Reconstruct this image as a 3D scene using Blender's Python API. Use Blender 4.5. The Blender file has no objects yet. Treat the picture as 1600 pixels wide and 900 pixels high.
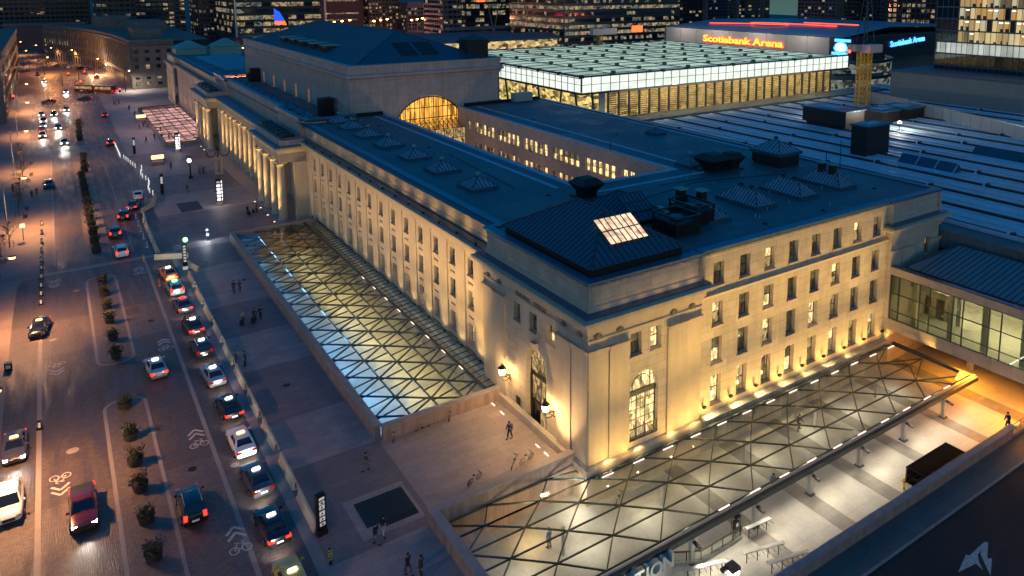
import bpy, math, random
from mathutils import Vector, Matrix
random.seed(7)
SC = bpy.context.scene
COL = SC.collection

# ------------------------------------------------------------------ camera, sky, exposure
cam = bpy.data.cameras.new("camera"); camo = bpy.data.objects.new("camera", cam); COL.objects.link(camo)
camo.location = (-35.266, -48.725, 42.0)
camo.rotation_euler = (math.radians(90 - 8.235), 0, math.radians(55.631 - 90))
cam.sensor_width = 36; cam.lens = 36 * 1185 / 1600
cam.shift_x = -0.0556; cam.shift_y = -0.188
cam.clip_start = 1; cam.clip_end = 9000
SC.camera = camo
W = bpy.data.worlds.new("World"); SC.world = W; W.use_nodes = True
nt = W.node_tree; nt.nodes.clear()
sky = nt.nodes.new("ShaderNodeTexSky"); sky.sky_type = 'NISHITA'; sky.sun_disc = False
sky.sun_elevation = math.radians(3.0); sky.sun_rotation = math.radians(214)
sky.ozone_density = 8.0; sky.air_density = 1.2; sky.dust_density = 1.0
bg = nt.nodes.new("ShaderNodeBackground"); bg.inputs[1].default_value = 0.15
wo = nt.nodes.new("ShaderNodeOutputWorld")
tint = nt.nodes.new("ShaderNodeMix"); tint.data_type = 'RGBA'; tint.blend_type = 'MULTIPLY'; tint.inputs[0].default_value = 1
tint.inputs[7].default_value = (1.5, 1.22, .72, 1)      # the saturated blue of the hour after sunset
nt.links.new(sky.outputs[0], tint.inputs[6]); nt.links.new(tint.outputs[2], bg.inputs[0]); nt.links.new(bg.outputs[0], wo.inputs[0])
SC.view_settings.view_transform = 'Standard'; SC.view_settings.look = 'None'
SC.view_settings.gamma = 1; SC.view_settings.use_curve_mapping = False
SC.view_settings.exposure = 1.92
SC.cycles.max_bounces = 6; SC.cycles.transparent_max_bounces = 12
SC.cycles.sample_clamp_indirect = 4.0

# ------------------------------------------------------------------ materials
GLOW = .55     # output of all lamps and lit panes against the dusk sky
def nodes(name):
    m = bpy.data.materials.new(name); m.use_nodes = True
    t = m.node_tree; t.nodes.clear()
    o = t.nodes.new("ShaderNodeOutputMaterial")
    return m, t, o
def L(t, a, b): t.links.new(a, b)
def math_(t, op, a, b=None):
    n = t.nodes.new("ShaderNodeMath"); n.operation = op
    for i, v in enumerate((a, b)):
        if v is None: continue
        if isinstance(v, (int, float)): n.inputs[i].default_value = v
        else: L(t, v, n.inputs[i])
    return n.outputs[0]
def mixc(t, kind, f, a, b):
    n = t.nodes.new("ShaderNodeMix"); n.data_type = 'RGBA'; n.blend_type = kind
    for s, v in ((0, f), (6, a), (7, b)):
        if isinstance(v, (int, float)): n.inputs[s].default_value = v
        elif isinstance(v, tuple): n.inputs[s].default_value = (*v, 1)
        else: L(t, v, n.inputs[s])
    return n.outputs[2]
def noise(t, vec, sc, det=4.0, rough=.6):
    n = t.nodes.new("ShaderNodeTexNoise"); n.inputs['Scale'].default_value = sc
    n.inputs['Detail'].default_value = det; n.inputs['Roughness'].default_value = rough
    L(t, vec, n.inputs['Vector']); return n.outputs['Fac']
def ramp(t, f, a, b):
    n = t.nodes.new("ShaderNodeMapRange"); L(t, f, n.inputs[0])
    n.inputs[1].default_value = a[0]; n.inputs[2].default_value = a[1]
    n.inputs[3].default_value = b[0]; n.inputs[4].default_value = b[1]
    return n.outputs[0]
def mat(name, col, rough=.6, var=.18, scale=.6, metal=0., bump=0., bscale=8., streak=0., brick=None, spec=.5, rvar=0., coat=0., objspace=False, stretch=None):
    """Principled surface with two octaves of colour noise, optional masonry/paver joints, streaks and fine relief."""
    m, t, o = nodes(name)
    p = t.nodes.new("ShaderNodeBsdfPrincipled"); L(t, p.outputs[0], o.inputs[0])
    g = t.nodes.new("ShaderNodeTexCoord" if objspace else "ShaderNodeNewGeometry")
    pos = g.outputs['Object'] if objspace else g.outputs['Position']
    if stretch:
        mp = t.nodes.new("ShaderNodeMapping"); mp.inputs['Scale'].default_value = stretch; L(t, pos, mp.inputs[0]); npos = mp.outputs[0]
    else: npos = pos
    n1 = noise(t, npos, scale); n2 = noise(t, pos, scale * 9)
    f = math_(t, 'ADD', math_(t, 'MULTIPLY', n1, .65), math_(t, 'MULTIPLY', n2, .35))
    k = ramp(t, f, (.3, .7), (1 - var, 1 + var))
    c = mixc(t, 'MULTIPLY', 1.0, col, k)
    hgt = n2
    if brick:
        bw, bh, jm, jc, cv = brick[:5]; wall = brick[5] if len(brick) > 5 else True
        sp = t.nodes.new("ShaderNodeSeparateXYZ"); L(t, pos, sp.inputs[0])
        cb = t.nodes.new("ShaderNodeCombineXYZ")
        if wall: L(t, math_(t, 'ADD', sp.outputs[0], sp.outputs[1]), cb.inputs[0]); L(t, sp.outputs[2], cb.inputs[1])
        else: L(t, sp.outputs[0], cb.inputs[0]); L(t, sp.outputs[1], cb.inputs[1])
        b = t.nodes.new("ShaderNodeTexBrick"); L(t, cb.outputs[0], b.inputs['Vector'])
        b.inputs['Color1'].default_value = (1 - cv,) * 3 + (1,); b.inputs['Color2'].default_value = (1 + cv,) * 3 + (1,)
        b.inputs['Mortar'].default_value = (jc,) * 3 + (1,)
        b.inputs['Scale'].default_value = 1; b.inputs['Mortar Size'].default_value = jm
        b.inputs['Brick Width'].default_value = bw; b.inputs['Row Height'].default_value = bh; b.inputs['Mortar Smooth'].default_value = .3
        c = mixc(t, 'MULTIPLY', 1.0, c, b.outputs['Color'])
    if streak:
        sp = t.nodes.new("ShaderNodeMapping"); sp.inputs['Scale'].default_value = (1.6, 1.6, .12); L(t, pos, sp.inputs[0])
        s = noise(t, sp.outputs[0], 1.2, 5)
        c = mixc(t, 'MULTIPLY', 1.0, c, ramp(t, s, (.42, .62), (1 - streak, 1.0)))
    L(t, c, p.inputs['Base Color'])
    p.inputs['Roughness'].default_value = rough; p.inputs['Metallic'].default_value = metal
    p.inputs['Specular IOR Level'].default_value = spec
    if coat: p.inputs['Coat Weight'].default_value = coat; p.inputs['Coat Roughness'].default_value = .08
    if rvar: L(t, ramp(t, n1, (.35, .65), (rough - rvar, rough + rvar)), p.inputs['Roughness'])
    if bump:
        bn = t.nodes.new("ShaderNodeBump"); bn.inputs['Strength'].default_value = bump; bn.inputs['Distance'].default_value = .05
        L(t, noise(t, npos, bscale, 3), bn.inputs['Height']); L(t, bn.outputs[0], p.inputs['Normal'])
    return m
def emit(name, col, st):
    m, t, o = nodes(name); e = t.nodes.new("ShaderNodeEmission")
    e.inputs[0].default_value = (*col, 1); e.inputs[1].default_value = st*GLOW; L(t, e.outputs[0], o.inputs[0]); return m
def lit(name, col, st, lo=.15, sx=1.3, sz=1.0, gloss=.06, grain=(.5,1.3)):
    """Pane with a lit room behind it: blocky light and dark patches under a thin glass reflection."""
    m, t, o = nodes(name); g = t.nodes.new("ShaderNodeNewGeometry")
    mp = t.nodes.new("ShaderNodeMapping"); mp.inputs['Scale'].default_value = (sx, sx, sz); L(t, g.outputs['Position'], mp.inputs[0])
    v = t.nodes.new("ShaderNodeTexVoronoi"); v.distance = 'CHEBYCHEV'; v.inputs['Scale'].default_value = 1.6; L(t, mp.outputs[0], v.inputs['Vector'])
    s = t.nodes.new("ShaderNodeSeparateColor"); L(t, v.outputs['Color'], s.inputs[0])
    n = noise(t, mp.outputs[0], 3.0, 3)
    k = math_(t, 'MULTIPLY', ramp(t, s.outputs[0], (.1, .8), (lo, 1.0)), ramp(t, n, (.3, .7), grain))
    e = t.nodes.new("ShaderNodeEmission"); e.inputs[0].default_value = (*col, 1); L(t, math_(t, 'MULTIPLY', k, st*GLOW), e.inputs[1])
    gl = t.nodes.new("ShaderNodeBsdfGlossy"); gl.inputs['Roughness'].default_value = .08
    mx = t.nodes.new("ShaderNodeMixShader"); mx.inputs[0].default_value = gloss
    L(t, e.outputs[0], mx.inputs[1]); L(t, gl.outputs[0], mx.inputs[2]); L(t, mx.outputs[0], o.inputs[0]); return m
def glass(name, tint, refl=.12, rough=.02):
    m, t, o = nodes(name)
    tr = t.nodes.new("ShaderNodeBsdfTransparent"); tr.inputs[0].default_value = (*tint, 1)
    gl = t.nodes.new("ShaderNodeBsdfGlossy"); gl.inputs['Roughness'].default_value = rough; gl.inputs[0].default_value = (.9, .95, 1, 1)
    lw = t.nodes.new("ShaderNodeLayerWeight"); lw.inputs[0].default_value = .35
    mx = t.nodes.new("ShaderNodeMixShader"); L(t, math_(t, 'ADD', math_(t, 'MULTIPLY', lw.outputs['Fresnel'], .42), refl * .2), mx.inputs[0])
    L(t, tr.outputs[0], mx.inputs[1]); L(t, gl.outputs[0], mx.inputs[2]); L(t, mx.outputs[0], o.inputs[0]); return m

STONE = mat("limestone", (.49, .41, .31), .75, .19, .45, bump=.25, bscale=3, streak=.09, brick=(1.9, .82, .022, .62, .09))
STONE_T = mat("limestone_trim", (.48, .395, .29), .75, .12, .6, bump=.2, bscale=3, streak=.08)
STONE_H = mat("limestone_hall", (.48, .37, .32), .8, .16, .3, bump=.2, bscale=3, streak=.14, brick=(2.2, .9, .02, .78, .05))
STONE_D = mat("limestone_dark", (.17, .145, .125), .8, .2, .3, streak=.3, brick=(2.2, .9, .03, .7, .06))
GRANITE = mat("granite_coping", (.30, .255, .24), .6, .2, 1.2, bump=.2)
GRANITE_R = mat("granite_wall", (.36, .25, .20), .65, .22, 1.0, bump=.2, streak=.25)
BRICKW = mat("buff_brick", (.42, .32, .28), .8, .14, .6, brick=(.5, .17, .02, .75, .14))
ROOF = mat("roof_membrane", (.085, .108, .122), .6, .42, .16, bump=.3, bscale=2, rvar=.14, brick=(13., 1.1, .025, .74, .07, False))
ROOF_P = mat("roof_patch_membrane", (.06, .085, .10), .5, .4, .5)
ROOF_S = mat("roof_walkway", (.26, .40, .52), .6, .2, .8)
COPPER = mat("dark_metal_roof", (.03, .10, .15), .42, .25, .8, metal=.3, rvar=.1)
SEAM = mat("roof_seam", (.03, .04, .045), .45, .1, 1)
COPING = mat("metal_coping", (.08, .15, .22), .42, .2, .8, metal=.4)
GREEN_CU = mat("green_copper", (.12, .30, .27), .6, .25, 1.2)
BRONZE = mat("dark_bronze", (.045, .035, .03), .45, .2, 2, metal=.5)
BLACK = mat("black_metal", (.009, .009, .010), .55, .2, 2, metal=.3)
STEEL = mat("painted_steel", (.055, .075, .08), .45, .15, 2, metal=.5)
STEEL_L = mat("light_steel", (.42, .43, .42), .4, .12, 2, metal=.5)
FRAME = mat("window_frame_paint", (.05, .055, .06), .4, .15, 3)
SETT = mat("street_setts", (.125, .098, .085), .5, .34, .5, bump=.9, bscale=5, rvar=.16, stretch=(2.2,.22,1), brick=(.34, .17, .012, .6, .22, False))
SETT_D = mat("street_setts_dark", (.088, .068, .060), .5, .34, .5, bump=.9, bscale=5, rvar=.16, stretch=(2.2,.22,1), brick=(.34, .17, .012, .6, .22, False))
BANDST = mat("granite_band", (.25, .22, .20), .55, .15, 1.2, bump=.2)
PLAZA = mat("plaza_granite", (.31, .245, .235), .62, .2, .4, bump=.35, bscale=5, brick=(1.8, .9, .02, .66, .10, False))
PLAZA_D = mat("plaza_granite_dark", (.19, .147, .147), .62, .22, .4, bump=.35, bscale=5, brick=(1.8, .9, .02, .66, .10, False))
WALK = mat("left_pavement", (.22, .165, .13), .62, .2, .4, bump=.3, bscale=5, brick=(1.2, .6, .012, .8, .08, False))
CONC = mat("lower_plaza_concrete", (.41, .39, .355), .6, .2, .5, bump=.2, brick=(3.4, 3.4, .02, .78, .05, False))
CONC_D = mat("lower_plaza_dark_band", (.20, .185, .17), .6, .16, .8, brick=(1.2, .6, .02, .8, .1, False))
CONC_W = mat("concrete_wall", (.34, .33, .30), .7, .2, .6, streak=.25)
PAVE2 = mat("york_pavement", (.125, .105, .098), .65, .25, .35, bump=.3, brick=(1.6, 2.1, .02, .7, .05, False))
ASPH = mat("asphalt", (.034, .028, .027), .9, .35, .25, bump=.4, bscale=12, rvar=.1)
CITY = mat("city_ground", (.05, .05, .055), .8, .3, .02)
WHITE = mat("road_paint", (.46, .44, .42), .6, .55, 6, bump=.2)
YELL = mat("yellow_paint", (.75, .50, .05), .5, .15, 3)
SHED = mat("train_shed_roof", (.38, .52, .60), .6, .24, .12, bump=.25, bscale=1.5, rvar=.1, brick=(.9, 7.0, .03, .82, .06, False))
BROOF = mat("bridge_roof_metal", (.16, .20, .22), .5, .2, .8)
NIGHT = mat("matt_black_mesh", (.004, .004, .004), .95, .1, 2, spec=.05)
SHED_D = mat("smoke_duct_edge", (.035, .028, .028), .6, .2, 1)
CONCB = mat("barrier_concrete", (.58, .50, .36), .7, .2, 1.5, bump=.3, objspace=True)
LEAF = mat("shrub_leaf", (.04, .052, .02), .6, .5, 4)
LEAF2 = mat("shrub_leaf_brown", (.07, .055, .022), .6, .5, 4)
SOIL = mat("soil", (.03, .022, .015), .9, .3, 5)
BARK = mat("bark", (.06, .045, .035), .8, .3, 4)
POT = mat("planter_pot", (.03, .028, .03), .35, .2, 2)
FLOORB = mat("shop_floor", (.30, .28, .22), .4, .25, .4)
SKYG = mat("skylight_glass", (.12, .24, .32), .3, .35, 1.2, spec=.8)  # pale blue base colour stands in for reflected sky
DGLASS = mat("dark_glass", (.012, .018, .024), .06, .3, .5, spec=.9)
BGLASS = mat("blue_glass_roof", (.03, .07, .12), .12, .3, .7, spec=.9)
LITW = lit("lit_window_bright", (1., .70, .30), .95, .25, 1.9)
LITM = lit("lit_window_medium", (1., .66, .27), .34, .15, 1.9)
LITN = lit("faint_glow_window", (.55, .45, .30), .055, .3, 1.9, gloss=.14)  # dark room panes given a faint glow of their own
LITD = lit("lit_window_blind", (.75, .56, .24), .17, .4)
LITA = lit("lit_window_amber", (1., .42, .07), .9, .45, .5, .3)
LITT = lit("lit_tower_window", (1., .74, .42), .24, .05, .35, .5)
LITT2 = lit("lit_tower_window_cool", (.75, .82, .7), .13, .05, .35, .5)
TDARK = mat("tower_dark_cladding", (.018, .024, .034), .35, .4, .02, spec=.6)
TBROWN = mat("tower_brown_cladding", (.065, .045, .05), .6, .25, .05)
TCONC = mat("tower_concrete", (.10, .11, .13), .7, .25, .05)
E_WHITE = emit("lamp_white", (1, .93, .82), 9); E_STRIP = emit("strip_light", (1, .70, .54), 1.15)
E_ORANGE = emit("lamp_orange", (1, .36, .06), 22); E_RED = emit("signal_red", (1, .02, .01), 10)
E_RED_S = emit("sign_red", (1, .06, .015), 2.6); E_RED_C = emit("sign_orange", (1, .30, .03), 1.8)
E_BLUE = emit("sign_blue", (.06, .30, 1), 1.8); E_SAIL = emit("emblem_blue", (.02, .10, 1), .7)
E_BLUEW = emit("sign_pale_blue", (.45, .75, 1), 1.5)
E_GREEN = emit("signal_green", (.15, 1, .25), 5); E_TAIL = emit("tail_lamp", (1, .02, .01), 2.6)
E_TAILD = emit("tail_lamp_dim", (.6, .015, .01), .35); E_HEAD = emit("head_lamp", (1, .95, .85), 14)
E_TAXI = emit("taxi_sign_light", (1, .92, .8), 4); E_TAXIO = emit("taxi_sign_orange", (1, .5, .12), 3.5)
E_BARR = emit("barrier_lamp_light", (1, .93, .85), .55)
E_PANEL = emit("totem_panel", (1, .97, .93), 1.6); E_PANELD = emit("totem_panel_dim", (.8, .78, .75), .25)
E_WARM = emit("lantern_glow", (1, .62, .22), 34); E_YSIGN = emit("entrance_sign", (1, .62, .25), 1.3)
E_ATR = lit("atrium_side_glass", (.92, 1., .90), .56, .88, .25, .3, .06, (.93, 1.05))
GLASS = glass("canopy_glass", (.87, .90, .86)); GLASS_B = glass("bridge_glass", (.80, .83, .74), .08)
TXT = mat("lettering_metal", (.36, .39, .38), .4, .15, 3, metal=.4)
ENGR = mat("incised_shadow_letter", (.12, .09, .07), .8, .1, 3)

# ------------------------------------------------------------------ mesh helpers
ORD = ('first second third fourth fifth sixth seventh eighth ninth tenth eleventh twelfth thirteenth fourteenth fifteenth sixteenth seventeenth eighteenth nineteenth twentieth twenty-first twenty-second twenty-third twenty-fourth twenty-fifth twenty-sixth').split()
class MB:
    def __init__(s): s.v = []; s.f = []; s.m = []
    def add(s, vs, fs, m=0):
        o = len(s.v); s.v += [tuple(v) for v in vs]
        for f in fs: s.f.append([i + o for i in f]); s.m.append(m)
        return s
    def box(s, x0, x1, y0, y1, z0, z1, m=0):
        return s.add([(x0,y0,z0),(x1,y0,z0),(x1,y1,z0),(x0,y1,z0),(x0,y0,z1),(x1,y0,z1),(x1,y1,z1),(x0,y1,z1)],
              [(0,3,2,1),(4,5,6,7),(0,1,5,4),(1,2,6,5),(2,3,7,6),(3,0,4,7)], m)
    def frustum(s, cx, cy, z0, z1, a0, b0, a1, b1, m=0):
        return s.add([(cx-a0,cy-b0,z0),(cx+a0,cy-b0,z0),(cx+a0,cy+b0,z0),(cx-a0,cy+b0,z0),(cx-a1,cy-b1,z1),(cx+a1,cy-b1,z1),(cx+a1,cy+b1,z1),(cx-a1,cy+b1,z1)],
              [(0,3,2,1),(4,5,6,7),(0,1,5,4),(1,2,6,5),(2,3,7,6),(3,0,4,7)], m)
    def up(s, pts, m=0):
        a, b, c = map(Vector, pts[:3]); return s.poly(pts if (b-a).cross(c-a).z > 0 else pts[::-1], m)
    def poly(s, pts, m=0): return s.add(pts, [tuple(range(len(pts)))], m)
    def prism(s, pts, z0, z1, m=0):
        n = len(pts)
        return s.add([(x,y,z0) for x,y in pts] + [(x,y,z1) for x,y in pts],
              [tuple(range(n-1,-1,-1)), tuple(range(n,2*n))] + [(i,(i+1)%n,n+(i+1)%n,n+i) for i in range(n)], m)
    def tube(s, p, q, r, n=8, r2=None, m=0):
        p = Vector(p); q = Vector(q); d = (q-p).normalized(); r2 = r if r2 is None else r2
        a = d.cross(Vector((0,0,1))) if abs(d.z) < .95 else d.cross(Vector((1,0,0)))
        a.normalize(); b = d.cross(a)
        vs = []
        for c, rr in ((p, r), (q, r2)):
            for i in range(n):
                t = 2*math.pi*i/n; vs.append(c + a*math.cos(t)*rr + b*math.sin(t)*rr)
        return s.add(vs, [tuple(range(n-1,-1,-1)), tuple(range(n,2*n))] + [(i,(i+1)%n,n+(i+1)%n,n+i) for i in range(n)], m)
    def bar(s, p, q, w, h, m=0):
        """rectangular beam from p to q, width w (horizontal), height h (hanging below p-q)"""
        p = Vector(p); q = Vector(q); d = (q-p).normalized(); a = Vector((-d.y, d.x, 0))
        a = a.normalized() * w/2 if a.length > 1e-6 else Vector((w/2,0,0)); u = d.cross(a).normalized()
        if u.z > 0: u = -u
        u = u*h
        vs = [p-a, p+a, p+a+u, p-a+u, q-a, q+a, q+a+u, q-a+u]
        return s.add(vs, [(0,1,2,3),(7,6,5,4),(0,4,5,1),(1,5,6,2),(2,6,7,3),(3,7,4,0)], m)
    def lathe(s, prof, cx=0, cy=0, n=14, m=0):
        k = len(prof); vs = []
        for r, z in prof:
            for i in range(n):
                t = 2*math.pi*i/n; vs.append((cx+r*math.cos(t), cy+r*math.sin(t), z))
        fs = [(j*n+i, j*n+(i+1)%n, (j+1)*n+(i+1)%n, (j+1)*n+i) for j in range(k-1) for i in range(n)]
        fs += [tuple(range(n-1,-1,-1)), tuple(range((k-1)*n, k*n))]
        return s.add(vs, fs, m)
    def sweep(s, prof, path, m=0, closed=False):
        """profile [(outward, z)] swept along path [(x, y)], outward is the right-hand side; mitred corners"""
        n = len(path); rows = []
        for i, p in enumerate(path):
            def nrm(a, b):
                d = Vector((b[0]-a[0], b[1]-a[1])).normalized(); return Vector((d.y, -d.x))
            if closed: n1 = nrm(path[i-1], p); n2 = nrm(p, path[(i+1)%n])
            else:
                n1 = nrm(path[i-1], p) if i else nrm(p, path[1]); n2 = nrm(p, path[i+1]) if i < n-1 else n1
            b = (n1+n2); b = b / max(1e-6, b.length_squared) * 2
            rows.append([(p[0]+b.x*o, p[1]+b.y*o, z) for o, z in prof])
        k = len(prof); vs = [v for r in rows for v in r]; fs = []
        for i in range(n if closed else n-1):
            j = (i+1) % n
            for a in range(k-1): fs.append((i*k+a, i*k+a+1, j*k+a+1, j*k+a))
        if not closed: fs += [tuple(range(k)), tuple((n-1)*k+a for a in range(k-1,-1,-1))]
        return s.add(vs, fs, m)
    def mesh(s, name, mats):
        me = bpy.data.meshes.new(name); me.from_pydata(s.v, [], s.f)
        for x in (mats if isinstance(mats, (list, tuple)) else [mats]): me.materials.append(x)
        if len(me.materials) > 1: me.polygons.foreach_set('material_index', s.m)
        me.update(); return me
    def build(s, name, mats, parent=None, loc=(0,0,0), rz=0): return ob(name, s.mesh(name, mats), parent, loc, rz)
def ob(name, me, parent=None, loc=(0,0,0), rz=0):
    o = bpy.data.objects.new(name, me); COL.objects.link(o); o.location = loc; o.rotation_euler = (0,0,rz)
    if parent: o.parent = parent
    return o
def thing(name, label, cat, loc=(0,0,0), rz=0, group=None):
    o = bpy.data.objects.new(name, None); COL.objects.link(o); o.location = loc; o.rotation_euler = (0,0,rz)
    return tag(o, label, cat, group)
def tag(o, label, cat, group=None):
    o['label'] = label; o['category'] = cat
    if group: o['group'] = group
    return o
def struct(o): o['kind'] = 'structure'; return o
def stuff(o): o['kind'] = 'stuff'; return o
def smooth(o, ang=40):
    me = o.data
    me.polygons.foreach_set('use_smooth', [True]*len(me.polygons)); me.update()
    try: me.set_sharp_from_angle(angle=math.radians(ang))
    except Exception: pass
    return o
def text_mesh(txt, size, ext, mats, bevel=0., bold=0.):
    c = bpy.data.curves.new("t", 'FONT'); c.body = txt; c.size = size; c.extrude = ext; c.align_x = 'CENTER'; c.offset = bold
    c.resolution_u = 3
    o = bpy.data.objects.new("t", c); COL.objects.link(o)
    dg = bpy.context.evaluated_depsgraph_get(); me = bpy.data.meshes.new_from_object(o.evaluated_get(dg))
    bpy.data.objects.remove(o); me.materials.clear()
    for x in mats: me.materials.append(x)
    return me
def lamp(kind, loc, power, col, aim=None, size=.3, ang=60, blend=.6, sx=None, sy=None):
    d = bpy.data.lights.new("lamp_light", kind); d.energy = power*GLOW; d.color = col
    if kind == 'SPOT': d.spot_size = math.radians(ang); d.spot_blend = blend; d.shadow_soft_size = size
    elif kind == 'AREA': d.shape = 'RECTANGLE'; d.size = sx or size; d.size_y = sy or size
    else: d.shadow_soft_size = size
    o = bpy.data.objects.new("lamp_light", d); COL.objects.link(o); o.location = loc
    if aim is not None: o.rotation_euler = (Vector(aim)-Vector(loc)).to_track_quat('-Z', 'Y').to_euler()
    return o

# facades -----------------------------------------------------------
def facade(mb, org, ud, nd, U, z0, z1, ops, depth=.45, m=0):
    """a wall face of width U with real recessed openings (u0, u1, za, zb)"""
    org = Vector((org[0], org[1], 0)); ud = Vector((ud[0], ud[1], 0)); nd = Vector((nd[0], nd[1], 0))
    us = sorted({0., U, *[round(a,4) for p in ops for a in p[:2]]}); zs = sorted({z0, z1, *[round(a,4) for p in ops for a in p[2:4]]})
    P = lambda u, z, d=0: tuple(org + ud*u - nd*d + Vector((0,0,z)))
    for i in range(len(us)-1):
        run = None
        for j in range(len(zs)-1):
            um = (us[i]+us[i+1])/2; zm = (zs[j]+zs[j+1])/2
            hole = any(a[0] < um < a[1] and a[2] < zm < a[3] for a in ops)
            if not hole: mb.poly([P(us[i],zs[j]), P(us[i+1],zs[j]), P(us[i+1],zs[j+1]), P(us[i],zs[j+1])], m)
    for a, b, c, d in [p[:4] for p in ops]:
        for q in ([(a,c),(b,c)], [(b,c),(b,d)], [(b,d),(a,d)], [(a,d),(a,c)]):
            (u1,w1),(u2,w2) = q; mb.poly([P(u1,w1), P(u1,w1,depth), P(u2,w2,depth), P(u2,w2)], m)
WCACHE = {}
def win_mesh(w, h, kind, mu=0):
    k = (round(w,2), round(h,2), kind, mu)
    if k in WCACHE: return WCACHE[k]
    if kind == 'frame':
        b = MB(); t = .07
        b.box(-w/2,-w/2+t,0,.12,0,h).box(w/2-t,w/2,0,.12,0,h).box(-w/2+t,w/2-t,0,.12,h-t,h).box(-w/2+t,w/2-t,0,.12,0,t)
        b.box(-w/2+t,w/2-t,.01,.11,h*.5-.04,h*.5+.04)
        for i in range(mu): 
            u = -w/2 + w*(i+1)/(mu+1); b.box(u-.02,u+.02,.03,.09,t,h*.5-.04).box(u-.02,u+.02,.03,.09,h*.5+.04,h-t)
        me = b.mesh('window', FRAME)
    elif kind == 'sill': me = MB().box(-w/2-.08,w/2+.08,-.62,0,-.12,.03).mesh('sill', STONE_T)
    else:
        b = MB().box(-w/2+.05,w/2-.05,.05,.08,.05,h*.5).box(-w/2+.05,w/2-.05,.055,.085,h*.5,h-.05,1)
        ms = {'B':(LITW,LITW),'M':(LITM,LITW),'D':(LITD,LITM),'E':(LITM,LITD),'L':(LITW,LITD),'K':(LITN,LITN),'A':(LITA,LITA),'G':(LITN,LITD)}[kind]
        me = b.mesh('pane', list(ms))
    WCACHE[k] = me; return me
def window(parent, org, ud, nd, u, z, w, h, kind, depth=.45, mu=0, sill=True):
    p = Vector((org[0]+ud[0]*u-nd[0]*(depth-.02), org[1]+ud[1]*u-nd[1]*(depth-.02), z))
    rz = math.atan2(ud[1], ud[0])
    f = ob('window', win_mesh(w,h,'frame',mu), parent, p, rz)
    ob('pane', win_mesh(w,h,kind), f)
    if sill: ob('sill', win_mesh(w,h,'sill'), f)
    return f
def arch_fill(mb, org, ud, nd, uc, R, zc, ztop, depth=.45, n=20, m=0):
    """masonry above a round arch inside a rectangular opening, with its soffit"""
    P = lambda u, z, d=0: (org[0]+ud[0]*u-nd[0]*d, org[1]+ud[1]*u-nd[1]*d, z)
    pts = [(uc+R*math.cos(math.pi*i/n), zc+R*math.sin(math.pi*i/n)) for i in range(n+1)]
    for (a,b),(c,d) in zip(pts, pts[1:]):
        mb.poly([P(a,b), P(a,ztop), P(c,ztop), P(c,d)], m); mb.poly([P(a,b), P(c,d), P(c,d,depth), P(a,b,depth)], m)

# ------------------------------------------------------------------ setting: ground sheets
def sheet(name, x0, x1, y0, y1, z, m, holes=()):
    xs = sorted({x0, x1, *[a for h in holes for a in h[:2]]}); ys = sorted({y0, y1, *[a for h in holes for a in h[2:4]]})
    b = MB()
    for i in range(len(xs)-1):
        for j in range(len(ys)-1):
            xm = (xs[i]+xs[i+1])/2; ym = (ys[j]+ys[j+1])/2
            if not any(h[0] < xm < h[1] and h[2] < ym < h[3] for h in holes):
                b.poly([(xs[i],ys[j],z),(xs[i+1],ys[j],z),(xs[i+1],ys[j+1],z),(xs[i],ys[j+1],z)])
    return struct(b.build(name, m))
LOW = -2.5
sheet('ground', -4000, 5000, -2000, 6000, -.14, CITY, [(-62, 200, -70, 560)])
sheet('street', -42.2, -21.6, -70, 560, -.02, SETT)
sheet('left_pavement', -62, -42.2, -70, 560, .0, WALK)
sheet('plaza', -21.6, 200, 2.2, 560, 0, PLAZA, [(-12.75, 1, 16.0, 83.3), (0, 53.5, 2.2, 92)])
sheet('plaza_edge', -21.6, -13.4, -70, 2.2, 0, PLAZA)
sheet('york_pavement', -13.4, 200, -20.1, -17.9, 0, PAVE2)
sheet('york_road', -13.4, 200, -70, -20.1, -.13, ASPH)
struct(MB().box(-13.4, 200, -20.25, -20.1, -.3, .004).build('road_kerb', GRANITE))
sheet('lower_plaza', -13.4, 75, -17.9, 2.2, LOW, CONC)
def band(name, x0, x1, y0, y1, z, m): return struct(MB().poly([(x0,y0,z),(x1,y0,z),(x1,y1,z),(x0,y1,z)]).build(name, m))
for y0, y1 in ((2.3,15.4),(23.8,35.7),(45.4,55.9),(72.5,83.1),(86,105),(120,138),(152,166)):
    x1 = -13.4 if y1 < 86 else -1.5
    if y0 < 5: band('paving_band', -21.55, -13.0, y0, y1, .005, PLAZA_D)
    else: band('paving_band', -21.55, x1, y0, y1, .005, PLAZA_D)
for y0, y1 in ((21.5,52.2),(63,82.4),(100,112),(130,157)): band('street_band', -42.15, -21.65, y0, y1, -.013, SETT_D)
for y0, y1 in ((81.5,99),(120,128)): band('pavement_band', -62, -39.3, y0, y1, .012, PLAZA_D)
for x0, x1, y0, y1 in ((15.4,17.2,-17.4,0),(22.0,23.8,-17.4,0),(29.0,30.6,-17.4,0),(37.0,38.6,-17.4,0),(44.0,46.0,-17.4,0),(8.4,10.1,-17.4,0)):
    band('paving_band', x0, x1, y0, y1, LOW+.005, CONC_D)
band('dark_threshold', -22.4, -21.6, -40, 83, .006, GRANITE)
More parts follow.
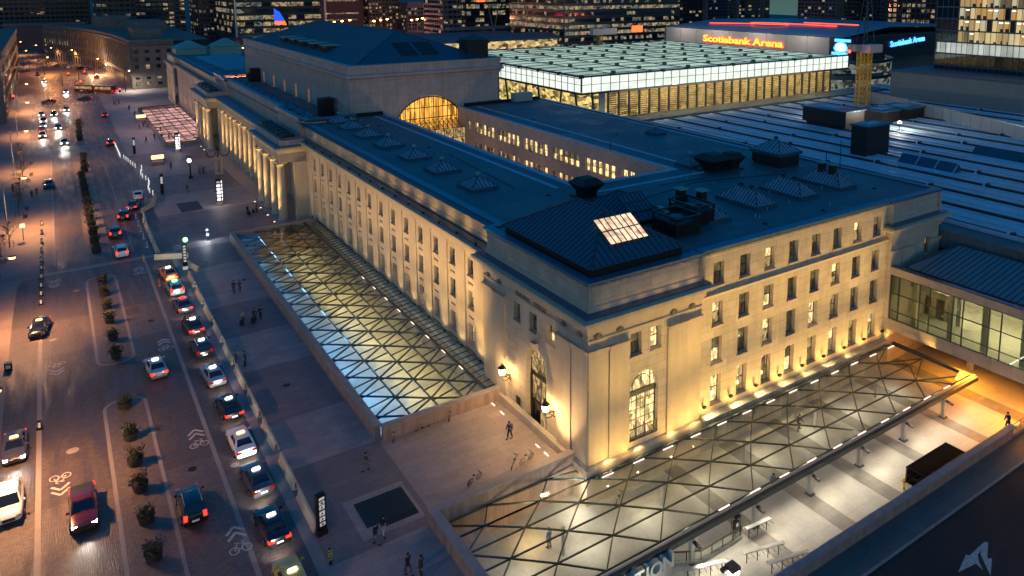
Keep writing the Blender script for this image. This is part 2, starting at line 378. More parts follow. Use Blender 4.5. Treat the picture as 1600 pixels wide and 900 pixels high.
# street edges in pale granite, flush
band('street_edge_band', -39.35, -38.95, -40, 66, -.009, BANDST)
for x in (-25.95,): band('street_edge_band', x-.18, x+.18, -40, 83.5, -.009, BANDST)
band('street_edge_band', -33.2, -32.95, 86, 186, -.005, BANDST); band('street_edge_band', -30.25, -30.0, 86, 186, -.005, BANDST)
band('street_edge_band', -37.6, -37.3, 86, 186, -.005, BANDST); band('street_edge_band', -27.1, -26.9, 86, 157, -.005, BANDST)
band('street_edge_band', -42.1, -21.7, 81.9, 83.2, -.007, BANDST)
band('cross_band', -38, -22, 184.5, 186, -.006, BANDST)
def loop_band(name, pts, w, z, m):
    b = MB(); n = len(pts)
    b.sweep([(-w/2, z), (w/2, z)], pts, closed=True); return struct(b.build(name, m))
def stadium(x0, x1, y0, y1, r, n=6):
    pts = []
    for cx, cy, a0 in ((x1-r,y1-r,0),(x0+r,y1-r,90),(x0+r,y0+r,180),(x1-r,y0+r,270)):
        for i in range(n+1):
            a = math.radians(a0+90*i/n); pts.append((cx+r*math.cos(a), cy+r*math.sin(a)))
    return pts
for (y0, y1) in ((46.0, 77.2), (-30, 37.0)):
    struct(MB().prism(stadium(-33.8,-30.2,y0,y1,1.6), -.03, .006).build('median', SETT))
    loop_band('median_edge', stadium(-33.8,-30.2,y0,y1,1.6), .3, .012, BANDST)
struct(MB().prism(stadium(-33.2,-30.1,86,186,1.4), -.03, .004).build('median', WALK))
struct(MB().prism([(-42.2,-70),(-42.1,66),(-41.9,79),(-41.0,83),(-39.6,85.2),(-37.6,86.2),(-37.6,180),(-60,180),(-60,-70)], -.1, .008).build('kerbed_pavement', WALK))
band('pavement_edge_band', -39.2, -37.9, 88, 96, .014, PLAZA_D); band('pavement_edge_band', -39.2, -38.4, 103, 108, .014, PLAZA_D)
# lake at the horizon
struct(MB().poly([(700,-1900,-.1),(4900,-1900,-.1),(4900,1500,-.1),(900,1500,-.1)]).build('lake', mat("lake_water", (.02,.05,.09), .12, .2, .01)))

# walls of the lower plaza and the moats
w = thing('retaining_wall', 'long pink granite parapet wall between the lower plaza and the dark road at right', 'wall', (6,-17.9,0))
wl = Vector((6,-17.9,0))
MB().box(-19.4, 30.2, 0, .45, LOW, .88).build('wall', GRANITE_R, w)
cop = MB().box(-1.55, 1.55, -.06, .55, .88, 1.02).mesh('coping_stone', GRANITE)
for i in range(16): ob('coping_stone', cop, w, (-17.7+3.13*i, 0, 0.004*(i % 3)))
# low continuation with handrail
w2 = thing('low_parapet', 'low stone kerb with a steel handrail beyond the end of the pink wall', 'wall', (36,-17.9,0))
MB().box(.3, 24, 0, .5, LOW, .28).build('wall', GRANITE_R, w2)
r = MB()
for i in range(9): r.tube((.8+i*1.4,.25,.28),(.8+i*1.4,.25,1.1),.03,6)
r.tube((.8,.25,1.1),(12,.25,1.1),.035,6).tube((.8,.25,.7),(12,.25,.7),.025,6); r.build('handrail', STEEL, w2)
def parapet(name, label, runs, z0, z1, th, step=2.6, hm=None, cm=None):
    """runs: list of (xa,ya,xb,yb,top) axis aligned inner-edge segments built as wall + coping stones"""
    t = thing(name, label, 'wall', (runs[0][0], runs[0][1], 0)); o = Vector((runs[0][0], runs[0][1]))
    for xa, ya, xb, yb, side in runs:
        d = Vector((xb-xa, yb-ya)); Ln = d.length; d.normalize(); nrm = Vector((d.y, -d.x))*side
        rz = math.atan2(d.y, d.x); s = 1 if side < 0 else -1
        lo, hi = (0, th) if s > 0 else (-th, 0)
        MB().box(0, Ln, lo, hi, z0, z1-.14).build('wall', hm or GRANITE_R, t, (xa-o.x, ya-o.y, 0), rz)
        n = max(1, round(Ln/step)); c = MB().box(.012, Ln/n-.012, lo-.07, hi+.07, z1-.14, z1).mesh('coping_stone', cm or GRANITE)
        for i in range(n): ob('coping_stone', c, t, (xa-o.x+d.x*i*Ln/n, ya-o.y+d.y*i*Ln/n, .003*(i % 2)), rz)
    return t
parapet('moat_wall', 'low granite wall around the long glass roof beside the front plaza',
        [(-13.2,15.6,-13.2,83.6,1),(-12.6,15.55,-.02,15.55,1),(-12.6,83.05,.9,83.05,-1)], -3.5, 1.4, .55)
parapet('plaza_wall', 'granite wall of the front plaza along the top of the corner glass canopy',
        [(-13.1,1.75,-.05,1.75,-1),(-13.75,-40,-13.75,2.35,1)], LOW, 1.4, .6)
t = thing('moat_west_wall', 'low granite wall around the far pink lit skylight', 'wall', (-12.6,174,0))
MB().box(0,.4,0,70,0,.9).build('wall', GRANITE_R, t); MB().box(.4,12.4,-.4,0,0,.9).build('wall', GRANITE_R, t); MB().box(.4,12.4,70,70.4,0,.9).build('wall', GRANITE_R, t)
# moat floor
struct(MB().poly([(-12.7,16,-3.5),(1,16,-3.5),(1,83.3,-3.5),(-12.7,83.3,-3.5)]).build('moat_floor', FLOORB))
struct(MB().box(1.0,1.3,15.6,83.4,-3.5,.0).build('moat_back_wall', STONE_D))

# ------------------------------------------------------------------ the railway station
ST = thing('station_building', 'long limestone railway station with floodlit colonnade, flat dark roofs and tall central hall', 'station', (0,0,0))
def wings(ysh, mirror, lights):
    """one office wing with its end pavilion; mirrored for the far one"""
    Y = lambda y: ysh - y if mirror else y
    def S(path): 
        p = [(x, Y(y)) for x, y in path]; return p[::-1] if mirror else p
    near = not mirror
    # front wall of the wing (x = 1), u runs down in world y
    ylo, yhi = sorted((Y(18.65), Y(87.8)))
    ops = []; ctr = [Y(23.55 + 4.56*i) for i in range(14)]
    for yc in ctr:
        u = yhi - yc
        for za, zb in ((10.2,12.15),(6.4,8.5),(2.2,4.5)): ops.append((u-.62, u+.62, za, zb))
    b = MB(); facade(b, (1.0, yhi), (0,-1), (-1,0), yhi-ylo, 0, 14.2, ops, .42); b.build('wall', STONE, ST)
    ks = 'KKEKKKDKKEKKKK'
    for i, yc in enumerate(ctr):
        for r, (za, h) in enumerate(((10.2,1.95),(6.4,2.1),(2.2,2.3))):
            kd = random.choice(('KKKG','KMDLDM','MLBMDB')[r])
            window(ST, (1.0,yhi), (0,-1), (-1,0), yhi-yc, za, 1.24, h, kd, .42, sill=near)
    pil = MB().box(-.14, .02, -1.0, 1.0, .9, 13.0).mesh('pilaster', STONE_T); sp = MB().box(-.05,.01,-.55,.55,9.2,9.42).box(-.05,.01,-.55,.55,5.25,5.45).mesh('panel_ledge', STONE_D)
    for i in range(15): ob('pilaster', pil, ST, (1.0, Y(21.25+4.56*i), 0))
    if near:
        for yc in ctr: ob('panel_ledge', sp, ST, (1.0, yc, 0))
    # pavilion front (x = 0) with doorway
    yl, yh = sorted((Y(0), Y(18.65)))
    U = lambda y: yh - Y(y)
    ops = [(min(U(a),U(c)), max(U(a),U(c)), z, zz) for a, c, z, zz in ((12.35,11.15,9.75,11.65),(9.45,8.15,9.75,11.65),(6.45,5.15,9.75,11.65))]
    dc = 8.3
    ops.append((U(dc)-1.75, U(dc)+1.75, 0, 8.4))
    b = MB(); facade(b, (0,yh), (0,-1), (-1,0), 18.65, 0 if mirror else LOW, 14.2, ops, .5); arch_fill(b, (0,yh), (0,-1), (-1,0), U(dc), 1.75, 6.6, 8.4, .9); b.build('wall', STONE, ST)
    for yy in (11.75, 8.8, 5.8): window(ST, (0,yh), (0,-1), (-1,0), U(yy), 9.75, 1.3, 1.9, random.choice('KG') if yy > 7 else 'L', .5)
    # pilasters of the pavilion
    for a, c, pr in ((18.6,16.2,.10),(16.15,13.9,.2),(4.55,2.4,.2),(2.35,.0,.10)):
        q = sorted((Y(a), Y(c))); MB().box(-pr, .01, q[0], q[1], 1.0, 11.1).box(-pr-.12,.01,q[0]-.05,q[1]+.05,11.1,11.3).box(-pr-.2,.01,q[0]-.1,q[1]+.1,11.3,11.5).build('pilaster', STONE_T, ST)
    # door
    q = Y(dc); dz = -.02
    d = MB().box(.45,.6,q-1.6,q+1.6,5.05,5.4).box(.42,.6,q-1.75,q-1.5,0,5.05).box(.42,.6,q+1.5,q+1.75,0,5.05).box(.5,.6,q-.05,q+.05,0,5.05).box(.5,.6,q-1.5,q+1.5,2.5,2.65)
    for k in range(7):
        a = math.pi*k/6; d.bar((.5,q,5.4),(.5,q+1.6*math.cos(a),6.6+1.6*math.sin(a)*1.0),.05,.05)
    dr = d.build('door', BRONZE, ST)
    MB().box(.56,.6,q-1.5,q+1.5,2.65,5.05).build('pane', LITM, dr)
    MB().box(.56,.6,q-1.7,q+1.7,5.4,8.3).build('pane', LITM, dr)
    MB().box(.58,.62,q-1.5,q+1.5,.0,2.5).build('door_leaf', DGLASS, dr); MB().box(.2,.3,q-1.45,q-.3,0,2.4).box(.19,.2,q-1.3,q-.45,.8,2.2,1).build('open_door_leaf', [BRONZE, LITM], dr)
    MB().frustum(-.15, q, 8.1, 9.0, .12, .22, .32, .4).build('keystone', STONE_T, ST)
    # cornices
    cor = [(0,12.95),(.12,12.95),(.12,13.2),(.3,13.3),(.3,13.75),(.75,13.95),(.95,14.05),(.95,14.35),(.5,14.5),(-.6,14.55)]
    MB().sweep(cor, S([(1.0,87.8),(1.0,18.65),(0,18.65),(0,0),(13.12,0),(13.12,.6)])).build('cornice', STONE_T, ST)
    MB().sweep([(-.4,14.5),(.62,14.6),(.62,14.66),(-.4,14.7)], S([(1.0,87.8),(1.0,18.65),(0,18.65),(0,0),(13.12,0),(13.12,.6)])).build('cornice_flashing', COPING, ST)
    MB().sweep([(0,12.2),(.08,12.2),(.08,12.36),(0,12.4)], S([(0,18.65),(0,0),(13.12,0)])).build('string_course', STONE_T, ST)
    MB().sweep([(-.01,0.0 if mirror else LOW),(.35,0.0 if mirror else LOW),(.35,.75),(.15,.95),(-.01,.98)], S([(0,18.7),(0,0),(13.12,0)])).build('plinth', STONE_T, ST)
    MB().sweep([(-.01,0),(.4,0),(.4,.55),(.12,.85),(-.01,.87)], S([(1.0,83.9),(1.0,18.65)])).build('plinth', STONE_T, ST)
    # attic
    b = MB(); b.sweep([(0,14.4),(0,17.05)], S([(1.9,89),(1.9,18.35),(.35,18.35),(.35,.35),(13.0,.35),(13.0,.75)])); b.build('attic_wall', STONE, ST)
    MB().sweep([(0,14.7),(.16,14.7),(.16,15.1),(.0,15.2)], S([(1.9,89),(1.9,18.35),(.35,18.35),(.35,.35),(13.0,.35),(13.0,.75)])).build('attic_base', STONE_T, ST)
    MB().sweep([(0,17.02),(.14,17.02),(.14,17.1),(.34,17.2),(.36,17.42),(-.55,17.46),(-.55,17.2)], S([(1.9,89),(1.9,18.35),(.35,18.35),(.35,.35),(13.0,.35),(13.0,.6),(13.3,.6)])).build('attic_coping', COPING, ST)
    return S
S0 = wings(0, False, True)
S1 = wings(270, True, False)
# dentils of the nearest pavilion and York front as one run of small blocks
b = MB()
for i in range(64): b.box(.19, .36, .5+i*.28, .5+i*.28+.14, 16.8, 17.02)
for i in range(44): b.box(.5+i*.28, .5+i*.28+.14, .19, .36, 16.8, 17.02)
for i in range(104): b.box(13.6+i*.286, 13.6+i*.286+.14, .44, .62, 16.7, 16.92)
dn = b.build('dentil_course', STONE_T, ST); stuff(dn)
# York Street front
ops = []; cs = [15.9 + 3.63*i for i in range(8)]
rows = ((13.5,2.35),(9.4,2.45),(5.5,2.75),(1.25,3.05))
for c in cs:
    for z, h in rows: ops.append((c-13.12-.72, c-13.12+.72, z, z+h))
b = MB(); facade(b, (13.12,.6), (1,0), (0,-1), 43.4-13.12, LOW, 17.1, ops, .5); b.build('wall', STONE, ST)
pat = ('GKMKGKMG', 'MGLKGMKG', 'LGMKBDGK', 'BMDLDMDM')
for (z, h), row in zip(rows, pat):
    for c, k in zip(cs, row): window(ST, (13.12,.6), (1,0), (0,-1), c-13.12, z, 1.44, h, k, .5)
MB().sweep([(0,12.5),(.22,12.55),(.26,12.78),(0,12.86)], [(13.12,.6),(43.4,.6)]).build('string_course', STONE_T, ST)
MB().sweep([(-.3,16.9),(.12,16.92),(.14,17.1),(.34,17.2),(.36,17.42),(-.55,17.46),(-.55,17.2)], [(13.0,.6),(43.4,.6)]).build('attic_coping', COPING, ST)
MB().box(13.12,43.4,-.35,.58,LOW,.62).build('light_ledge', CONC_W, ST)
# pavilion York face with the tall arched window
ops = [(4.6,5.9,9.6,11.8),(6.9,8.15,9.6,11.8),(4.6,7.9,1.5,7.95)]
b = MB(); facade(b, (0,0), (1,0), (0,-1), 13.12, LOW, 14.2, ops, .55); arch_fill(b, (0,0), (1,0), (0,-1), 6.25, 1.65, 6.3, 7.95, .55); b.build('wall', STONE, ST)
MB().box(13.11,13.13,0,.6,LOW,17).build('wall', STONE, ST)
window(ST, (0,0), (1,0), (0,-1), 5.25, 9.6, 1.3, 2.2, 'G', .55); window(ST, (0,0), (1,0), (0,-1), 7.52, 9.6, 1.25, 2.2, 'B', .55)
d = MB().box(4.6,7.9,.3,.6,5.6,6.05)
for u in (4.62, 5.7, 6.72, 7.82): d.box(u,u+.08,.42,.52,1.5,5.6)
for u in (5.15,6.2,7.25): d.box(u,u+.04,.45,.5,1.5,5.6)
for z in (2.3,3.2,4.1,5.0): d.box(4.6,7.9,.45,.5,z,z+.05)
for z in (1.5, 2.55): d.box(4.6,7.9,.1,.16,z,z+.06)
for i in range(16): d.box(4.65+i*.215,4.68+i*.215,.1,.14,1.5,2.55)
for u in (5.2,6.23,7.26): d.box(u,u+.06,.42,.5,6.05,7.85)
for k in range(12):
    a = math.pi*k/12; c = math.pi*(k+1)/12
    d.bar((6.25+1.1*math.cos(a),.45,6.3+1.1*math.sin(a)),(6.25+1.1*math.cos(c),.45,6.3+1.1*math.sin(c)),.05,.05)
aw = d.build('arched_window', FRAME, ST); MB().box(4.6,7.9,.54,.58,1.5,5.6).box(4.6,7.9,.53,.57,6.05,7.95).build('pane', LITW, aw)
for a, c, pr in ((0,2.1,.10),(2.2,4.25,.2),(8.9,11.1,.2),(11.2,13.1,.1)):
    MB().box(a, c, -pr, .01, 1.0, 11.1).box(a-.05,c+.05,-pr-.12,.01,11.1,11.3).box(a-.1,c+.1,-pr-.2,.01,11.3,11.5).build('pilaster', STONE_T, ST)
# round shields on the frieze
for x in (1.0,3.4,9.6,11.9):
    MB().tube((x,-.02,12.65),(x,-.14,12.65),.26,10).box(x-.42,x+.42,-.1,0,12.5,12.62).build('frieze_roundel', STONE_D, ST)
for y in (1.2,3.6,15.2,17.6):
    MB().tube((-.02,y,12.65),(-.14,y,12.65),.26,10).box(-.1,0,y-.42,y+.42,12.5,12.62).build('frieze_roundel', STONE_D, ST)
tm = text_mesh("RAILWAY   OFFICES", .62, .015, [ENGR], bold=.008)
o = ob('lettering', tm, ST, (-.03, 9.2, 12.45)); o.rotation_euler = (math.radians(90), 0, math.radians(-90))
# second York pavilion
b = MB(); facade(b, (43.4,0), (1,0), (0,-1), 10.1, LOW, 14.2, [(6.9,8.2,9.6,11.8)], .5); b.box(53.3,53.5,0,92,LOW,17); b.box(43.38,43.4,0,.6,LOW,17); b.build('wall', STONE, ST)
window(ST, (43.4,0), (1,0), (0,-1), 7.55, 9.6, 1.3, 2.2, 'G', .5)
cor = [(0,12.95),(.12,12.95),(.12,13.2),(.3,13.3),(.3,13.75),(.75,13.95),(.95,14.05),(.95,14.35),(.5,14.5),(-.6,14.55)]
MB().sweep(cor, [(43.4,.6),(43.4,0),(53.5,0),(53.5,8)]).build('cornice', STONE_T, ST)
MB().sweep([(-.4,14.5),(.62,14.6),(.62,14.66),(-.4,14.7)], [(43.4,.6),(43.4,0),(53.5,0),(53.5,8)]).build('cornice_flashing', COPING, ST)
MB().sweep([(0,14.4),(0,17.05)], [(43.6,.8),(43.6,.35),(53.2,.35),(53.2,92)]).build('attic_wall', STONE, ST)
MB().sweep([(0,14.7),(.16,14.7),(.16,15.1),(.0,15.2)], [(43.6,.8),(43.6,.35),(53.2,.35),(53.2,8)]).build('attic_base', STONE_T, ST)
MB().sweep([(0,17.02),(.14,17.02),(.34,17.2),(.36,17.42),(-.55,17.46),(-.55,17.2)], [(43.4,.6),(43.6,.6),(43.6,.35),(53.2,.35),(53.2,92)]).build('attic_coping', COPING, ST)
for a, c, pr in ((43.4,45.4,.12),(45.5,47.6,.2),(51.3,53.4,.14)):
    MB().box(a, c, -pr, .01, 1.0, 11.1).box(a-.05,c+.05,-pr-.12,.01,11.1,11.3).box(a-.1,c+.1,-pr-.2,.01,11.3,11.5).build('pilaster', STONE_T, ST)
# flat roofs
def roof(name, x0, x1, y0, y1, z, holes=()):
    xs = sorted({x0,x1,*[a for h in holes for a in h[:2]]}); ys = sorted({y0,y1,*[a for h in holes for a in h[2:4]]}); b = MB()
    for i in range(len(xs)-1):
        for j in range(len(ys)-1):
            if not any(h[0] < (xs[i]+xs[i+1])/2 < h[1] and h[2] < (ys[j]+ys[j+1])/2 < h[3] for h in holes): b.poly([(xs[i],ys[j],z),(xs[i+1],ys[j],z),(xs[i+1],ys[j+1],z),(xs[i],ys[j+1],z)])
    return b.build(name, ROOF, ST)
roof('roof', .6, 53.0, .6, 92, 17.3, [(17.5,33,26.5,92)])
roof('roof', .6, 53.0, 178, 269.4, 17.3)
b = MB()
for x in (14.8, 17.0, 36.6, 51.6): b.box(x-.28,x+.28,24 if x > 20 else 27,90,17.3,17.38)
b.box(17.3,36,22.6,23.1,17.3,17.36).build('roof_walkway', ROOF_S, ST)
MB().sweep([(0,17.3),(.05,17.42),(.6,17.42),(.65,17.3)], [(17.5,92),(17.5,26.5),(33,26.5),(33,92)], closed=False).build('court_coping', ROOF_S, ST)
MB().box(10.9,16.8,91.2,91.9,17.3,17.9).box(34.5,52.8,91.2,91.9,17.3,17.9).build('roof_upstand', BLACK, ST)
# courtyard
ops = []; grp = []
for k in range(6):
    y0 = 84.2 - 9.38*k
    for j in range(5 if k < 5 else 2):
        c = y0 - .8 - j*1.6; grp.append(c)
for c in grp: ops.append((91.9-c-.65, 91.9-c+.65, 13.1, 15.2)); ops.append((91.9-c-.65, 91.9-c+.65, 9.2, 11.2))
ops.append((91.9-87.3, 91.9-86.1, 13.3, 15.0))
b = MB(); facade(b, (33,91.9), (0,-1), (-1,0), 65.4, 3, 17.3, ops, .3); b.build('courtyard_wall', BRICKW, ST)
for i, c in enumerate(grp):
    window(ST, (33,91.9), (0,-1), (-1,0), 91.9-c, 13.1, 1.3, 2.1, random.choice('BBML'), .3, sill=False)
    window(ST, (33,91.9), (0,-1), (-1,0), 91.9-c, 9.2, 1.3, 2.0, random.choice('KMDG'), .3, sill=False)
window(ST, (33,91.9), (0,-1), (-1,0), 91.9-86.7, 13.3, 1.2, 1.7, 'M', .3, sill=False)
MB().box(17.3,17.5,26.5,92,3,17.3).box(17.5,33,26.3,26.5,3,17.3).build('courtyard_wall', BRICKW, ST)
MB().poly([(17.5,26.5,5),(33,26.5,5),(33,92,5),(17.5,92,5)]).build('courtyard_roof', ROOF, ST)

# rooftop skylights: glazed pyramids with bars, curb and finial
def skylight(x, y, a, b_, h, z, finials, ridge=0., rz=0, root=ST, fin_m=GREEN_CU, bars=7):
    """hip skylight, half sizes a (x) and b_ (y); ridge half length along y"""
    g = MB(); z1 = z+.35
    A = [(-a,-b_,z1),(a,-b_,z1),(a,b_,z1),(-a,b_,z1)]; R0 = (0,-ridge,z1+h); R1 = (0,ridge,z1+h)
    g.poly([A[0],A[1],R0]); g.poly([A[1],A[2],R1,R0]); g.poly([A[2],A[3],R1]); g.poly([A[3],A[0],R0,R1])
    s = g.build('skylight', SKYG, root, (x,y,0), rz)
    c = MB(); c.box(-a-.15,a+.15,-b_-.15,-b_,z-.05,z1+.02).box(-a-.15,a+.15,b_,b_+.15,z-.05,z1+.02).box(-a-.15,-a,-b_,b_,z-.05,z1+.02).box(a,a+.15,-b_,b_,z-.05,z1+.02); c.build('curb', COPPER, s)
    c = MB()
    def br(p, q): c.bar((p[0],p[1],p[2]+.05),(q[0],q[1],q[2]+.05),.09,.07)
    for P_, R_ in ((A[0],R0),(A[1],R0),(A[2],R1),(A[3],R1)): br(P_,R_)
    if ridge: br(R0,R1)
    for i in range(1, bars):
        u = -a+2*a*i/bars; t = 1-abs(u)/a
        br((u,-b_,z1),(u, -b_+(b_-ridge)*t, z1+h*t)); br((u,b_,z1),(u, b_-(b_-ridge)*t, z1+h*t))
    nb = round(bars*b_/a)
    for i in range(1, nb):
        v = -b_+2*b_*i/nb; t = min(1, (b_-abs(v))/(b_-ridge)) if ridge < b_ else 1
        for sg in (-1,1): br((sg*a,v,z1),(sg*a*(1-t),v,z1+h*t))
    c.build('glazing_bar', SEAM, s)
    for fy in finials: MB().lathe([(.08,z1+h-.1),(.08,z1+h+.15),(.3,z1+h+.2),(.32,z1+h+.35),(.12,z1+h+.5)],0,fy,10).build('finial', fin_m, s)
    return s
for y in (33,43.4,52.8,62.9,72,80.3,87.6): skylight(7.0, y, 1.75, 1.9, 1.15, 17.3, (0,))
for x, y in ((29.5,9.8),(36.8,9.7),(44.0,9.7)): skylight(x, y, 1.6, 3.05, 1.35, 17.3, (-.8,.8) if x < 40 else (), 1.5, fin_m=BRONZE if x < 40 else GREEN_CU)
for x in (44.0,):
    for dy in (-.8,.8): MB().box(x-.35,x+.35,9.7+dy-.35,9.7+dy+.35,18.6,19.9).box(x-.5,x+.5,9.7+dy-.5,9.7+dy+.5,19.9,20.05,1).build('roof_vent', [BRONZE, GREEN_CU], ST)
skylight(36.6, 26.6, 1.3, 1.5, 1.2, 17.3, (0,))
skylight(21.5, 9.4, 1.5, 3.3, 1.3, 17.3, (), 1.6)
skylight(47.6, 46.6, 1.1, 1.2, .8, 17.3, (0,))
for x, y in ((20.6,11.2),(22.0,9.4)): MB().box(x-.4,x+.4,y-.4,y+.4,17.3,19.9).box(x-.6,x+.6,y-.6,y+.6,19.9,20.05,1).build('roof_vent', [BRONZE, GREEN_CU], ST)
def cowl(x, y, s):
    b = MB(); b.frustum(x,y,17.3,17.55,1.5*s,1.5*s,1.3*s,1.3*s).frustum(x,y,17.55,18.1,.85*s,.85*s,.95*s,.95*s).frustum(x,y,18.1,19.0,.95*s,.95*s,1.6*s,1.6*s).frustum(x,y,19.0,19.65,1.6*s,1.6*s,.85*s,.85*s)
    c = b.build('vent_cowl', BRONZE, ST); MB().box(x-.7*s,x+.7*s,y-.7*s,y+.7*s,19.66,19.68).build('opening', BLACK, c)
cowl(15.6,22.0,1.0); cowl(37.3,22.9,1.25); cowl(40.0,22.1,.85)
# brick plant room with hipped glazed roof
MB().box(45.5,49.6,18.5,23.4,17.3,19.0).build('plant_room', BRONZE, ST); skylight(47.55,20.95,2.2,2.6,1.4,18.9,(0,),.5,fin_m=BRONZE)
# open louvred cooling boxes
def louvre(x0,x1,y0,y1,z1,legs=False):
    b = MB()
    for k in range(8):
        z = (17.9 if legs else 17.5)+k*(z1-17.9)/8; b.box(x0,x1,y0,y0+.12,z,z+.11).box(x1-.12,x1,y0+.12,y1,z,z+.11).box(x0,x0+.12,y0+.12,y1,z,z+.11).box(x0,x1,y1-.12,y1,z,z+.11)
    for x in (x0,x1-.15):
        for y in (y0,y1-.15): b.box(x-.01,x+.16,y-.01,y+.16,17.3,z1)
    b.box(x0-.08,x1+.08,y0-.08,y0+.1,z1,z1+.15).box(x0-.08,x1+.08,y1-.1,y1+.08,z1,z1+.15).box(x0-.08,x0+.1,y0+.1,y1-.1,z1,z1+.15).box(x1-.1,x1+.08,y0+.1,y1-.1,z1,z1+.15)
    o = b.build('louvred_box', BRONZE, ST)
    MB().box(x0+.3,x1-.3,y0+.3,y1-.3,17.4,z1-.5).build('cooling_unit', BLACK, o); MB().tube(((x0+x1)/2,(y0+y1)/2,z1-.5),((x0+x1)/2,(y0+y1)/2,z1-.2),.7,16).build('fan', SEAM, o)
louvre(14.0,17.2,4.6,8.2,19.2); louvre(18.0,20.6,6.0,10.2,19.4)
MB().tube((17.4,9.9,18.2),(17.4,11.2,18.2),.35,12).tube((17.4,9.9,18.2),(17.4,9.5,17.3),.35,12).build('duct', STEEL_L, ST)
for i in range(26): 
    x = random.uniform(15,50); y = random.uniform(2,24); MB().tube((x,y,17.3),(x,y,17.65),.05,6).build('vent_pipe', STEEL_L, ST)
for i in range(18):
    x = random.uniform(9.5,13); y = random.uniform(28,88); MB().tube((x,y,17.3),(x,y,17.62),.05,6).build('vent_pipe', STEEL_L, ST)
for i in range(12):
    x = random.uniform(38,50); y = random.uniform(28,88); MB().tube((x,y,17.3),(x,y,17.62),.05,6).build('vent_pipe', STEEL_L, ST)
for i,(x,y,a_,c_) in enumerate(((24,15,2.2,1.2),(33,16,1.4,2.4),(10.5,40,1.2,2.8),(41,34,2.6,1.4),(45,62,1.8,3),(23,4.5,1.6,1),(40.5,4.2,2.2,.9),(10,66,1.3,2.2),(48,30,1.4,1.4),(30,21,3,.8))):
    MB().box(x-a_,x+a_,y-c_,y+c_,17.29,17.312).build('roof_patch', ROOF_P, ST)
for (p,q) in (((19,17.2),(31,19.5)),((31,19.5),(44,16)),((26,21),(33.5,20.2)),((40,15),(44,12.8)),((10.5,30),(12,52))):
    MB().tube((p[0],p[1],17.36),(q[0],q[1],17.36),.035,5).build('roof_cable', BLACK, ST)
for i in range(9):
    x, y = ((12.2,25),(25,3),(34,2.6),(47,5),(51,20),(42,50),(38,70),(11.6,58),(11.8,80))[i]; MB().lathe([(.3,17.3),(.3,17.34),(.12,17.42)],x,y,10).build('roof_drain', BLACK, ST)
# metal hipped roofs over the near pavilion
def seam_roof(x0,x1,y0,y1,z,h,n=.62,name='hipped_roof'):
    cx=(x0+x1)/2; cy=(y0+y1)/2; a=(x1-x0)/2; b_=(y1-y0)/2; rg=max(0,b_-a) if b_>a else 0
    g=MB(); A=[(x0,y0,z),(x1,y0,z),(x1,y1,z),(x0,y1,z)]; R0=(cx,cy-rg,z+h); R1=(cx,cy+rg+.01,z+h)
    g.poly([A[0],A[1],R0]).poly([A[1],A[2],R1,R0]).poly([A[2],A[3],R1]).poly([A[3],A[0],R0,R1])
    s=g.build(name,COPPER,ST); c=MB(); k=int(2*a/n)
    def br(p,q,w=.06): c.bar((p[0],p[1],p[2]+.07),(q[0],q[1],q[2]+.07),w,.08)
    for P_,R_ in ((A[0],R0),(A[1],R0),(A[2],R1),(A[3],R1)): br(P_,R_,.14)
    if rg: br(R0,R1,.14)
    for i in range(1,k):
        u=-a+2*a*i/k; t=1-abs(u)/a
        br((cx+u,y0,z),(cx+u,y0+(b_-rg)*t,z+h*t)); br((cx+u,y1,z),(cx+u,y1-(b_-rg)*t,z+h*t))
    k=int(2*b_/n)
    for i in range(1,k):
        v=-b_+2*b_*i/k; t=min(1,(b_-abs(v))/(b_-rg))
        for sg in (-1,1): br((cx+sg*a,cy+v,z),(cx+sg*a*(1-t),cy+v,z+h*t))
    stuff(c.build('standing_seam',SEAM,s)); return s
MB().box(1.1,11.5,1.1,15.8,17.3,18.15).build('roof_curb', BRONZE, ST)
seam_roof(.85,11.75,.85,16.05,18.15,3.1)
MB().box(11.9,17.6,9.8,17.6,17.3,17.9).build('roof_curb', BRONZE, ST)
seam_roof(11.7,17.8,9.6,17.8,17.9,2.0)
def slope_panel(name, o, ux, vx, w, h, nx, ny, m, fm, lift=.1):
    """glazed hatch lying on a roof slope: o corner, ux / vx unit vectors"""
    o=Vector(o); ux=Vector(ux).normalized(); vx=Vector(vx).normalized(); n=ux.cross(vx).normalized(); n = n if n.z>0 else -n
    b=MB(); o2=o+n*lift; b.poly([o2,o2+ux*w,o2+ux*w+vx*h,o2+vx*h]); p=b.build(name,m,ST)
    c=MB()
    for i in range(nx+1): c.bar(o2+ux*(w*i/nx)+n*.05,o2+ux*(w*i/nx)+vx*h+n*.05,.09,.1)
    for j in range(ny+1): c.bar(o2+vx*(h*j/ny)+n*.05,o2+vx*(h*j/ny)+ux*w+n*.05,.09,.1)
    c.build('glazing_bar',fm,p); return p
sl = 3.1/7.6
HATCH = lit("hatch_glow", (1.,.66,.42), .85, .5, .6, .6, .1)
slope_panel('roof_hatch', (4.3,2.6,18.15+(2.6-.85)*3.1/5.45), (1,0,0), (0,5.45,3.1), 4.4, 3.2, 7, 2, HATCH, SEAM)
slope_panel('roof_hatch', (12.9,10.6,17.9+1.0*2/3.05), (1,0,0), (0,3.05,2.0), 3.2, 2.6, 6, 2, BGLASS, SEAM, .12)

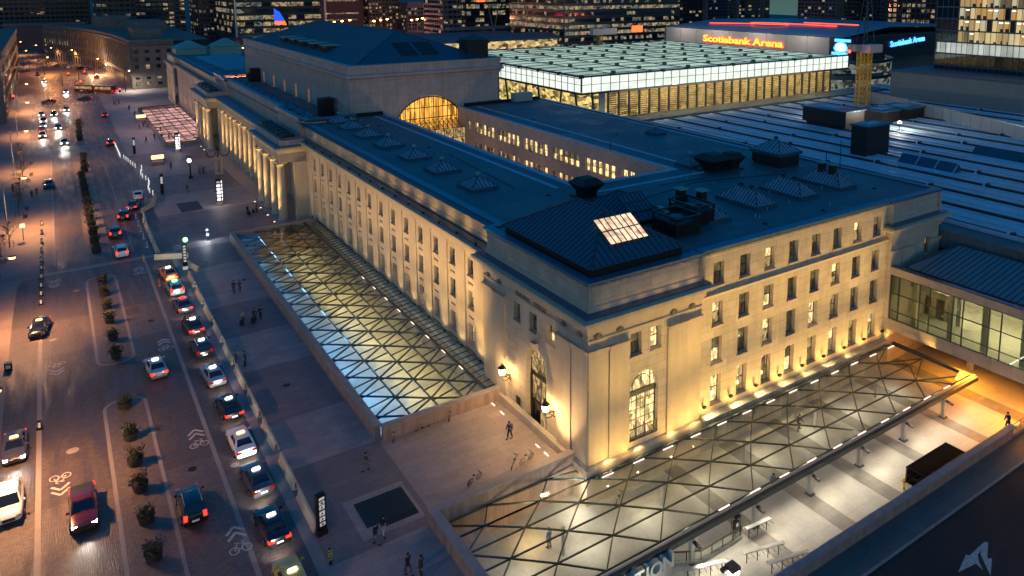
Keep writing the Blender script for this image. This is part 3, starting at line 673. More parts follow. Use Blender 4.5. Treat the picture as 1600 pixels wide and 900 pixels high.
# central block and colonnade
MB().sweep([(0,13.2),(0,18.0)], [(1.6,178),(1.6,165),(1.0,165),(1.0,160.5),(2.0,160.5),(2.0,107),(1.0,107),(1.0,90.8),(1.6,90.8),(1.6,88.9),(10.7,88.9)]).build('attic_wall', STONE_H, ST)
MB().sweep([(0,17.6),(.15,17.7),(.4,17.9),(.42,18.25),(-.5,18.3)], [(1.6,178),(1.6,165),(1.0,165),(1.0,160.5),(2.0,160.5),(2.0,107),(1.0,107),(1.0,90.8),(1.6,90.8),(1.6,88.9),(10.7,88.9)]).build('attic_coping', COPING, ST)
roof('roof', 1.2, 10.7, 89.1, 178, 16.6)
MB().box(1.5,10.7,89.0,89.15,16.6,18.2).box(1.5,1.7,89,178,16.6,18.2).build('parapet_back', STONE_H, ST)
for i in range(12):
    y = 93 + 6.4*i; skylight(4.6, y, 1.5, 1.7, 1.2, 16.6, ())
for x, y in ((8.6,100.5),(9.2,166.5)): MB().box(x-1.2,x+1.2,y-1.5,y+1.5,16.6,19.9).box(x-1.3,x+1.3,y-1.6,y+1.6,19.9,20.05).build('air_handler', BLACK, ST)
b=MB()
for i in range(9): b.tube((9.8,90+i*1.1,18.1),(9.8,90+i*1.1,19.2),.04,5)
b.tube((9.8,90,19.2),(9.8,98.8,19.2),.04,5).tube((9.8,90,18.7),(9.8,98.8,18.7),.03,5).build('guard_rail', STEEL_L, ST)
b=MB().tube((8.2,88.4,17.3),(8.2,90,18.6),.05,5).tube((9.6,88.4,17.3),(9.6,90,18.6),.05,5)
for i in range(6): b.box(8.2,9.6,88.4+i*.27,88.6+i*.27,17.4+i*.22,17.45+i*.22)
b.build('roof_steps', STEEL_L, ST)
paths = [(-1.0,183.0),(-4.1,183.0),(-4.1,160.5),(-1.5,160.5),(-1.5,108.2),(-4.1,108.2),(-4.1,87.6),(1.0,87.6)]
MB().sweep([(-1.6,10.95),(-.6,10.95),(-.6,11.7),(-.45,11.75),(-.45,12.6),(-.2,12.8),(.1,13.3),(.35,13.4),(.35,13.75),(-.3,13.9),(-3.5,14.0)], paths).build('entablature', STONE_T, ST)
MB().sweep([(-2.6,14.0),(0.1,13.85),(.12,13.9),(-2.6,14.08)], paths).build('cornice_flashing', COPING, ST)
for y0,y1 in ((161.2,182.4),(88.2,107.6)):
    MB().box(-3.2,1.0,y0,y1,13.95,14.9).box(-3.4,-3.2,y0,y1,13.95,15.1).box(-2.4,-.2,y0+1.5,y1-1.5,14.9,15.2).build('parapet_block', STONE_H, ST)
    b=MB()
    for k in range(6): b.box(-2.6,-.4,y0+1.2+k*3.1,y0+3.6+k*3.1,15.1,15.6)
    b.build('roof_coffer', BLACK, ST)
MB().box(2.3,2.6,88,182,0,13.8).build('wall', STONE, ST)
for y in (88.1, 107.9, 161.0, 182.0): MB().box(-1.2,2.4,y-.5,y+.5,0,11).build('anta', STONE_T, ST)
for y0, y1 in ((108.4,160.5),): 
    for i in range(10):
        y = y0+2.6+i*5.1; MB().box(2.1,2.35,y-1,y+1,.2,4.4).box(2.1,2.35,y-1,y+1,6,9.5).build('window', LITD if i%2 else DGLASS, ST)
colm = MB().lathe([(.95,0),(.95,.35),(.86,.45),(.92,.6),(.8,.75),(.8,3.2),(.76,6.5),(.68,9.9),(.72,10.0),(.72,10.15),(.9,10.5),(.9,10.55)],0,0,20).box(-.98,.98,-.98,.98,10.55,10.95).mesh('column', [STONE_T])
cols = [(-2.95,y) for y in (90.0,95.0,100.6,105.6)] + [(-.35,111.2+5.15*i) for i in range(10)] + [(-2.95,y) for y in (163.4,168.4,174.2,179.6)]
for x, y in cols:
    o = ob('column', colm, ST, (x,y,0)); 
smooth(ST.children[-1], 30)
MB().box(-4.4,2.3,87.6,183,0,.12).build('portico_step', GRANITE, ST)

# the great hall
b = MB()
ops = [(184-y-.6, 184-y+.6, 16.75, 19.6) for y in (161.6,150.9,140.5,130.2,119.7,171.9)]
facade(b, (10.7,184), (0,-1), (-1,0), 92, 5, 25, ops, .35)
b.box(42.8,43,92,184,5,25)
ops2 = [(8.1,24.5,5,20.1)]
facade(b, (10.7,92), (1,0), (0,-1), 32.3, 5, 25, ops2, .8); arch_fill(b, (10.7,92), (1,0), (0,-1), 16.3, 8.2, 11.9, 20.1, .8, 28)
b.build('hall_wall', STONE_H, ST)
for y in (161.6,150.9,140.5,130.2,119.7,171.9): window(ST, (10.7,184), (0,-1), (-1,0), 184-y, 16.75, 1.2, 2.85, 'A', .35)
ring = [(10.7,184),(10.7,92),(43,92),(43,184)]
MB().sweep([(0,23.8),(.15,23.9),(.2,24.3),(.55,24.6),(.75,24.7),(.75,25.1),(.2,25.3),(.15,26.4),(.3,26.5),(.3,26.95),(-.6,27.0),(-.6,26.2)], ring).build('hall_cornice', STONE_H, ST)
MB().sweep([(-.62,27.0),(.34,26.96),(.34,27.02),(-.62,27.06)], ring).build('hall_coping', COPING, ST)
b = MB(); zr=26.4; b.poly([(11.3,92.6,zr),(42.4,92.6,zr),(26.9,108,32.4)]); b.poly([(42.4,92.6,zr),(42.4,183.4,zr),(26.9,168,32.4),(26.9,108,32.4)]); b.poly([(42.4,183.4,zr),(11.3,183.4,zr),(26.9,168,32.4)]); b.poly([(11.3,183.4,zr),(11.3,92.6,zr),(26.9,108,32.4),(26.9,168,32.4)])
hr = b.build('hall_roof', COPPER, ST)
c = MB(); 
for i in range(1,48):
    x = 11.3+31.1*i/48; t = 1-abs(x-26.85)/15.55; c.bar((x,92.6,zr+.08),(x,92.6+15.4*t,zr+.08+6*t),.07,.09)
for i in range(1,100):
    y = 92.6+90.8*i/100; t = min(1,(y-92.6)/15.4,(183.4-y)/15.4); c.bar((11.3,y,zr+.06),(11.3+15.6*t,y,zr+.06+6*t),.05,.06)
c.bar((11.3,92.6,zr+.1),(26.9,108,32.5),.2,.1).bar((42.4,92.6,zr+.1),(26.9,108,32.5),.2,.1).bar((26.9,108,32.5),(26.9,168,32.5),.3,.15)
stuff(c.build('standing_seam', SEAM, hr))
for x in (23.0,27.6):
    for k in range(2):
        t0 = (.26,.46)[k]*1.0
        y0 = 92.6+15.4*t0; slope_panel('hall_roof_light', (x+.2,y0,zr+6*t0), (1,0,0), (0,15.4,6), 3.6, 2.6, 7, 1, BLACK, SEAM, .09)
for i in range(5):
    y = 121+8.6*i; b=MB(); t=.22
    z = zr+6*t; x = 11.3+15.6*t
    b.box(x-.2,x+3.2,y-2.0,y+2.0,z-.4,z+1.1); d=b.build('dormer', BRONZE, ST)
    MB().box(x-.5,x+3.3,y-2.2,y+2.2,z+1.1,z+1.25).build('dormer_roof', GREEN_CU, d)
MB().box(37.6,42.6,96,100,26.5,30.6).box(37.3,42.9,95.7,100.3,29.8,30.3).build('chimney_block', BRONZE, ST)
seam_roof(37.6,42.6,96,100,30.6,1.1,.5,'turret_roof')
# lunette window and glazed lean-to
b = MB(); 
for i in range(-8,9):
    x = i*1.02; 
    if abs(x) < 8.1: b.box(27+x-.06,27+x+.06,92.5,92.65,11.9,11.9+math.sqrt(8.2**2-x*x))
for z in (15.4,17.6): 
    hw = math.sqrt(8.2**2-(z-11.9)**2); b.box(27-hw,27+hw,92.5,92.66,z,z+.14)
for k in range(24):
    a=math.pi*k/24; c2=math.pi*(k+1)/24; b.bar((27+8.1*math.cos(a),92.3,11.9+8.1*math.sin(a)),(27+8.1*math.cos(c2),92.3,11.9+8.1*math.sin(c2)),.22,.22)
lw = b.build('lunette_window', BRONZE, ST)
p=[(27+8.15*math.cos(math.pi*k/24),92.75,11.9+8.15*math.sin(math.pi*k/24)) for k in range(25)]
LUN = lit("lunette_glow", (1.,.45,.07), .85, .25, 1.1, .14); MB().poly(p).build('pane', LUN, lw)
b = MB()
for i in range(15): 
    x=20.6+i*.98; b.bar((x,92,15.3),(x,88.6,13.7),.08,.12)
    if i%2==0: b.box(x-.05,x+.05,88.55,88.65,5,13.7)
for z in (13.6,11.6,9.6): b.box(20.6,34.3,88.52,88.68,z,z+.1)
lt = b.build('glazed_lean_to', SEAM, ST); MB().poly([(20.6,92,15.2),(34.3,92,15.2),(34.3,88.6,13.6),(20.6,88.6,13.6)]).build('pane', glass("lean_to_glass",(.75,.7,.55),.2), lt); MB().box(20.6,34.3,88.7,88.75,5,13.5).build('pane', LITM, lt); MB().box(34.3,34.4,88.6,92,5,13.6).box(34.3,34.4,88.6,90.2,13.6,14.3).build('pane', LITM, lt)
# green copper roofs and solar panels on the far wing
for x,y,a,z1 in ((6.5,259,5.0,19.6),(16.0,243,4.4,21)):
    MB().box(x-a,x+a,y-a,y+a,17.3,z1).build('pavilion_roof_wall', GREEN_CU, ST); MB().frustum(x,y,z1,z1+2.6,a+.5,a+.5,.6,.6).build('pavilion_roof', GREEN_CU, ST)
sol = MB().add([(-1.5,-.9,.25),(1.5,-.9,.25),(1.5,.9,1.0),(-1.5,.9,1.0)],[(0,1,2,3)]).mesh('solar_panel', mat("solar_glass",(.08,.26,.32),.2,.2,1,spec=.8))
for i in range(13):
    for j in range(4): ob('solar_panel', sol, ST, (7.6+j*3.3-.1*i, 190+i*3.6, 17.4))
# rooftop air unit and small antennae
MB().box(45.2,49.6,89.3,91,17.5,19.3).build('air_handler', STEEL_L, ST)
b=MB()
for x,y,h in ((47.5,12.5,3.2),(52.0,13.6,4.0),(33,40,1.5)): b.tube((x,y,17.3),(x,y,17.3+h),.05,6)
b.build('mast', BLACK, ST)

# ------------------------------------------------------------------ glass canopies
def tri_canopy(t, tris, beamset, o, z, w=.09, h=.13, gm=GLASS):
    for a, b_, c in tris:
        m = MB().up([(a[0]-o[0],a[1]-o[1],z),(b_[0]-o[0],b_[1]-o[1],z),(c[0]-o[0],c[1]-o[1],z)])
        m.build('glass_pane', gm, t)
    for a, b_ in beamset:
        MB().bar((a[0]-o[0],a[1]-o[1],z-.02),(b_[0]-o[0],b_[1]-o[1],z-.02),w,h).build('beam', STEEL, t)
CZ = .12
cp = thing('glass_canopy', 'triangulated glass and steel canopy wrapping the floodlit corner of the station', 'canopy', (0,-5,0))
rowsY = [-.35, -2.3, -4.5, -6.85, -9.45]; dx = 5.13
nodes_ = []
for r, y in enumerate(rowsY):
    off = 0.05 if r % 2 == 0 else 2.62
    nodes_.append([(off + dx*k, y) for k in range(-3, 9) if -13.6 < off + dx*k < 43.6])
tris = []; bs = set()
def edge(a, b_): bs.add((a,b_) if a < b_ else (b_,a))
for r in range(4):
    A, B_ = nodes_[r], nodes_[r+1]
    pts = sorted([(p, 0) for p in A] + [(p, 1) for p in B_], key=lambda q: q[0][0])
    for i in range(len(pts)-2):
        tr = [pts[i][0], pts[i+1][0], pts[i+2][0]]
        if len({pts[i][1], pts[i+1][1], pts[i+2][1]}) == 2 and pts[i][1] != pts[i+1][1]:
            tris.append(tr)
            for j in range(3): edge(tr[j], tr[(j+1)%3])
# closing strips at both ends and the corner piece west of the building
L0 = [(-13.0,-.35),(-13.0,-4.5),(-13.0,-9.45)]; R0_ = [(43.3,-.35),(43.6,-4.5),(44.4,-9.45)]
nA = {r: sorted(nodes_[r]) for r in range(5)}
for r, e in ((0,L0[0]),(2,L0[1]),(4,L0[2])): 
    edge(e, nA[r][0])
for rr in (1,3):
    n0 = nA[rr][0]; up = L0[rr//2]; dn_ = L0[rr//2+1]
    tris += [[up, nA[rr-1][0], n0],[dn_, nA[rr+1][0], n0],[up,dn_,n0]]
    for a in (up,dn_): edge(a,n0)
for rr in (1,3):
    n0 = nA[rr][-1]; up = R0_[rr//2]; dn_ = R0_[rr//2+1]
    tris += [[up, nA[rr-1][-1], n0],[dn_, nA[rr+1][-1], n0],[up,dn_,n0]]
    for a in (up,dn_): edge(a,n0); 
for r, e in ((0,R0_[0]),(2,R0_[1]),(4,R0_[2])): edge(e, nA[r][-1])
top = [(-13.0,1.55),(-8.9,1.6),(-3.1,1.6),(-.4,1.2)]; base_ = [L0[0]] + [p for p in nA[0] if p[0] < 0.2]
pts = [(-13.0,-.35),(-10.21,-.35),(-5.08,-.35),(.05,-.35)]
q = [(top[0],pts[0],pts[1]),(top[0],pts[1],top[1]),(top[1],pts[1],pts[2]),(top[1],pts[2],top[2]),(top[2],pts[2],pts[3]),(top[2],pts[3],top[3])]
for tr in q:
    tris.append(list(tr))
    for j in range(3): edge(tr[j], tr[(j+1)%3])
tri_canopy(cp, tris, sorted(bs), (0,-5), CZ)
MB().box(-13.3,44.6,-5.35,-4.95,-.28,.16).build('edge_beam', STEEL, cp)     # front fascia
MB().box(-13.3,44.7,-5.0,-4.78,-.2,.2).build('edge_rail', STEEL_L, cp)
MB().box(44.3,44.65,-4.95,4.7,-.22,.14).build('edge_beam', STEEL, cp)
MB().box(.4,43.2,4.1,4.35,.14,.34).build('wall_rail', STEEL, cp)
st_m = MB().box(-.6,.6,-.05,.05,0,.05).mesh('light_strip', E_STRIP)
for i in range(10): ob('light_strip', st_m, cp, (6.7+3.66*i, -4.62, .18))
for i in range(13): ob('light_strip', st_m, cp, (1.4+3.46*i, 3.95, .2))
for i in range(6):
    x = 2.7+7.13*i
    p = MB().box(x-.2,x+.2,-5.3,-4.95,LOW,-.28).build('post', STEEL_L, cp)
    MB().box(x-.32,x+.32,-5.45,-4.8,LOW,LOW+.1).build('base_plate', STEEL, p)
    MB().bar((x,-5.35,-.5),(x,-6.1,-.62),.32,.12).build('flood_light', BLACK, p)
# internal columns and the round skylight glow below
for x in (-5.1,5.2,15.4,25.7,36):
    MB().tube((x,1.2,LOW),(x,1.2,.0),.16,10).build('post', STEEL_L, cp)

mc = thing('moat_canopy', 'long glass roof with crossed steel fins over the moat beside the office wing', 'canopy', (-6,16,0))
xs_ = [-12.35,-9.4,-6.5,-3.75,-1.3]; zz = [.95,.98,1.0,1.02,1.05]; ox, oy = -6, 16
P3 = lambda c, y: (xs_[c]-ox, y-oy, zz[c])
Y0, Y1 = 16.1, 82.9
cols_ = []
for c in range(5):
    ys = [Y0] + [ (17.9 if c % 2 == 0 else 19.95)+4.53*k + (0 if c%2==0 else .2) for k in range(15)]
    ys = [y for y in ys if y <= Y1-.5] + [Y1]; ys = [y for i, y in enumerate(ys) if i == 0 or y-ys[i-1] > .3]; cols_.append(ys)
beams = []; 
for c in range(4):
    A = [(y,c) for y in cols_[c]]; B_ = [(y,c+1) for y in cols_[c+1]]
    i = j = 0
    while i < len(A)-1 or j < len(B_)-1:
        adv = (j == len(B_)-1) or (i < len(A)-1 and A[i+1][0] <= B_[j+1][0])
        a, b_ = A[i], B_[j]; n_ = A[i+1] if adv else B_[j+1]
        MB().up([P3(a[1],a[0]),P3(b_[1],b_[0]),P3(n_[1],n_[0])]).build('glass_pane', GLASS, mc)
        if adv: i += 1
        else: j += 1
        if i < len(A)-1 or j < len(B_)-1: beams.append((P3(c,A[i][0]),P3(c+1,B_[j][0]),.10,.18))
for c in range(5): 
    beams.append((P3(c,Y0),P3(c,Y1),.09,.2))
# secondary fins hanging under the glass across each bay
for c in range(4):
    k = 0; y = Y0+1.6
    while y < Y1-1.5:
        beams.append(((xs_[c]-ox,y-oy,zz[c]-.22),(xs_[c+1]-ox,y+.9-oy,zz[c+1]-.22),.035,.17)); y += 2.265
for a, b_, w_, h_ in beams: MB().bar(a,b_,w_,h_).build('beam', STEEL, mc)
# raised glazed louvres against the building
n = 58; lp = MB().poly([(0,.06,1.12),(1.95,.06,1.35),(1.95,1.08,1.35),(0,1.08,1.12)]).mesh('glass_pane', GLASS); lf = MB().bar((0,0,1.15),(1.95,0,1.38),.045,.10).mesh('fin', STEEL)
for i in range(n): ob('glass_pane', lp, mc, (-1.1-ox, Y0-oy+.1+i*1.14, 0)); ob('fin', lf, mc, (-1.1-ox, Y0-oy+.1+i*1.14, 0))
MB().box(-1.45-ox,-1.15-ox,0.1,Y1-oy,.9,1.2).build('gutter_beam', STEEL, mc)
MB().box(.85-ox,1.05-ox,0.1,Y1-oy,1.0,1.5).build('gutter_beam', STONE_D, mc)
sm = MB().box(-.05,.05,-.45,.45,0,.05).mesh('light_strip', E_STRIP)
for i in range(8): ob('light_strip', sm, mc, (-1.55-ox, 21.2+4.4*i-oy, 1.22))

pc = thing('far_skylight', 'pink lit gridded glass roof sunk in the far plaza by the colonnade', 'skylight', (-6,174,0))
PINKFL = lit("pink_floor_glow", (1., .50, .48), .75, .35, .25, .25, 0)
for i in range(5):
    for j in range(11):
        x0=-6.1+2.42*i; y0=.4+6.3*j; z0=1.0+.05*i
        MB().poly([(x0,y0,z0),(x0+2.42,y0,z0+.05),(x0+2.42,y0+6.3,z0+.05),(x0,y0+6.3,z0)]).build('glass_pane', GLASS, pc)
for i in range(6): MB().bar((-6.1+2.42*i,.4,1.05+.05*i),(-6.1+2.42*i,69.7,1.05+.05*i),.14,.25).build('beam', STEEL, pc)
for j in range(12): MB().bar((-6.1,.4+6.3*j,1.05),(6.0,.4+6.3*j,1.3),.12,.2).build('beam', STEEL, pc)
for j in range(17): MB().bar((-6.0,1+4.06*j,.85),(6.0,3.0+4.06*j,.95),.14,.12).build('light_baffle', [emit("baffle_light",(1.,.6,.55),.55), STEEL][0] if j == -1 else STEEL_L, pc)
MB().poly([(-6.1,.4,.02),(6,.4,.02),(6,69.7,.02),(-6.1,69.7,.02)]).build('glowing_floor', PINKFL, pc)  # the floor itself glows, in place of lamps below the glass

# station name on the end wall under the canopy edge
sg = thing('station_sign', 'grey block letters standing on the pale sloping wall end under the canopy', 'sign', (-3.8,-10.3,0))
MB().box(-5.6,4.0,-.35,.35,LOW,-.1).build('sign_wall', CONC_W, sg)
x = -8.0
for ch, wd in (('U',.92),('N',.92),('I',.42),('O',1.0),('N',.92),(' ',.6),('S',.8),('T',.86),('A',.95),('T',.86),('I',.42),('O',1.0),('N',.95)): 
    if ch != ' ':
        me = text_mesh(ch, 1.55, .22, [TXT], bold=.035); o = ob('letter', me, sg, (x+wd*.6,-.62,-.75)); o.rotation_euler = (math.radians(90),0,0)
    x += wd*1.2
sg_shift = 3.75-(x)
for c in sg.children:
    if c.name.startswith('letter'): c.location.x += sg_shift

# ------------------------------------------------------------------ glazed bridge over the underpass
BR = thing('glass_bridge', 'warm lit glass walled bridge with seamed metal roof at the right of the station', 'bridge', (43.4,-20,0))
y0b, y1b = -42, 19.9
b = MB(); b.box(.05,13,y0b,y1b,2.6,3.0).box(.05,13,y0b,y1b,8.9,9.1); b.build('floor_slab', CONC_W, BR)
tl = mat("bridge_tile", (.40,.33,.26), .5, .1, 1.2)
for z0_, z1_, n_ in ((2.0,2.62,1),(2.64,3.3,1),(8.72,9.2,1),(9.22,9.62,1)):
    me = MB().box(0,.16,.015,1.985 if z1_ < 5 else 1.185,z0_,z1_).mesh('facing_panel', tl); stp = 2.0 if z1_ < 5 else 1.2
    for i in range(int(45/stp)): ob('facing_panel', me, BR, (0, 19.9-stp*(i+1), 0))
MB().box(.17,.3,y0b,y1b,1.95,3.3).box(.17,.3,y0b,y1b,8.7,9.6).build('backing', SEAM, BR)
MB().box(-.1,.6,y0b,y1b,9.63,9.75).build('eaves_gutter', BGLASS, BR)
ys = [-.2,-1.25,-3.8,-5.0,-7.65,-8.75,-11.5,-12.75,-15.4,-16.6,-19.2,-20.5,-23.2,-27,-31,-35]
for a in ys: MB().box(.02,.16,a+20-.05,a+20+.05,3.3,8.72).build('mullion', STEEL, BR)
for z in (3.35,4.35,6.5,8.6): MB().box(.03,.15,-16,19.8,z,z+.09).build('transom', STEEL, BR)
for a, c in zip(ys, ys[1:]): MB().box(.08,.1,c+20+.05,a+20-.05,3.4,8.7).build('glass_pane', GLASS_B, BR)
IN = mat("interior_wall", (.50,.47,.38), .7, .15, .4); INF = mat("interior_floor", (.44,.42,.34), .3, .2, .3)
MB().box(.3,12,y0b,y1b,3.0,3.1).build('interior_floor', INF, BR)
b = MB().box(11.8,12,y0b,y1b,3.1,8.9).box(5.0,5.3,14,19.8,3.1,8.9); b.build('interior_wall', IN, BR)
for a in (-2.6,-6.9,-10.6,-14.6,-18.6,-22.6): MB().box(1.1,1.7,a+20-.3,a+20+.3,3.1,8.9).build('interior_column', STEEL_L, BR)
for a in (-4.2,-8.6,-13.2,-17.5): MB().box(6.5,9.5,a+20-.07,a+20+.07,8.8,8.88).build('ceiling_light', E_WHITE, BR)
MB().box(2.2,2.35,13.2,18.6,7.1,7.55).build('hanging_sign', STEEL_L, BR)
for a in (2.2,3.6,5.0): MB().box(4.85,4.98,20-a-.45,20-a+.45,3.3,5.6).build('doorway', BRONZE, BR)
b = MB(); b.poly([(1.0,18.7,9.75),(9.2,16.9,11.3),(9.2,-40,11.3),(1.0,-40,9.75)]).poly([(1.0,18.7,9.75),(9.2,19.6,9.75),(9.2,16.9,11.3)]).poly([(9.2,16.9,11.3),(13,16.9,9.75),(13,-40,9.75),(9.2,-40,11.3)])
br_ = b.build('seamed_roof', BROOF, BR)
c = MB()
for i in range(70):
    y = 18.2-.62*i; 
    if y < 17: c.bar((1.0,y,9.82),(9.2,y,11.37),.05,.07)
c.bar((1.0,18.7,9.8),(9.2,16.9,11.4),.12,.12).bar((1.0,18.7,9.8),(1.0,-40,9.8),.12,.1).bar((9.2,16.9,11.4),(9.2,-40,11.4),.12,.12); stuff(c.build('standing_seam', SEAM, br_))
MB().box(12.9,13.3,y0b,12,LOW,2.6).build('underpass_back_wall', CONC_W, BR)
for yy in (-6.5,): MB().box(7,7.8,yy+20-.4,yy+20+.4,LOW,2.6).build('pier', CONC_W, BR)

# ------------------------------------------------------------------ train shed roof, plant boxes, atrium
TS = thing('train_shed', 'vast pale blue flat train shed roof crossed by long dark smoke ducts', 'train shed', (90,20,0))
ZS = 11.4
b = MB(); b.box(57.5-90,180-90,-80,72,ZS-1.4,ZS); b.build('roof_deck', SHED, TS)
d1 = MB().box(-.28,.28,-8.9,8.9,ZS,ZS+.32).box(-.5,-.28,-8.8,8.8,ZS,ZS+.1,1).box(-.4,.4,8.9,9.3,ZS,ZS+.55,1).mesh('smoke_duct', [SHED_D, SHED_D])
ridge = MB().box(-.28,.28,-75,72,ZS+.002,ZS+.12).mesh('roof_rib', SHED)
k = 0
for i, x in enumerate([60.5+7.1*i for i in range(16)]):
    for j in range(8):
        y = 80-18.9*j-(i%2)*5
        if y > -52: ob('smoke_duct', d1, TS, (x-90, y-20, 0))
    ob('roof_rib', ridge, TS, (x-90+3.4, 0, 0))
    ob('roof_rib', ridge, TS, (x-90-.9, 0, 0))
MB().box(53.6-90,57.6-90,-60,72,10.0,12.2).build('gutter_walk', ROOF, TS); MB().box(56.9-90,57.7-90,-60,72,12.2,12.5).build('gutter_edge', ROOF_S, TS)
for (x0,x1,y0,y1,z0,z1,g) in ((84.7,91.5,31.6,34.9,ZS,17.0,1),(102.5,108.9,48.8,60.0,ZS+.9,15.6,2),(116.6,123,49.2,55.4,ZS,14.3,1),(126.5,133,49.4,56.6,ZS,14.0,1)):
    o = thing('plant_box', {84.7:'tall dark plant housing standing nearest on the train shed roof',102.5:'wide low dark plant housing raised on a base behind the tall one',116.6:'middle low plant housing on the train shed roof',126.5:'farthest flat plant housing on the train shed roof'}[x0], 'plant housing', ((x0+x1)/2,(y0+y1)/2,ZS), 0, 'plant housings on the train shed roof')
    a=(x1-x0)/2; c_=(y1-y0)/2; MB().box(-a,a,-c_,c_,z0-ZS,z1-ZS-.3).box(-a+.6,a-.6,-c_+.6,c_-.6,-.1,z0-ZS+.05).build('housing', BRONZE, o); MB().box(-a-.3,a+.3,-c_-.3,c_+.3,z1-ZS-.3,z1-ZS).build('cap', COPPER, o)
    MB().box(-a*.5,a*.5,-c_*.4,c_*.4,z1-ZS,z1-ZS+.15).build('hatch', ROOF_S, o)
for lab,(x,y,m_) in {'pitched roof light with pale frame and three panes on the shed roof':(87,21,0),'dark pitched roof light without bars farther out on the shed roof':(104,17,1)}.items():
    o = thing('roof_light', lab, 'roof light', (x,y,ZS))
    MB().add([(-1.6,-5,0),(0,-5,1.5),(1.6,-5,0),(-1.6,5,0),(0,5,1.5),(1.6,5,0)],[(0,1,2),(3,5,4),(0,3,4,1),(1,4,5,2)]).build('glazing', BGLASS if not m_ else COPPER, o)
    if not m_:
        c=MB()
        for yy in (-5,-1.7,1.7,5): c.bar((-1.6,yy,.05),(0,yy,1.56),.16,.08)
        c.bar((-1.6,-5,.06),(-1.6,5,.06),.2,.1).bar((0,-5,1.58),(0,5,1.58),.16,.1); c.build('frame', ROOF_S, o)
for lab,(x,y) in {'bright white work lamp on the shed roof by the crane':(113,63),'bright white work lamp in the middle of the shed roof at right':(113,43)}.items():
    o = thing('work_lamp', lab, 'lamp', (x,y,ZS)); MB().tube((0,0,0),(0,0,1.6),.08,6).build('pole', BLACK, o)
    MB().lathe([(.05,1.5),(.4,1.6),(.45,1.8),(.1,2.0)],0,0,10).build('lamp_head', E_WHITE, o); lamp('POINT', (x,y,ZS+2.6), 900, (1,.9,.75), size=.4)

AT = thing('atrium', 'glowing glass roofed atrium with white glass band and slatted tan wall', 'atrium', (62,88.5,0))
ax, ay, az_ = 96, 78, 21.6
MB().poly([(0,0,az_-.35),(ax,0,az_-.35),(ax,ay,az_-.35),(0,ay,az_-.35)]).build('roof_glow', lit("atrium_roof_glow",(.80,1.,.80),.44,.7,.11,.4,.12,(.8,1.12)), AT)
grid = MB()
for i in range(9): grid.box(i*12-.14,i*12+.14,0,ay,az_-.3,az_-.12)
for j in range(14): grid.box(0,ax,j*6-.05,j*6+.05,az_-.32,az_-.14)
stuff(grid.build('roof_grid', STEEL, AT))
rp = MB().add([(.15,.08,az_-.25),(.15,5.92,az_-.25),(6,5.92,az_+.45),(6,.08,az_+.45),(11.85,5.92,az_-.25),(11.85,.08,az_-.25)],[(0,3,2,1),(3,5,4,2)]).mesh('roof_panel', glass("atrium_roof_glass",(.82,.88,.82),.1,.4))
rb = MB().box(-.42,.42,-.42,.42,az_-.1,az_+.55).mesh('roof_box', SEAM)
for i in range(8):
    for j in range(13): ob('roof_panel', rp, AT, (i*12,j*6,0)); 
    for j in range(9): ob('roof_box', rb, AT, (i*12+.01,j*9+(i%2)*4,0))
for i in range(36): 
    x=i*ax/36; MB().box(x+.06,x+ax/36-.06,-.12,-.02,18.2,az_).build('side_pane', E_ATR, AT)
for i in range(30): 
    y=i*ay/30; MB().box(-.12,-.02,y+.06,y+ay/30-.06,18.2,az_).build('side_pane', E_ATR, AT)
c=MB()
for i in range(37): c.box(i*ax/36-.05,i*ax/36+.05,-.25,-.1,18.0,az_+.2)
for i in range(31): c.box(-.25,-.1,i*ay/30-.05,i*ay/30+.05,18.0,az_+.2)
for z in (18.05,19.9,az_): c.box(-.2,ax,-.22,-.13,z,z+.1).box(-.22,-.13,-.1,ay,z,z+.1)
stuff(c.build('side_frame', STEEL, AT))
MB().box(-.3,ax+.3,-.3,.5,17.7,18.05).box(-.3,.5,.5,ay,17.7,18.05).box(-.5,ax+.3,-.45,.9,az_+.1,az_+.3).box(-.5,.9,.9,ay,az_+.1,az_+.3).build('edge_beam', STEEL, AT)
SL = mat("tan_slat", (.48,.38,.20), .5, .15, .5)
sl_ = MB().add([(0,0,0),(2.05,0,0),(2.05,-.32,.30),(0,-.32,.30),(0,.05,.05),(2.05,.05,.05),(2.05,-.27,.35),(0,-.27,.35)],[(0,1,2,3),(4,7,6,5),(0,3,7,4),(1,5,6,2),(3,2,6,7)]).mesh('slat', SL)
for i in range(26):
    for j in range(11): ob('slat', sl_, AT, (7.6+i*3.1,-.2,12.2+j*.5)); 
st2 = MB()
for i in range(27): st2.box(7.2+i*3.1,7.45+i*3.1,-.5,.1,11.4,17.8)
stuff(st2.build('slat_mullion', STEEL, AT))
MB().box(7,ax-7,.3,.5,11.4,17.8).build('slat_backing', lit("slat_glow",(1.,.66,.22),.40,.3,.3,.6,.0), AT)
MB().box(.5,7,3,3.2,11.4,17.8).box(3,3.2,3.2,ay,11.4,17.8).build('lit_interior', lit("concourse_glow",(1.,.72,.25),.55,.1,.5,.9,.0), AT)
for i in range(9): MB().tube((1.2,3+i*8,11.0),(2.0 if i%2 else .4,3+i*8.0,17.8),.28,8).build('slanted_column', STEEL, AT)
for x in (4.0,): MB().tube((x,.4,11),(x-.8,.4,17.8),.28,8).build('slanted_column', STEEL, AT)
MB().box(-2,ax+10,-7,.0,10.5,11.9).build('base_ledge', ROOF, AT)

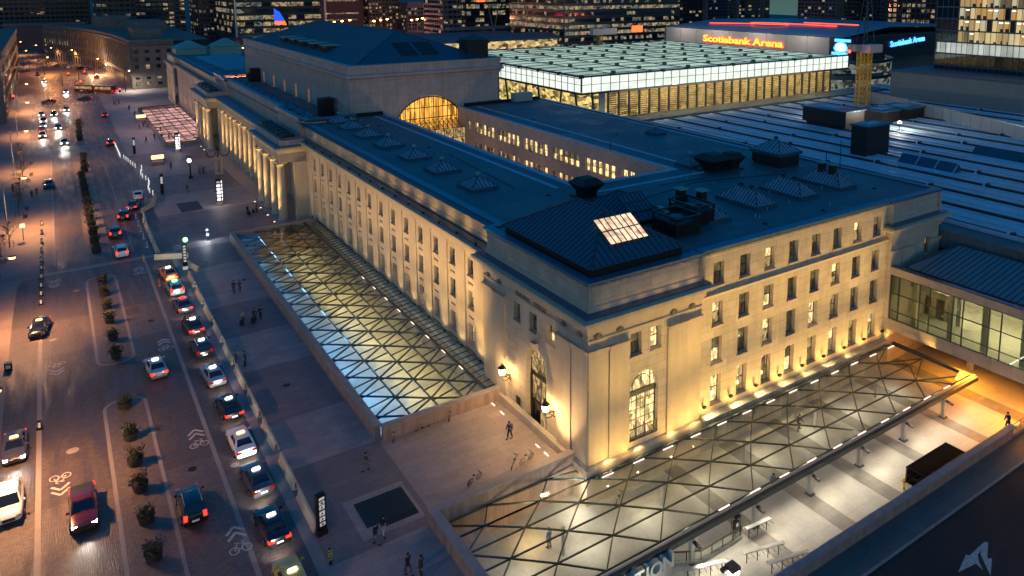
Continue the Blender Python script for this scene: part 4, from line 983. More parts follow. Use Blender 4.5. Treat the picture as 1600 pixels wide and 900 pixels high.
# ------------------------------------------------------------------ vehicles
PAINT0 = mat("car_paint_black", (.012,.012,.016), .22, .05, 3, metal=.3, coat=.8)
PAINTS = {'black': PAINT0, 'silver': mat("car_paint_silver", (.42,.44,.47), .28, .05, 3, metal=.6, coat=.8), 'white': mat("car_paint_white", (.72,.71,.70), .3, .04, 3, coat=.7),
 'red': mat("car_paint_red", (.12,.008,.014), .25, .05, 3, metal=.2, coat=.8), 'darkred': mat("car_paint_dark_red", (.07,.01,.014), .25, .05, 3, metal=.2, coat=.8),
 'orange': mat("car_paint_orange", (.72,.22,.03), .3, .05, 3, coat=.7), 'grey': mat("car_paint_grey", (.09,.09,.105), .28, .05, 3, metal=.5, coat=.8),
 'blue': mat("car_paint_blue", (.02,.03,.07), .25, .05, 3, metal=.4, coat=.8), 'yellow': mat("car_paint_yellow", (.45,.38,.05), .3, .05, 3, coat=.7), 'beige': mat("car_paint_beige", (.40,.36,.30), .3, .05, 3, metal=.3, coat=.8)}
CGLASS = mat("car_glass", (.008,.012,.02), .05, .1, 2, spec=1.)
TYRE = mat("tyre_rubber", (.012,.012,.012), .8, .1, 4); RIM = mat("alloy_rim", (.35,.35,.36), .3, .1, 4, metal=.8)
PLATE = mat("number_plate", (.7,.7,.68), .5, .05, 4); TRIM = mat("black_trim", (.015,.015,.015), .5, .1, 4)
def loft(sts):
    """sts: (x, halfwidth, zbottom, ztop)"""
    b = MB(); rings = []
    for x, w, zb, zt in sts:
        h = zt-zb
        half = [(.86*w,zb),(.985*w,zb+.16*h),(1.0*w,zb+.45*h),(.975*w,zb+.74*h),(.90*w,zb+.93*h),(.72*w,zt),(.35*w,zt+.02),(0,zt+.028)]
        rings.append([(x,-y,z) for y,z in half] + [(x,y,z) for y,z in half[-2::-1]])
    n = len(rings[0]); vs = [v for r in rings for v in r]; fs = []
    for i in range(len(rings)-1):
        for j in range(n): fs.append((i*n+j,(i+1)*n+j,(i+1)*n+(j+1)%n,i*n+(j+1)%n))
    fs += [tuple(range(n)), tuple((len(rings)-1)*n+j for j in range(n-1,-1,-1))]
    return b.add(vs, fs)
def quadin(b, A, B_, C_, D, i0, i1, j0, j1, off, nrm_out, m=0, th=.0):
    """sub-quad of bilinear patch ABCD (A-B bottom, D-C top)"""
    A,B_,C_,D=map(Vector,(A,B_,C_,D))
    f=lambda u,v:(A*(1-u)+B_*u)*(1-v)+(D*(1-u)+C_*u)*v
    n=(B_-A).cross(D-A).normalized(); 
    if n.dot(Vector(nrm_out))<0: n=-n
    b.poly([tuple(f(u,v)+n*off) for u,v in ((i0,j0),(i1,j0),(i1,j1),(i0,j1))],m)
TYPES = {
 'sedan': dict(L=2.42, body=[(-2.42,.66,.38,.74),(-2.36,.82,.26,.92),(-2.1,.88,.22,1.0),(-1.5,.91,.20,1.0),(-.6,.92,.20,.95),(.6,.92,.20,.95),(1.2,.91,.20,.93),(1.8,.89,.20,.86),(2.2,.84,.24,.76),(2.38,.70,.32,.60)],
      base=(-1.85,1.15,.80,.97,.93), roof=(-1.05,.30,.60,1.42), wheels=(-1.42,1.42,.33)),
 'suv': dict(L=2.36, body=[(-2.36,.74,.42,.95),(-2.28,.88,.30,1.12),(-1.9,.93,.26,1.10),(-.6,.94,.26,1.06),(.8,.94,.26,1.04),(1.3,.93,.26,1.02),(1.9,.90,.28,.94),(2.2,.85,.32,.84),(2.36,.72,.38,.70)],
      base=(-2.22,1.2,.84,1.10,1.02), roof=(-1.75,.35,.66,1.66), wheels=(-1.4,1.42,.37)),
 'pickup': dict(L=2.8, body=[(-2.8,.78,.50,1.0),(-2.74,.92,.42,1.12),(-.8,.95,.40,1.12),(.2,.96,.40,1.12),(1.3,.95,.40,1.12),(2.3,.93,.42,1.08),(2.72,.86,.46,1.0),(2.8,.76,.5,.86)],
      base=(-.85,1.35,.86,1.10,1.1), roof=(-.5,.65,.70,1.78), wheels=(-1.75,1.85,.42)),
}
PROTO = {}
def proto(kind):
    if kind in PROTO: return PROTO[kind]
    T = TYPES[kind]; out = {}; Lh = T['L']
    bd = loft(T['body'])
    xr, xf, hw, zr_, zf = T['base']; rr, rf, rw, rz_ = T['roof']
    # cabin shell
    Bp = [(xr,-hw,zr_-.08),(xf,-hw,zf-.08),(xf,hw,zf-.08),(xr,hw,zr_-.08)]; mid=.5*(rr+rf)
    Rp = [(rr,-rw,rz_-.03),(rf,-rw,rz_-.03),(rf,rw,rz_-.03),(rr,rw,rz_-.03)]
    Cp = [(rr+.12,-rw*.8,rz_),(rf-.12,-rw*.8,rz_),(rf-.12,rw*.8,rz_),(rr+.12,rw*.8,rz_)]
    bd.add(Bp+Rp+Cp, [(0,1,5,4),(1,2,6,5),(2,3,7,6),(3,0,4,7),(4,5,9,8),(5,6,10,9),(6,7,11,10),(7,4,8,11),(8,9,10,11)])
    me = bd.mesh('body', PAINT0); me.polygons.foreach_set('use_smooth',[True]*len(me.polygons)); me.set_sharp_from_angle(angle=math.radians(38)); out['body'] = (me, None)
    g = MB(); quadin(g, Bp[1],Bp[2],Rp[2],Rp[1],.05,.95,.14,.97,.012,(1,0,.3)); out['windshield'] = (g.mesh('windshield', CGLASS), None)
    g = MB(); quadin(g, Bp[3],Bp[0],Rp[0],Rp[3],.06,.94,.14,.95,.012,(-1,0,.3)); out['rear_window'] = (g.mesh('rear_window', CGLASS), None)
    k_ = 0
    for s, (a,b_,c,d) in ((-1,(0,1,5,4)),(1,(3,2,6,7))):
        V=(Bp+Rp)
        for i0,i1 in ((.13,.47),(.50,.86)):
            g = MB(); quadin(g,V[a],V[b_],V[c],V[d],i0,i1,.2,.9,.012,(0,s,.2)); out['side_window'+' '*k_] = (g.mesh('side_window', CGLASS), None); k_ += 1
    fx, bx = T['wheels'][1], T['wheels'][0]; r = T['wheels'][2]; hw2 = T['body'][4][1]
    out['wheel'] = (MB().tube((0,-.11,0),(0,.11,0),r,16).mesh('wheel', TYRE), [(x,s*(hw2-.08),r) for x in (bx,fx) for s in (-1,1)])
    out['rim'] = MB().tube((0,-.122,0),(0,.122,0),r*.62,10).mesh('rim', RIM)
    zt = T['body'][1][3]
    tb = MB(); 
    if kind == 'suv': tb.box(-Lh-.0,-Lh+.25,-.13,.13,-.22,.16)
    else: tb.box(-Lh-.005,-Lh+.3,-.2,.2,-.09,.08)
    out['tail_light'] = (tb.mesh('tail_light', E_TAIL), [(0,s*(T['body'][1][1]-.19),zt-.14) for s in (-1,1)])
    hb = MB().box(Lh-.33,Lh-.03,-.17,.17,-.07,.07); out['headlight'] = (hb.mesh('headlight', E_HEAD), [(0,s*(T['body'][-2][1]-.2),T['body'][-1][3]+.03) for s in (-1,1)])
    gr = MB().box(Lh-.1,Lh+.015,-.42,.42,T['body'][-1][2]+.05,T['body'][-1][3]-.02); out['grille'] = (gr.mesh('grille', TRIM), None)
    pl_ = MB().box(-Lh-.03,-Lh+.05,-.26,.26,T['body'][0][2]+.16,T['body'][0][2]+.30); out['number_plate'] = (pl_.mesh('number_plate', PLATE), None)
    mi = MB().box(xf-.35,xf-.2,-.12,.12,zf+.06,zf+.2); out['mirror'] = (mi.mesh('mirror', PAINT0), [(0,s*(hw+.16),0) for s in (-1,1)])
    if kind == 'pickup': 
        q = MB().box(-2.66,-.95,-.78,.78,1.14,1.165); out['bed'] = (q.mesh('bed', TRIM), None)
    if kind == 'suv':
        q = MB().bar((rr+.1,-rw+.03,rz_+.05),(rf-.2,-rw+.03,rz_+.05),.05,.04).bar((rr+.1,rw-.03,rz_+.05),(rf-.2,rw-.03,rz_+.05),.05,.04); out['roof_rail'] = (q.mesh('roof_rail', STEEL_L), None)
    PROTO[kind] = out; return out
TS_M = MB().frustum(0,0,0,.16,.10,.34,.07,.28).mesh('taxi_sign', E_TAXI)
def car(kind, x, y, paint, label, away=True, taxi=None, rz=0., tail=True, head=False, far=False, dip=False, group='vehicles on the street'):
    T = TYPES[kind]; P_ = proto(kind)
    t = thing('parked_car' if False else {'sedan':'sedan_car','suv':'suv_car','pickup':'pickup_truck'}[kind], label, 'pickup truck' if kind=='pickup' else 'taxi' if taxi else 'car', (x,y,-.01), math.radians(90 if away else -90)+rz, group)
    for nm, it in P_.items():
        if nm == 'rim' or (far and nm in ('mirror','number_plate','grille')): continue
        me, locs = it
        for lc in (locs or [(0,0,0)]):
            o = ob(nm.strip(), me, t, lc)
            if nm in ('body','mirror') and paint != 'black': o.material_slots[0].link = 'OBJECT'; o.material_slots[0].material = PAINTS[paint]
            if nm == 'tail_light' and not tail: o.material_slots[0].link = 'OBJECT'; o.material_slots[0].material = E_TAILD
            if nm == 'headlight' and not head: o.material_slots[0].link = 'OBJECT'; o.material_slots[0].material = RIM
            if nm == 'wheel' and not far: ob('rim', P_['rim'], o)
    if taxi:
        rr, rf, rw, rz_ = T['roof']; o = ob('taxi_sign', TS_M, t, ((rr+rf)/2+.25,0,rz_))
        if taxi != 'w': o.material_slots[0].link='OBJECT'; o.material_slots[0].material = {'o':E_TAXIO,'g':E_GREEN,'r':E_TAIL}[taxi]
    if dip: lamp('SPOT', (x, y+T['L']+.05, .62), 240, (1,.95,.88), (x, y+T['L']+6, .45), .1, 110, 1.0)
    if head:
        d = -1 if not away else 1
        lamp('SPOT', (x, y+d*(T['L']+.1), .72), 150 if not far else 520, (1,.92,.8), (x, y+d*22, .2), .2, 100, 1.0)
    return t
Q = 'taxis queued along the concrete barriers'
car('suv',-24.3,1.9,'yellow','yellow suv taxi at the bottom edge of the photo, nearest in the queue',taxi='w',tail=False,group=Q,dip=True)
car('sedan',-24.1,8.6,'black','black taxi sedan second in the queue, beside the last barrier and the sign pillar',taxi='w',group=Q,dip=True,rz=.03)
car('sedan',-23.8,15.2,'grey','dark grey taxi in front of the second one, behind the white taxi',taxi='w',tail=False,group=Q,dip=True,rz=.05)
car('sedan',-23.75,21.6,'white','white taxi with an orange glowing roof sign in the queue',taxi='o',tail=False,group=Q,dip=True,rz=.02)
car('sedan',-23.5,28.5,'black','black taxi just ahead of the white one with the orange roof sign',taxi='w',group=Q,dip=True,rz=.04)
car('sedan',-23.7,36.2,'silver','silver taxi halfway along the queue with a white roof sign',taxi='w',tail=False,group=Q,dip=True,rz=.06)
car('suv',-23.7,43.6,'black','black taxi suv ahead of the silver one in the queue',taxi='w',tail=False,group=Q,dip=True,rz=.03)
car('sedan',-23.6,50.6,'darkred','dark red taxi with lit tail lamps and a person at its door',taxi='w',group=Q,dip=True,rz=.06)
car('sedan',-23.7,58.2,'grey','grey taxi fourth from the far end of the queue',tail=True,taxi='r',group=Q,dip=True,rz=.03)
car('suv',-23.8,65.0,'silver','silver taxi with a green roof light behind the orange taxi',taxi='g',group=Q,dip=True,rz=.05)
car('sedan',-23.8,71.6,'orange','bright orange taxi at the far end of the queue',taxi='w',tail=False,group=Q,dip=True,rz=.10)
car('suv',-28.7,86.2,'white','white suv with lit brake lamps waiting beyond the crossing band')
car('suv',-28.9,97.6,'grey','dark grey suv following the turning cars beyond the crossing band')
car('suv',-26.6,107.6,'black','black suv with bright red tail lamps beside the bent barrier',rz=-.2)
car('sedan',-24.6,114.2,'blue','dark blue sedan with red tail lamps nosing toward the barrier',rz=-.25)
car('sedan',-23.2,121.8,'white','white sedan foremost of the cars turning by the barrier lights',tail=False,rz=-.1)
car('sedan',-40.9,32.2,'grey','dark sedan taxi with white headlights coming down the left side',away=False,taxi='o',head=True)
car('suv',-41.0,23.0,'white','white taxi crossover cut by the left edge behind the dark sedan',away=False,taxi='w')
car('pickup',-36.1,18.9,'red','dark red pickup truck with bright headlights left of the planters',away=False,head=True)
car('suv',-28.9,14.6,'black','black suv with bright red tail lamps driving away right of the planters')
car('sedan',-28.6,41.6,'silver','silver taxi with white roof sign driving away in the middle lane',taxi='w',rz=.06)
car('sedan',-39.2,60.6,'black','black car with amber headlights alone on the left carriageway',away=False,taxi='o',rz=-.12)
car('sedan',-38.0,141.6,'blue','dark blue car stopped on the far left carriageway',away=False,tail=False)
F = 'distant cars near the far crossing'
far_cars = [('sedan',-34.4,192,'grey',0,1,'dark car with headlights just before the paved section'),('suv',-39.2,206.5,'grey',0,1,'nearest car of the oncoming line at left with glowing road below'),
 ('sedan',-39.3,217,'red',0,0,'second car of the oncoming line'),('sedan',-39.1,225,'silver',0,1,'third car of the oncoming line'),('suv',-39.0,234,'orange',0,1,'fourth car of the oncoming line, orange tinted'),
 ('sedan',-39.6,249,'grey',0,1,'car at the far end of the oncoming line'),('suv',-36.2,247,'red',0,1,'reddish suv beside the end of the oncoming line'),('sedan',-35.4,219,'blue',0,1,'car alone between the oncoming line and the white lane line'),
 ('sedan',-32.6,257,'grey',0,1,'car with headlights near the crossing stripes'),('sedan',-31.8,309,'silver',0,1,'car with strong headlights just beyond the crossing'),('sedan',-38.9,353,'silver',0,1,'oncoming car far up the left side'),
 ('sedan',-41.4,388,'blue',0,0,'dark car far up the left side'),('suv',-24.3,184,'red',1,0,'red suv leaving beside the barrier of lights'),('sedan',-22.6,237,'darkred',1,0,'dark red car waiting at the right kerb'),
 ('sedan',-26.6,283,'darkred',2,0,'red car crossing sideways beyond the stripes'),('sedan',-37.5,281,'red',2,0,'car crossing sideways at the left of the stripes'),('suv',-19.0,360,'orange',1,0,'vehicle with orange lights in front of the curved building')]
for kd,x,y,p,mode,hd,lb in far_cars:
    car(kd,x,y,p,lb,away=mode!=0,rz=math.radians(90) if mode==2 else 0,tail=True,head=bool(hd),far=True,group=F)
for i,(x,y) in enumerate(((-33,428),(-30,424),(-27.5,418),(-24,409),(-20.5,403),(-46.5,408))):
    car('sedan',x,y,('grey','silver','white','black','silver','grey')[i],('leftmost','second from left','third from left','fourth from left','rightmost','lone far left')[i]+' car parked along the far curved building',rz=-.6,tail=False,far=True,group='cars parked at the far curve')
bus = thing('city_bus', 'red and white articulated bus turning across the far crossing', 'bus', (-22,303,0), math.radians(-48))
MB().frustum(-4.7,0,.35,3.1,4.4,1.25,4.3,1.15).build('front_body', PAINTS['red'], bus); MB().frustum(4.6,0,.35,3.1,4.2,1.25,4.1,1.15).build('rear_body', PAINTS['red'], bus)
MB().box(-.4,.5,-1.1,1.1,.5,2.9).build('bellows', TRIM, bus)
MB().box(-8.9,-.6,-1.27,-1.2,1.6,2.6).box(.7,8.6,-1.27,-1.2,1.6,2.6).box(-8.9,-.6,1.2,1.27,1.6,2.6).build('window', LITM, bus)
MB().box(-8.6,-.7,-.9,.9,3.1,3.2).box(.8,8.3,-.9,.9,3.1,3.2).build('roof_panel', PAINTS['white'], bus)
for x in (-7.2,-2.2,6.2): MB().tube((x,-1.28,.48),(x,1.28,.48),.48,12).build('wheel', TYRE, bus)
MB().box(-9.15,-9.05,-.9,-.5,.7,.95).box(-9.15,-9.05,.5,.9,.7,.95).build('headlight', E_TAIL, bus); MB().box(8.8,8.86,-1,-.6,.8,1.3).box(8.8,8.86,.6,1,.8,1.3).build('tail_light', E_TAIL, bus)

# ------------------------------------------------------------------ planters
def shrub_mesh(seed, n=380, r=.60):
    rnd = random.Random(seed); b = MB()
    for i in range(n):
        a = rnd.uniform(0,2*math.pi); ph = math.acos(rnd.uniform(-.25,1)); rr = r*rnd.uniform(.35,1.1)*(1+.38*math.sin(3*a+seed)+.2*math.sin(5*a-2*seed))*(1.35 if rnd.random()<.08 else 1)
        c = Vector((rr*math.sin(ph)*math.cos(a), rr*math.sin(ph)*math.sin(a), .35+rr*.85*math.cos(ph)))
        d = Vector((rnd.gauss(0,1),rnd.gauss(0,1),rnd.gauss(.3,1))).normalized(); e = d.cross(Vector((rnd.gauss(0,1),rnd.gauss(0,1),rnd.gauss(0,1)))).normalized()
        l = rnd.uniform(.09,.17); w_ = l*.42
        b.add([c-d*l, c+e*w_, c+d*l, c-e*w_], [(0,1,2,3)], 1 if rnd.random()<.3 else 0)
    for i in range(9):
        a = rnd.uniform(0,6.28); b.tube((0,0,0),(math.cos(a)*.45,math.sin(a)*.45,rnd.uniform(.5,.85)),.02,4,.008,0)
    return b.mesh('shrub', [LEAF, LEAF2])
SH = [shrub_mesh(i) for i in range(4)]
pot_m = MB().lathe([(.42,0),(.50,.05),(.56,.5),(.60,.55),(.60,.62),(.53,.62),(.52,.54)],0,0,18).mesh('pot', POT); soil_m = MB().lathe([(.5,.5),(.5,.56)],0,0,14).mesh('soil', SOIL)
ord_ = ['first','second','third','fourth','fifth','sixth']
def planter(x, y, label, group, s=1.0, k=0):
    t = thing('planter', label, 'planter', (x,y,.005), random.uniform(0,6), group)
    a = ob('pot', pot_m, t); a.scale = (s,s,s); b = ob('soil', soil_m, t); b.scale = (s,s,s)
    c = ob('shrub', SH[k % 4], t, (0,0,.5*s), k*1.3); c.scale = (s*random.uniform(.78,1.0),s*random.uniform(.78,1.0),s*random.uniform(.75,1.1))
for i,(y) in enumerate((10.4,15.2,19.8,24.0,28.6,35.0)): planter(-32.05,y,'leafy shrub in a round dark pot, %s from the bottom of the near median'%ord_[i],'planters on the near median',1.12,i)
for i,(y) in enumerate((47.6,53.0,58.6,63.7,68.7,73.4)): planter(-31.95,y,'leafy shrub in a round dark pot, %s from the near end of the second median'%ord_[i],'planters on the second median',1.05,i+1)
num = ['nearest','second nearest','third nearest','fourth nearest','fifth nearest','sixth nearest','seventh nearest','eighth nearest','ninth nearest','tenth nearest','eleventh nearest']
for i,y in enumerate((89.2,94.4,99.8,105.2,110.2,115.4,121,127,133,139.6,146.5,)): planter(-31.9,y,num[i]+' potted shrub of the long row up the street','potted shrubs in the long row',1.25,i)
for i,y in enumerate((153,160,168,196,204,210,217,224)): planter(-31.2+.15*i,y,('near','middle','far')[min(2,i//3)]+' low potted bush %s toward the distant crossing'%['one','two','three','four','five','six','seven','eight'][i],'potted shrubs toward the crossing',1.35,i)

# ------------------------------------------------------------------ concrete barriers
prof = [(-.30,0),(-.30,.10),(-.15,.32),(-.09,.80),(.09,.80),(.15,.32),(.30,.10),(.30,0)]
def barrier_mesh(Lb):
    b = MB(); n=len(prof); e=.35
    vs=[(x,-Lb/2,z) for x,z in prof]+[(x,Lb/2,z) for x,z in prof]
    b.add(vs,[tuple(range(n)),tuple(range(2*n-1,n-1,-1))]+[(i,n+i,n+(i+1)%n,(i+1)%n) for i in range(n)]); return b.mesh('block', CONCB)
bm = barrier_mesh(4.9); endm = MB().box(-.27,.27,0,.05,.02,.16).mesh('end_cap_reflector', PAINTS['white']); slot = MB().box(-.04,.04,-.03,.0,.15,.6).mesh('lifting_slot', BLACK)
def barrier(x,y,rz,label,group='concrete barriers between taxis and plaza'):
    t = thing('concrete_barrier', label, 'barrier', (x,y,0), rz, group); ob('block', bm, t); ob('lifting_slot', slot, t, (0,-2.45,0)); return t
ysb = [8.9,14.9,21.5,28.0,34.4,40.8,47.3,53.9,60.6,67.6]
for i,y in enumerate(ysb): barrier(-21.25,y,0,['concrete barrier beside the black sign pillar, nearest of the row','second barrier from the sign pillar','third barrier from the sign pillar','barrier beside the black taxi ahead of the white taxi','barrier beside the silver taxi','barrier by the two people in black standing at the row','barrier beside the dark red taxi','barrier beside the grey taxi','barrier beside the taxi with green light','last barrier of the row before the slim green topped pillar'][i])
for i,(x,y,r_) in enumerate(((-20.4,73.6,.25),(-22.4,79.6,1.15),(-23.9,86,0),(-23.9,92,0),(-23.9,98,0),(-23.8,104,-.05),(-22.6,111.5,-.5),(-20.9,117,-.2))):
    barrier(x,y,r_,['skewed short barrier piece at the foot of the green topped pillar','loose barrier lying across the gap near the orange taxi','barrier nearest beyond the crossing band','second barrier beyond the crossing band','third barrier beyond the crossing band','barrier beside the suv with bright red lamps','barrier bending toward the plaza by the turning cars','barrier at the tip of the bend by the turning cars'][i],'concrete barriers beyond the crossing band')
# strings of lights and posts along the far barrier line
lm = MB().lathe([(.05,0),(.05,.8),(.10,.85),(.10,.98),(.05,1.0)],0,0,6).mesh('light_bollard', [E_BARR]); kk = 0
for i in range(26):
    y = 122+2.4*i; x = -20.6-(.4*math.sin(i)) if y < 150 else -21.2-.35*(y-150)/3 if y<163 else -23.3
    o = ob('barrier_lamp', lm, None, (x,y,.0)); tag(o, ORD[i]+' white lamp from the near end of the lit barrier line', 'lamp', 'lamps along the far barrier line')
pst = MB().tube((0,0,0),(0,0,1.0),.06,8).box(-.2,.2,-.2,.2,0,.06).mesh('bollard', PAINTS['white'])
for i,(x,y) in enumerate(((-26.1,80.7),(-25.3,68.4))):
    o = ob('delineator_post', MB().lathe([(.25,0),(.25,.06),(.07,.1),(.06,1.0)],0,0,8).mesh('delineator_post', PAINTS['orange']), None, (x,y,0)); tag(o, ('orange and white road post beyond the orange taxi','orange and white road post left of the silver taxi with green light')[i], 'road post')
for i,y in enumerate((87.5,92.5,97,101,106)):
    o = ob('delineator_post', pst, None, (-25.0,y,0)); tag(o, ['nearest','second nearest','middle','second farthest','farthest'][i]+' thin white road post beside the barriers beyond the crossing band', 'road post', 'thin white road posts')
# bollards down the left carriageway
bl = MB().box(-.16,.16,-.14,.14,0,.85).mesh('post', BLACK); blp = MB().box(-.1,.1,-.155,-.14,.2,.72).mesh('reflector', PAINTS['white']); blb = MB().box(-.28,.28,-.22,.22,0,.08).mesh('base', BLACK)
bys = (35.4,70.1,73.5,77,81,85.2,89.2,94.2,99.6,105,111)
for i,y in enumerate(bys):
    t = thing('road_bollard', ['black bollard with white panel standing alone beside the oncoming dark sedan','nearest bollard of the left row, just beyond the black car','second bollard of the left row','third bollard of the left row','fourth bollard of the left row','fifth bollard of the left row','sixth bollard of the left row','seventh bollard of the left row','eighth bollard of the left row','ninth bollard of the left row','farthest bollard of the left row'][i], 'bollard', (-39.1,y,0), 0, 'bollards on the left carriageway')
    ob('post', bl, t); ob('reflector', blp, t); ob('base', blb, t)
t = thing('road_marker_box', 'black box marker with pale cross standing at the left kerb', 'marker', (-42.0,51,0)); MB().box(-.35,.35,-.3,.3,0,.9).build('case', BLACK, t); MB().box(-.22,.22,-.32,-.3,.3,.7).build('panel', WHITE, t)
# ------------------------------------------------------------------ bicycle lane markings (paint sheets)
def ring(b,cx,cy,r,w,z,n=16,a0=0,a1=360):
    for i in range(n):
        p=math.radians(a0+(a1-a0)*i/n); q=math.radians(a0+(a1-a0)*(i+1)/n)
        b.poly([(cx+(r-w)*math.cos(p),cy+(r-w)*math.sin(p),z),(cx+r*math.cos(p),cy+r*math.sin(p),z),(cx+r*math.cos(q),cy+r*math.sin(q),z),(cx+(r-w)*math.cos(q),cy+(r-w)*math.sin(q),z)])
def seg(b,p,q,w,z):
    d=Vector((q[0]-p[0],q[1]-p[1])).normalized(); n=Vector((-d.y,d.x))*w/2
    b.poly([(p[0]-n.x,p[1]-n.y,z),(q[0]-n.x,q[1]-n.y,z),(q[0]+n.x,q[1]+n.y,z),(p[0]+n.x,p[1]+n.y,z)])
def sharrow():
    b=MB(); z=0
    ring(b,-.42,-.9,.36,.09,z); ring(b,.42,-.9,.36,.09,z)
    seg(b,(-.42,-.9),(-.15,-.35),.08,z); seg(b,(-.15,-.35),(.3,-.4),.08,z); seg(b,(.42,-.9),(.25,-.2),.08,z); seg(b,(-.42,-.9),(0,-.9),.08,z); seg(b,(0,-.9),(.3,-.4),.08,z); seg(b,(-.3,-.22),(-.02,-.25),.08,z); seg(b,(.1,-.12),(.34,-.2),.07,z)
    for y in (.15,.75): seg(b,(-.62,y),(0,y+.62),.2,z); seg(b,(.62,y),(0,y+.62),.2,z)
    return b.mesh('bicycle_marking', WHITE)
shm = sharrow()
for i,(x,y,r_) in enumerate(((-26.5,9.0,0),(-26.9,25.2,0),(-27.0,48.0,0),(-27.1,76.5,0),(-37.6,24.6,math.pi),(-37.6,48.5,math.pi),(-37.6,77.8,math.pi))):
    o = ob('bicycle_marking', shm, None, (x,y,.004), r_); o.scale=(1.05,1.25,1); struct(o)
hc = MB(); ring(hc,0,0,.5,.5,.0); struct(hc.build('manhole_cover', GRANITE, None, (-36.6,29.6,-.004)))
# turn arrow on the dark road
AR = [(20.7,-23.3),(18.3,-23.4),(18.2,-23.2),(16.0,-23.8),(17.9,-24.1),(17.7,-24.7),(18.3,-24.1),(18.9,-23.7),(19.6,-23.6),(19.1,-23.8),(17.6,-25.3),(19.4,-24.5),(19.1,-24.3),(20.8,-23.5)]
struct(MB().poly([(x,y,-.12) for x,y in AR]).build('turn_arrow', WHITE))
# repaired patches, covers and gullies in the street
for i,(x,y,a_,c_) in enumerate(((-36.2,12,1.1,2.6),(-30.0,4,.8,1.6),(-35.0,40.5,1.4,1.2),(-28.2,31,1.0,2.2),(-37.0,66,1.2,3.0),(-29.4,61,.8,1.0),(-27.6,70,1.4,2.0),(-40.3,44,.7,2.4),(-35.2,100,1.2,4),(-35.6,128,1.2,3),(-28.6,120,1,4))):
    struct(MB().poly([(x-a_,y-c_,.0),(x+a_,y-c_,.0),(x+a_,y+c_,.0),(x-a_,y+c_,.0)]).build('road_patch', SETT_D, None, (0,0,-.0105)))
for i,(x,y) in enumerate(((-28.0,20.5),(-37.9,57),(-27.6,56.3),(-35.1,73),(-29.0,97),(-16,20),(-17.5,30.4),(-9,9.6),(-15,64),(-18.2,76),(-9.5,118),(-15.4,126),(-7.8,142),(-24.8,19.0))):
    struct(MB().lathe([(.38,0),(.38,.006),(.33,.008)],0,0,14).build('access_cover', GRANITE if i%2 else BLACK, None, (x,y,.008 if x>-21 else -.008)))
# far crossing stripes and lane lines
for y0 in (273.5,298.5):
    for i in range(14): struct(MB().poly([(-38.8+1.35*i,y0,-.005),(-38.1+1.35*i,y0,-.005),(-38.1+1.35*i,y0+3,-.005),(-38.8+1.35*i,y0+3,-.005)]).build('crossing_stripe', WHITE))
for i in range(10): 
    y=190+8.2*i; struct(MB().poly([(-33.2,y,-.005),(-33.0,y,-.005),(-33.0,y+4,-.005),(-33.2,y+4,-.005)]).build('lane_dash', WHITE)); struct(MB().poly([(-29.6,y,-.005),(-29.4,y,-.005),(-29.4,y+3,-.005),(-29.6,y+3,-.005)]).build('lane_dash', WHITE))
# ventilation grates in the plaza
struct(MB().poly([(-17.6,105.3,.012),(-13.8,105.8,.012),(-13.8,112.4,.012),(-17.6,112.7,.012)]).build('plaza_grate', BLACK))
struct(MB().poly([(-18.6,3.4,.012),(-13.5,3.4,.012),(-13.5,8.6,.012),(-18.6,8.6,.012)]).build('grate_frame', PLAZA))
b=MB(); struct(b.poly([(-17.9,4.6,.02),(-16.9,4.6,.02),(-16.9,4.0,.02),(-13.8,4.0,.02),(-13.8,7.9,.02),(-17.9,7.9,.02)]).build('plaza_grate', BLACK))
b=MB()
for i in range(24): b.box(-17.9+.17*i,-17.84+.17*i,4.7,7.8,.021,.05)
stuff(b.build('grate_bars', SEAM))

# ------------------------------------------------------------------ people
SKIN = mat("skin", (.42,.27,.20), .6, .05, 4)
CL = {n: mat("cloth_"+n, c, .85, .15, 5) for n, c in dict(black=(.018,.018,.022), navy=(.03,.045,.11), grey=(.16,.16,.17), red=(.30,.03,.03), blue=(.03,.14,.40), white=(.6,.6,.6), denim=(.08,.13,.22), green=(.05,.08,.04), brown=(.08,.045,.03)).items()}
HAIRM = mat("hair", (.02,.013,.01), .7, .2, 6)
def skin_mesh(name, pts, edges, mats, sub=1):
    me = bpy.data.meshes.new(name); me.from_pydata([p[:3] for p in pts], edges, []); o = bpy.data.objects.new(name, me); COL.objects.link(o)
    md = o.modifiers.new("s", 'SKIN'); md.use_smooth_shade = True
    if not me.skin_vertices:
        bm_ = __import__('bmesh').new(); bm_.from_mesh(me); bm_.verts.layers.skin.verify(); bm_.to_mesh(me); bm_.free()
    for i, p in enumerate(pts):
        sv = me.skin_vertices[0].data[i]; sv.radius = (p[3], p[4] if len(p) > 4 else p[3]); sv.use_root = (i == 0)
    s = o.modifiers.new("u", 'SUBSURF'); s.levels = sub; s.render_levels = sub
    dg = bpy.context.evaluated_depsgraph_get(); r = bpy.data.meshes.new_from_object(o.evaluated_get(dg)); r.name = name
    bpy.data.objects.remove(o); r.materials.clear()
    for m_ in mats: r.materials.append(m_)
    return r
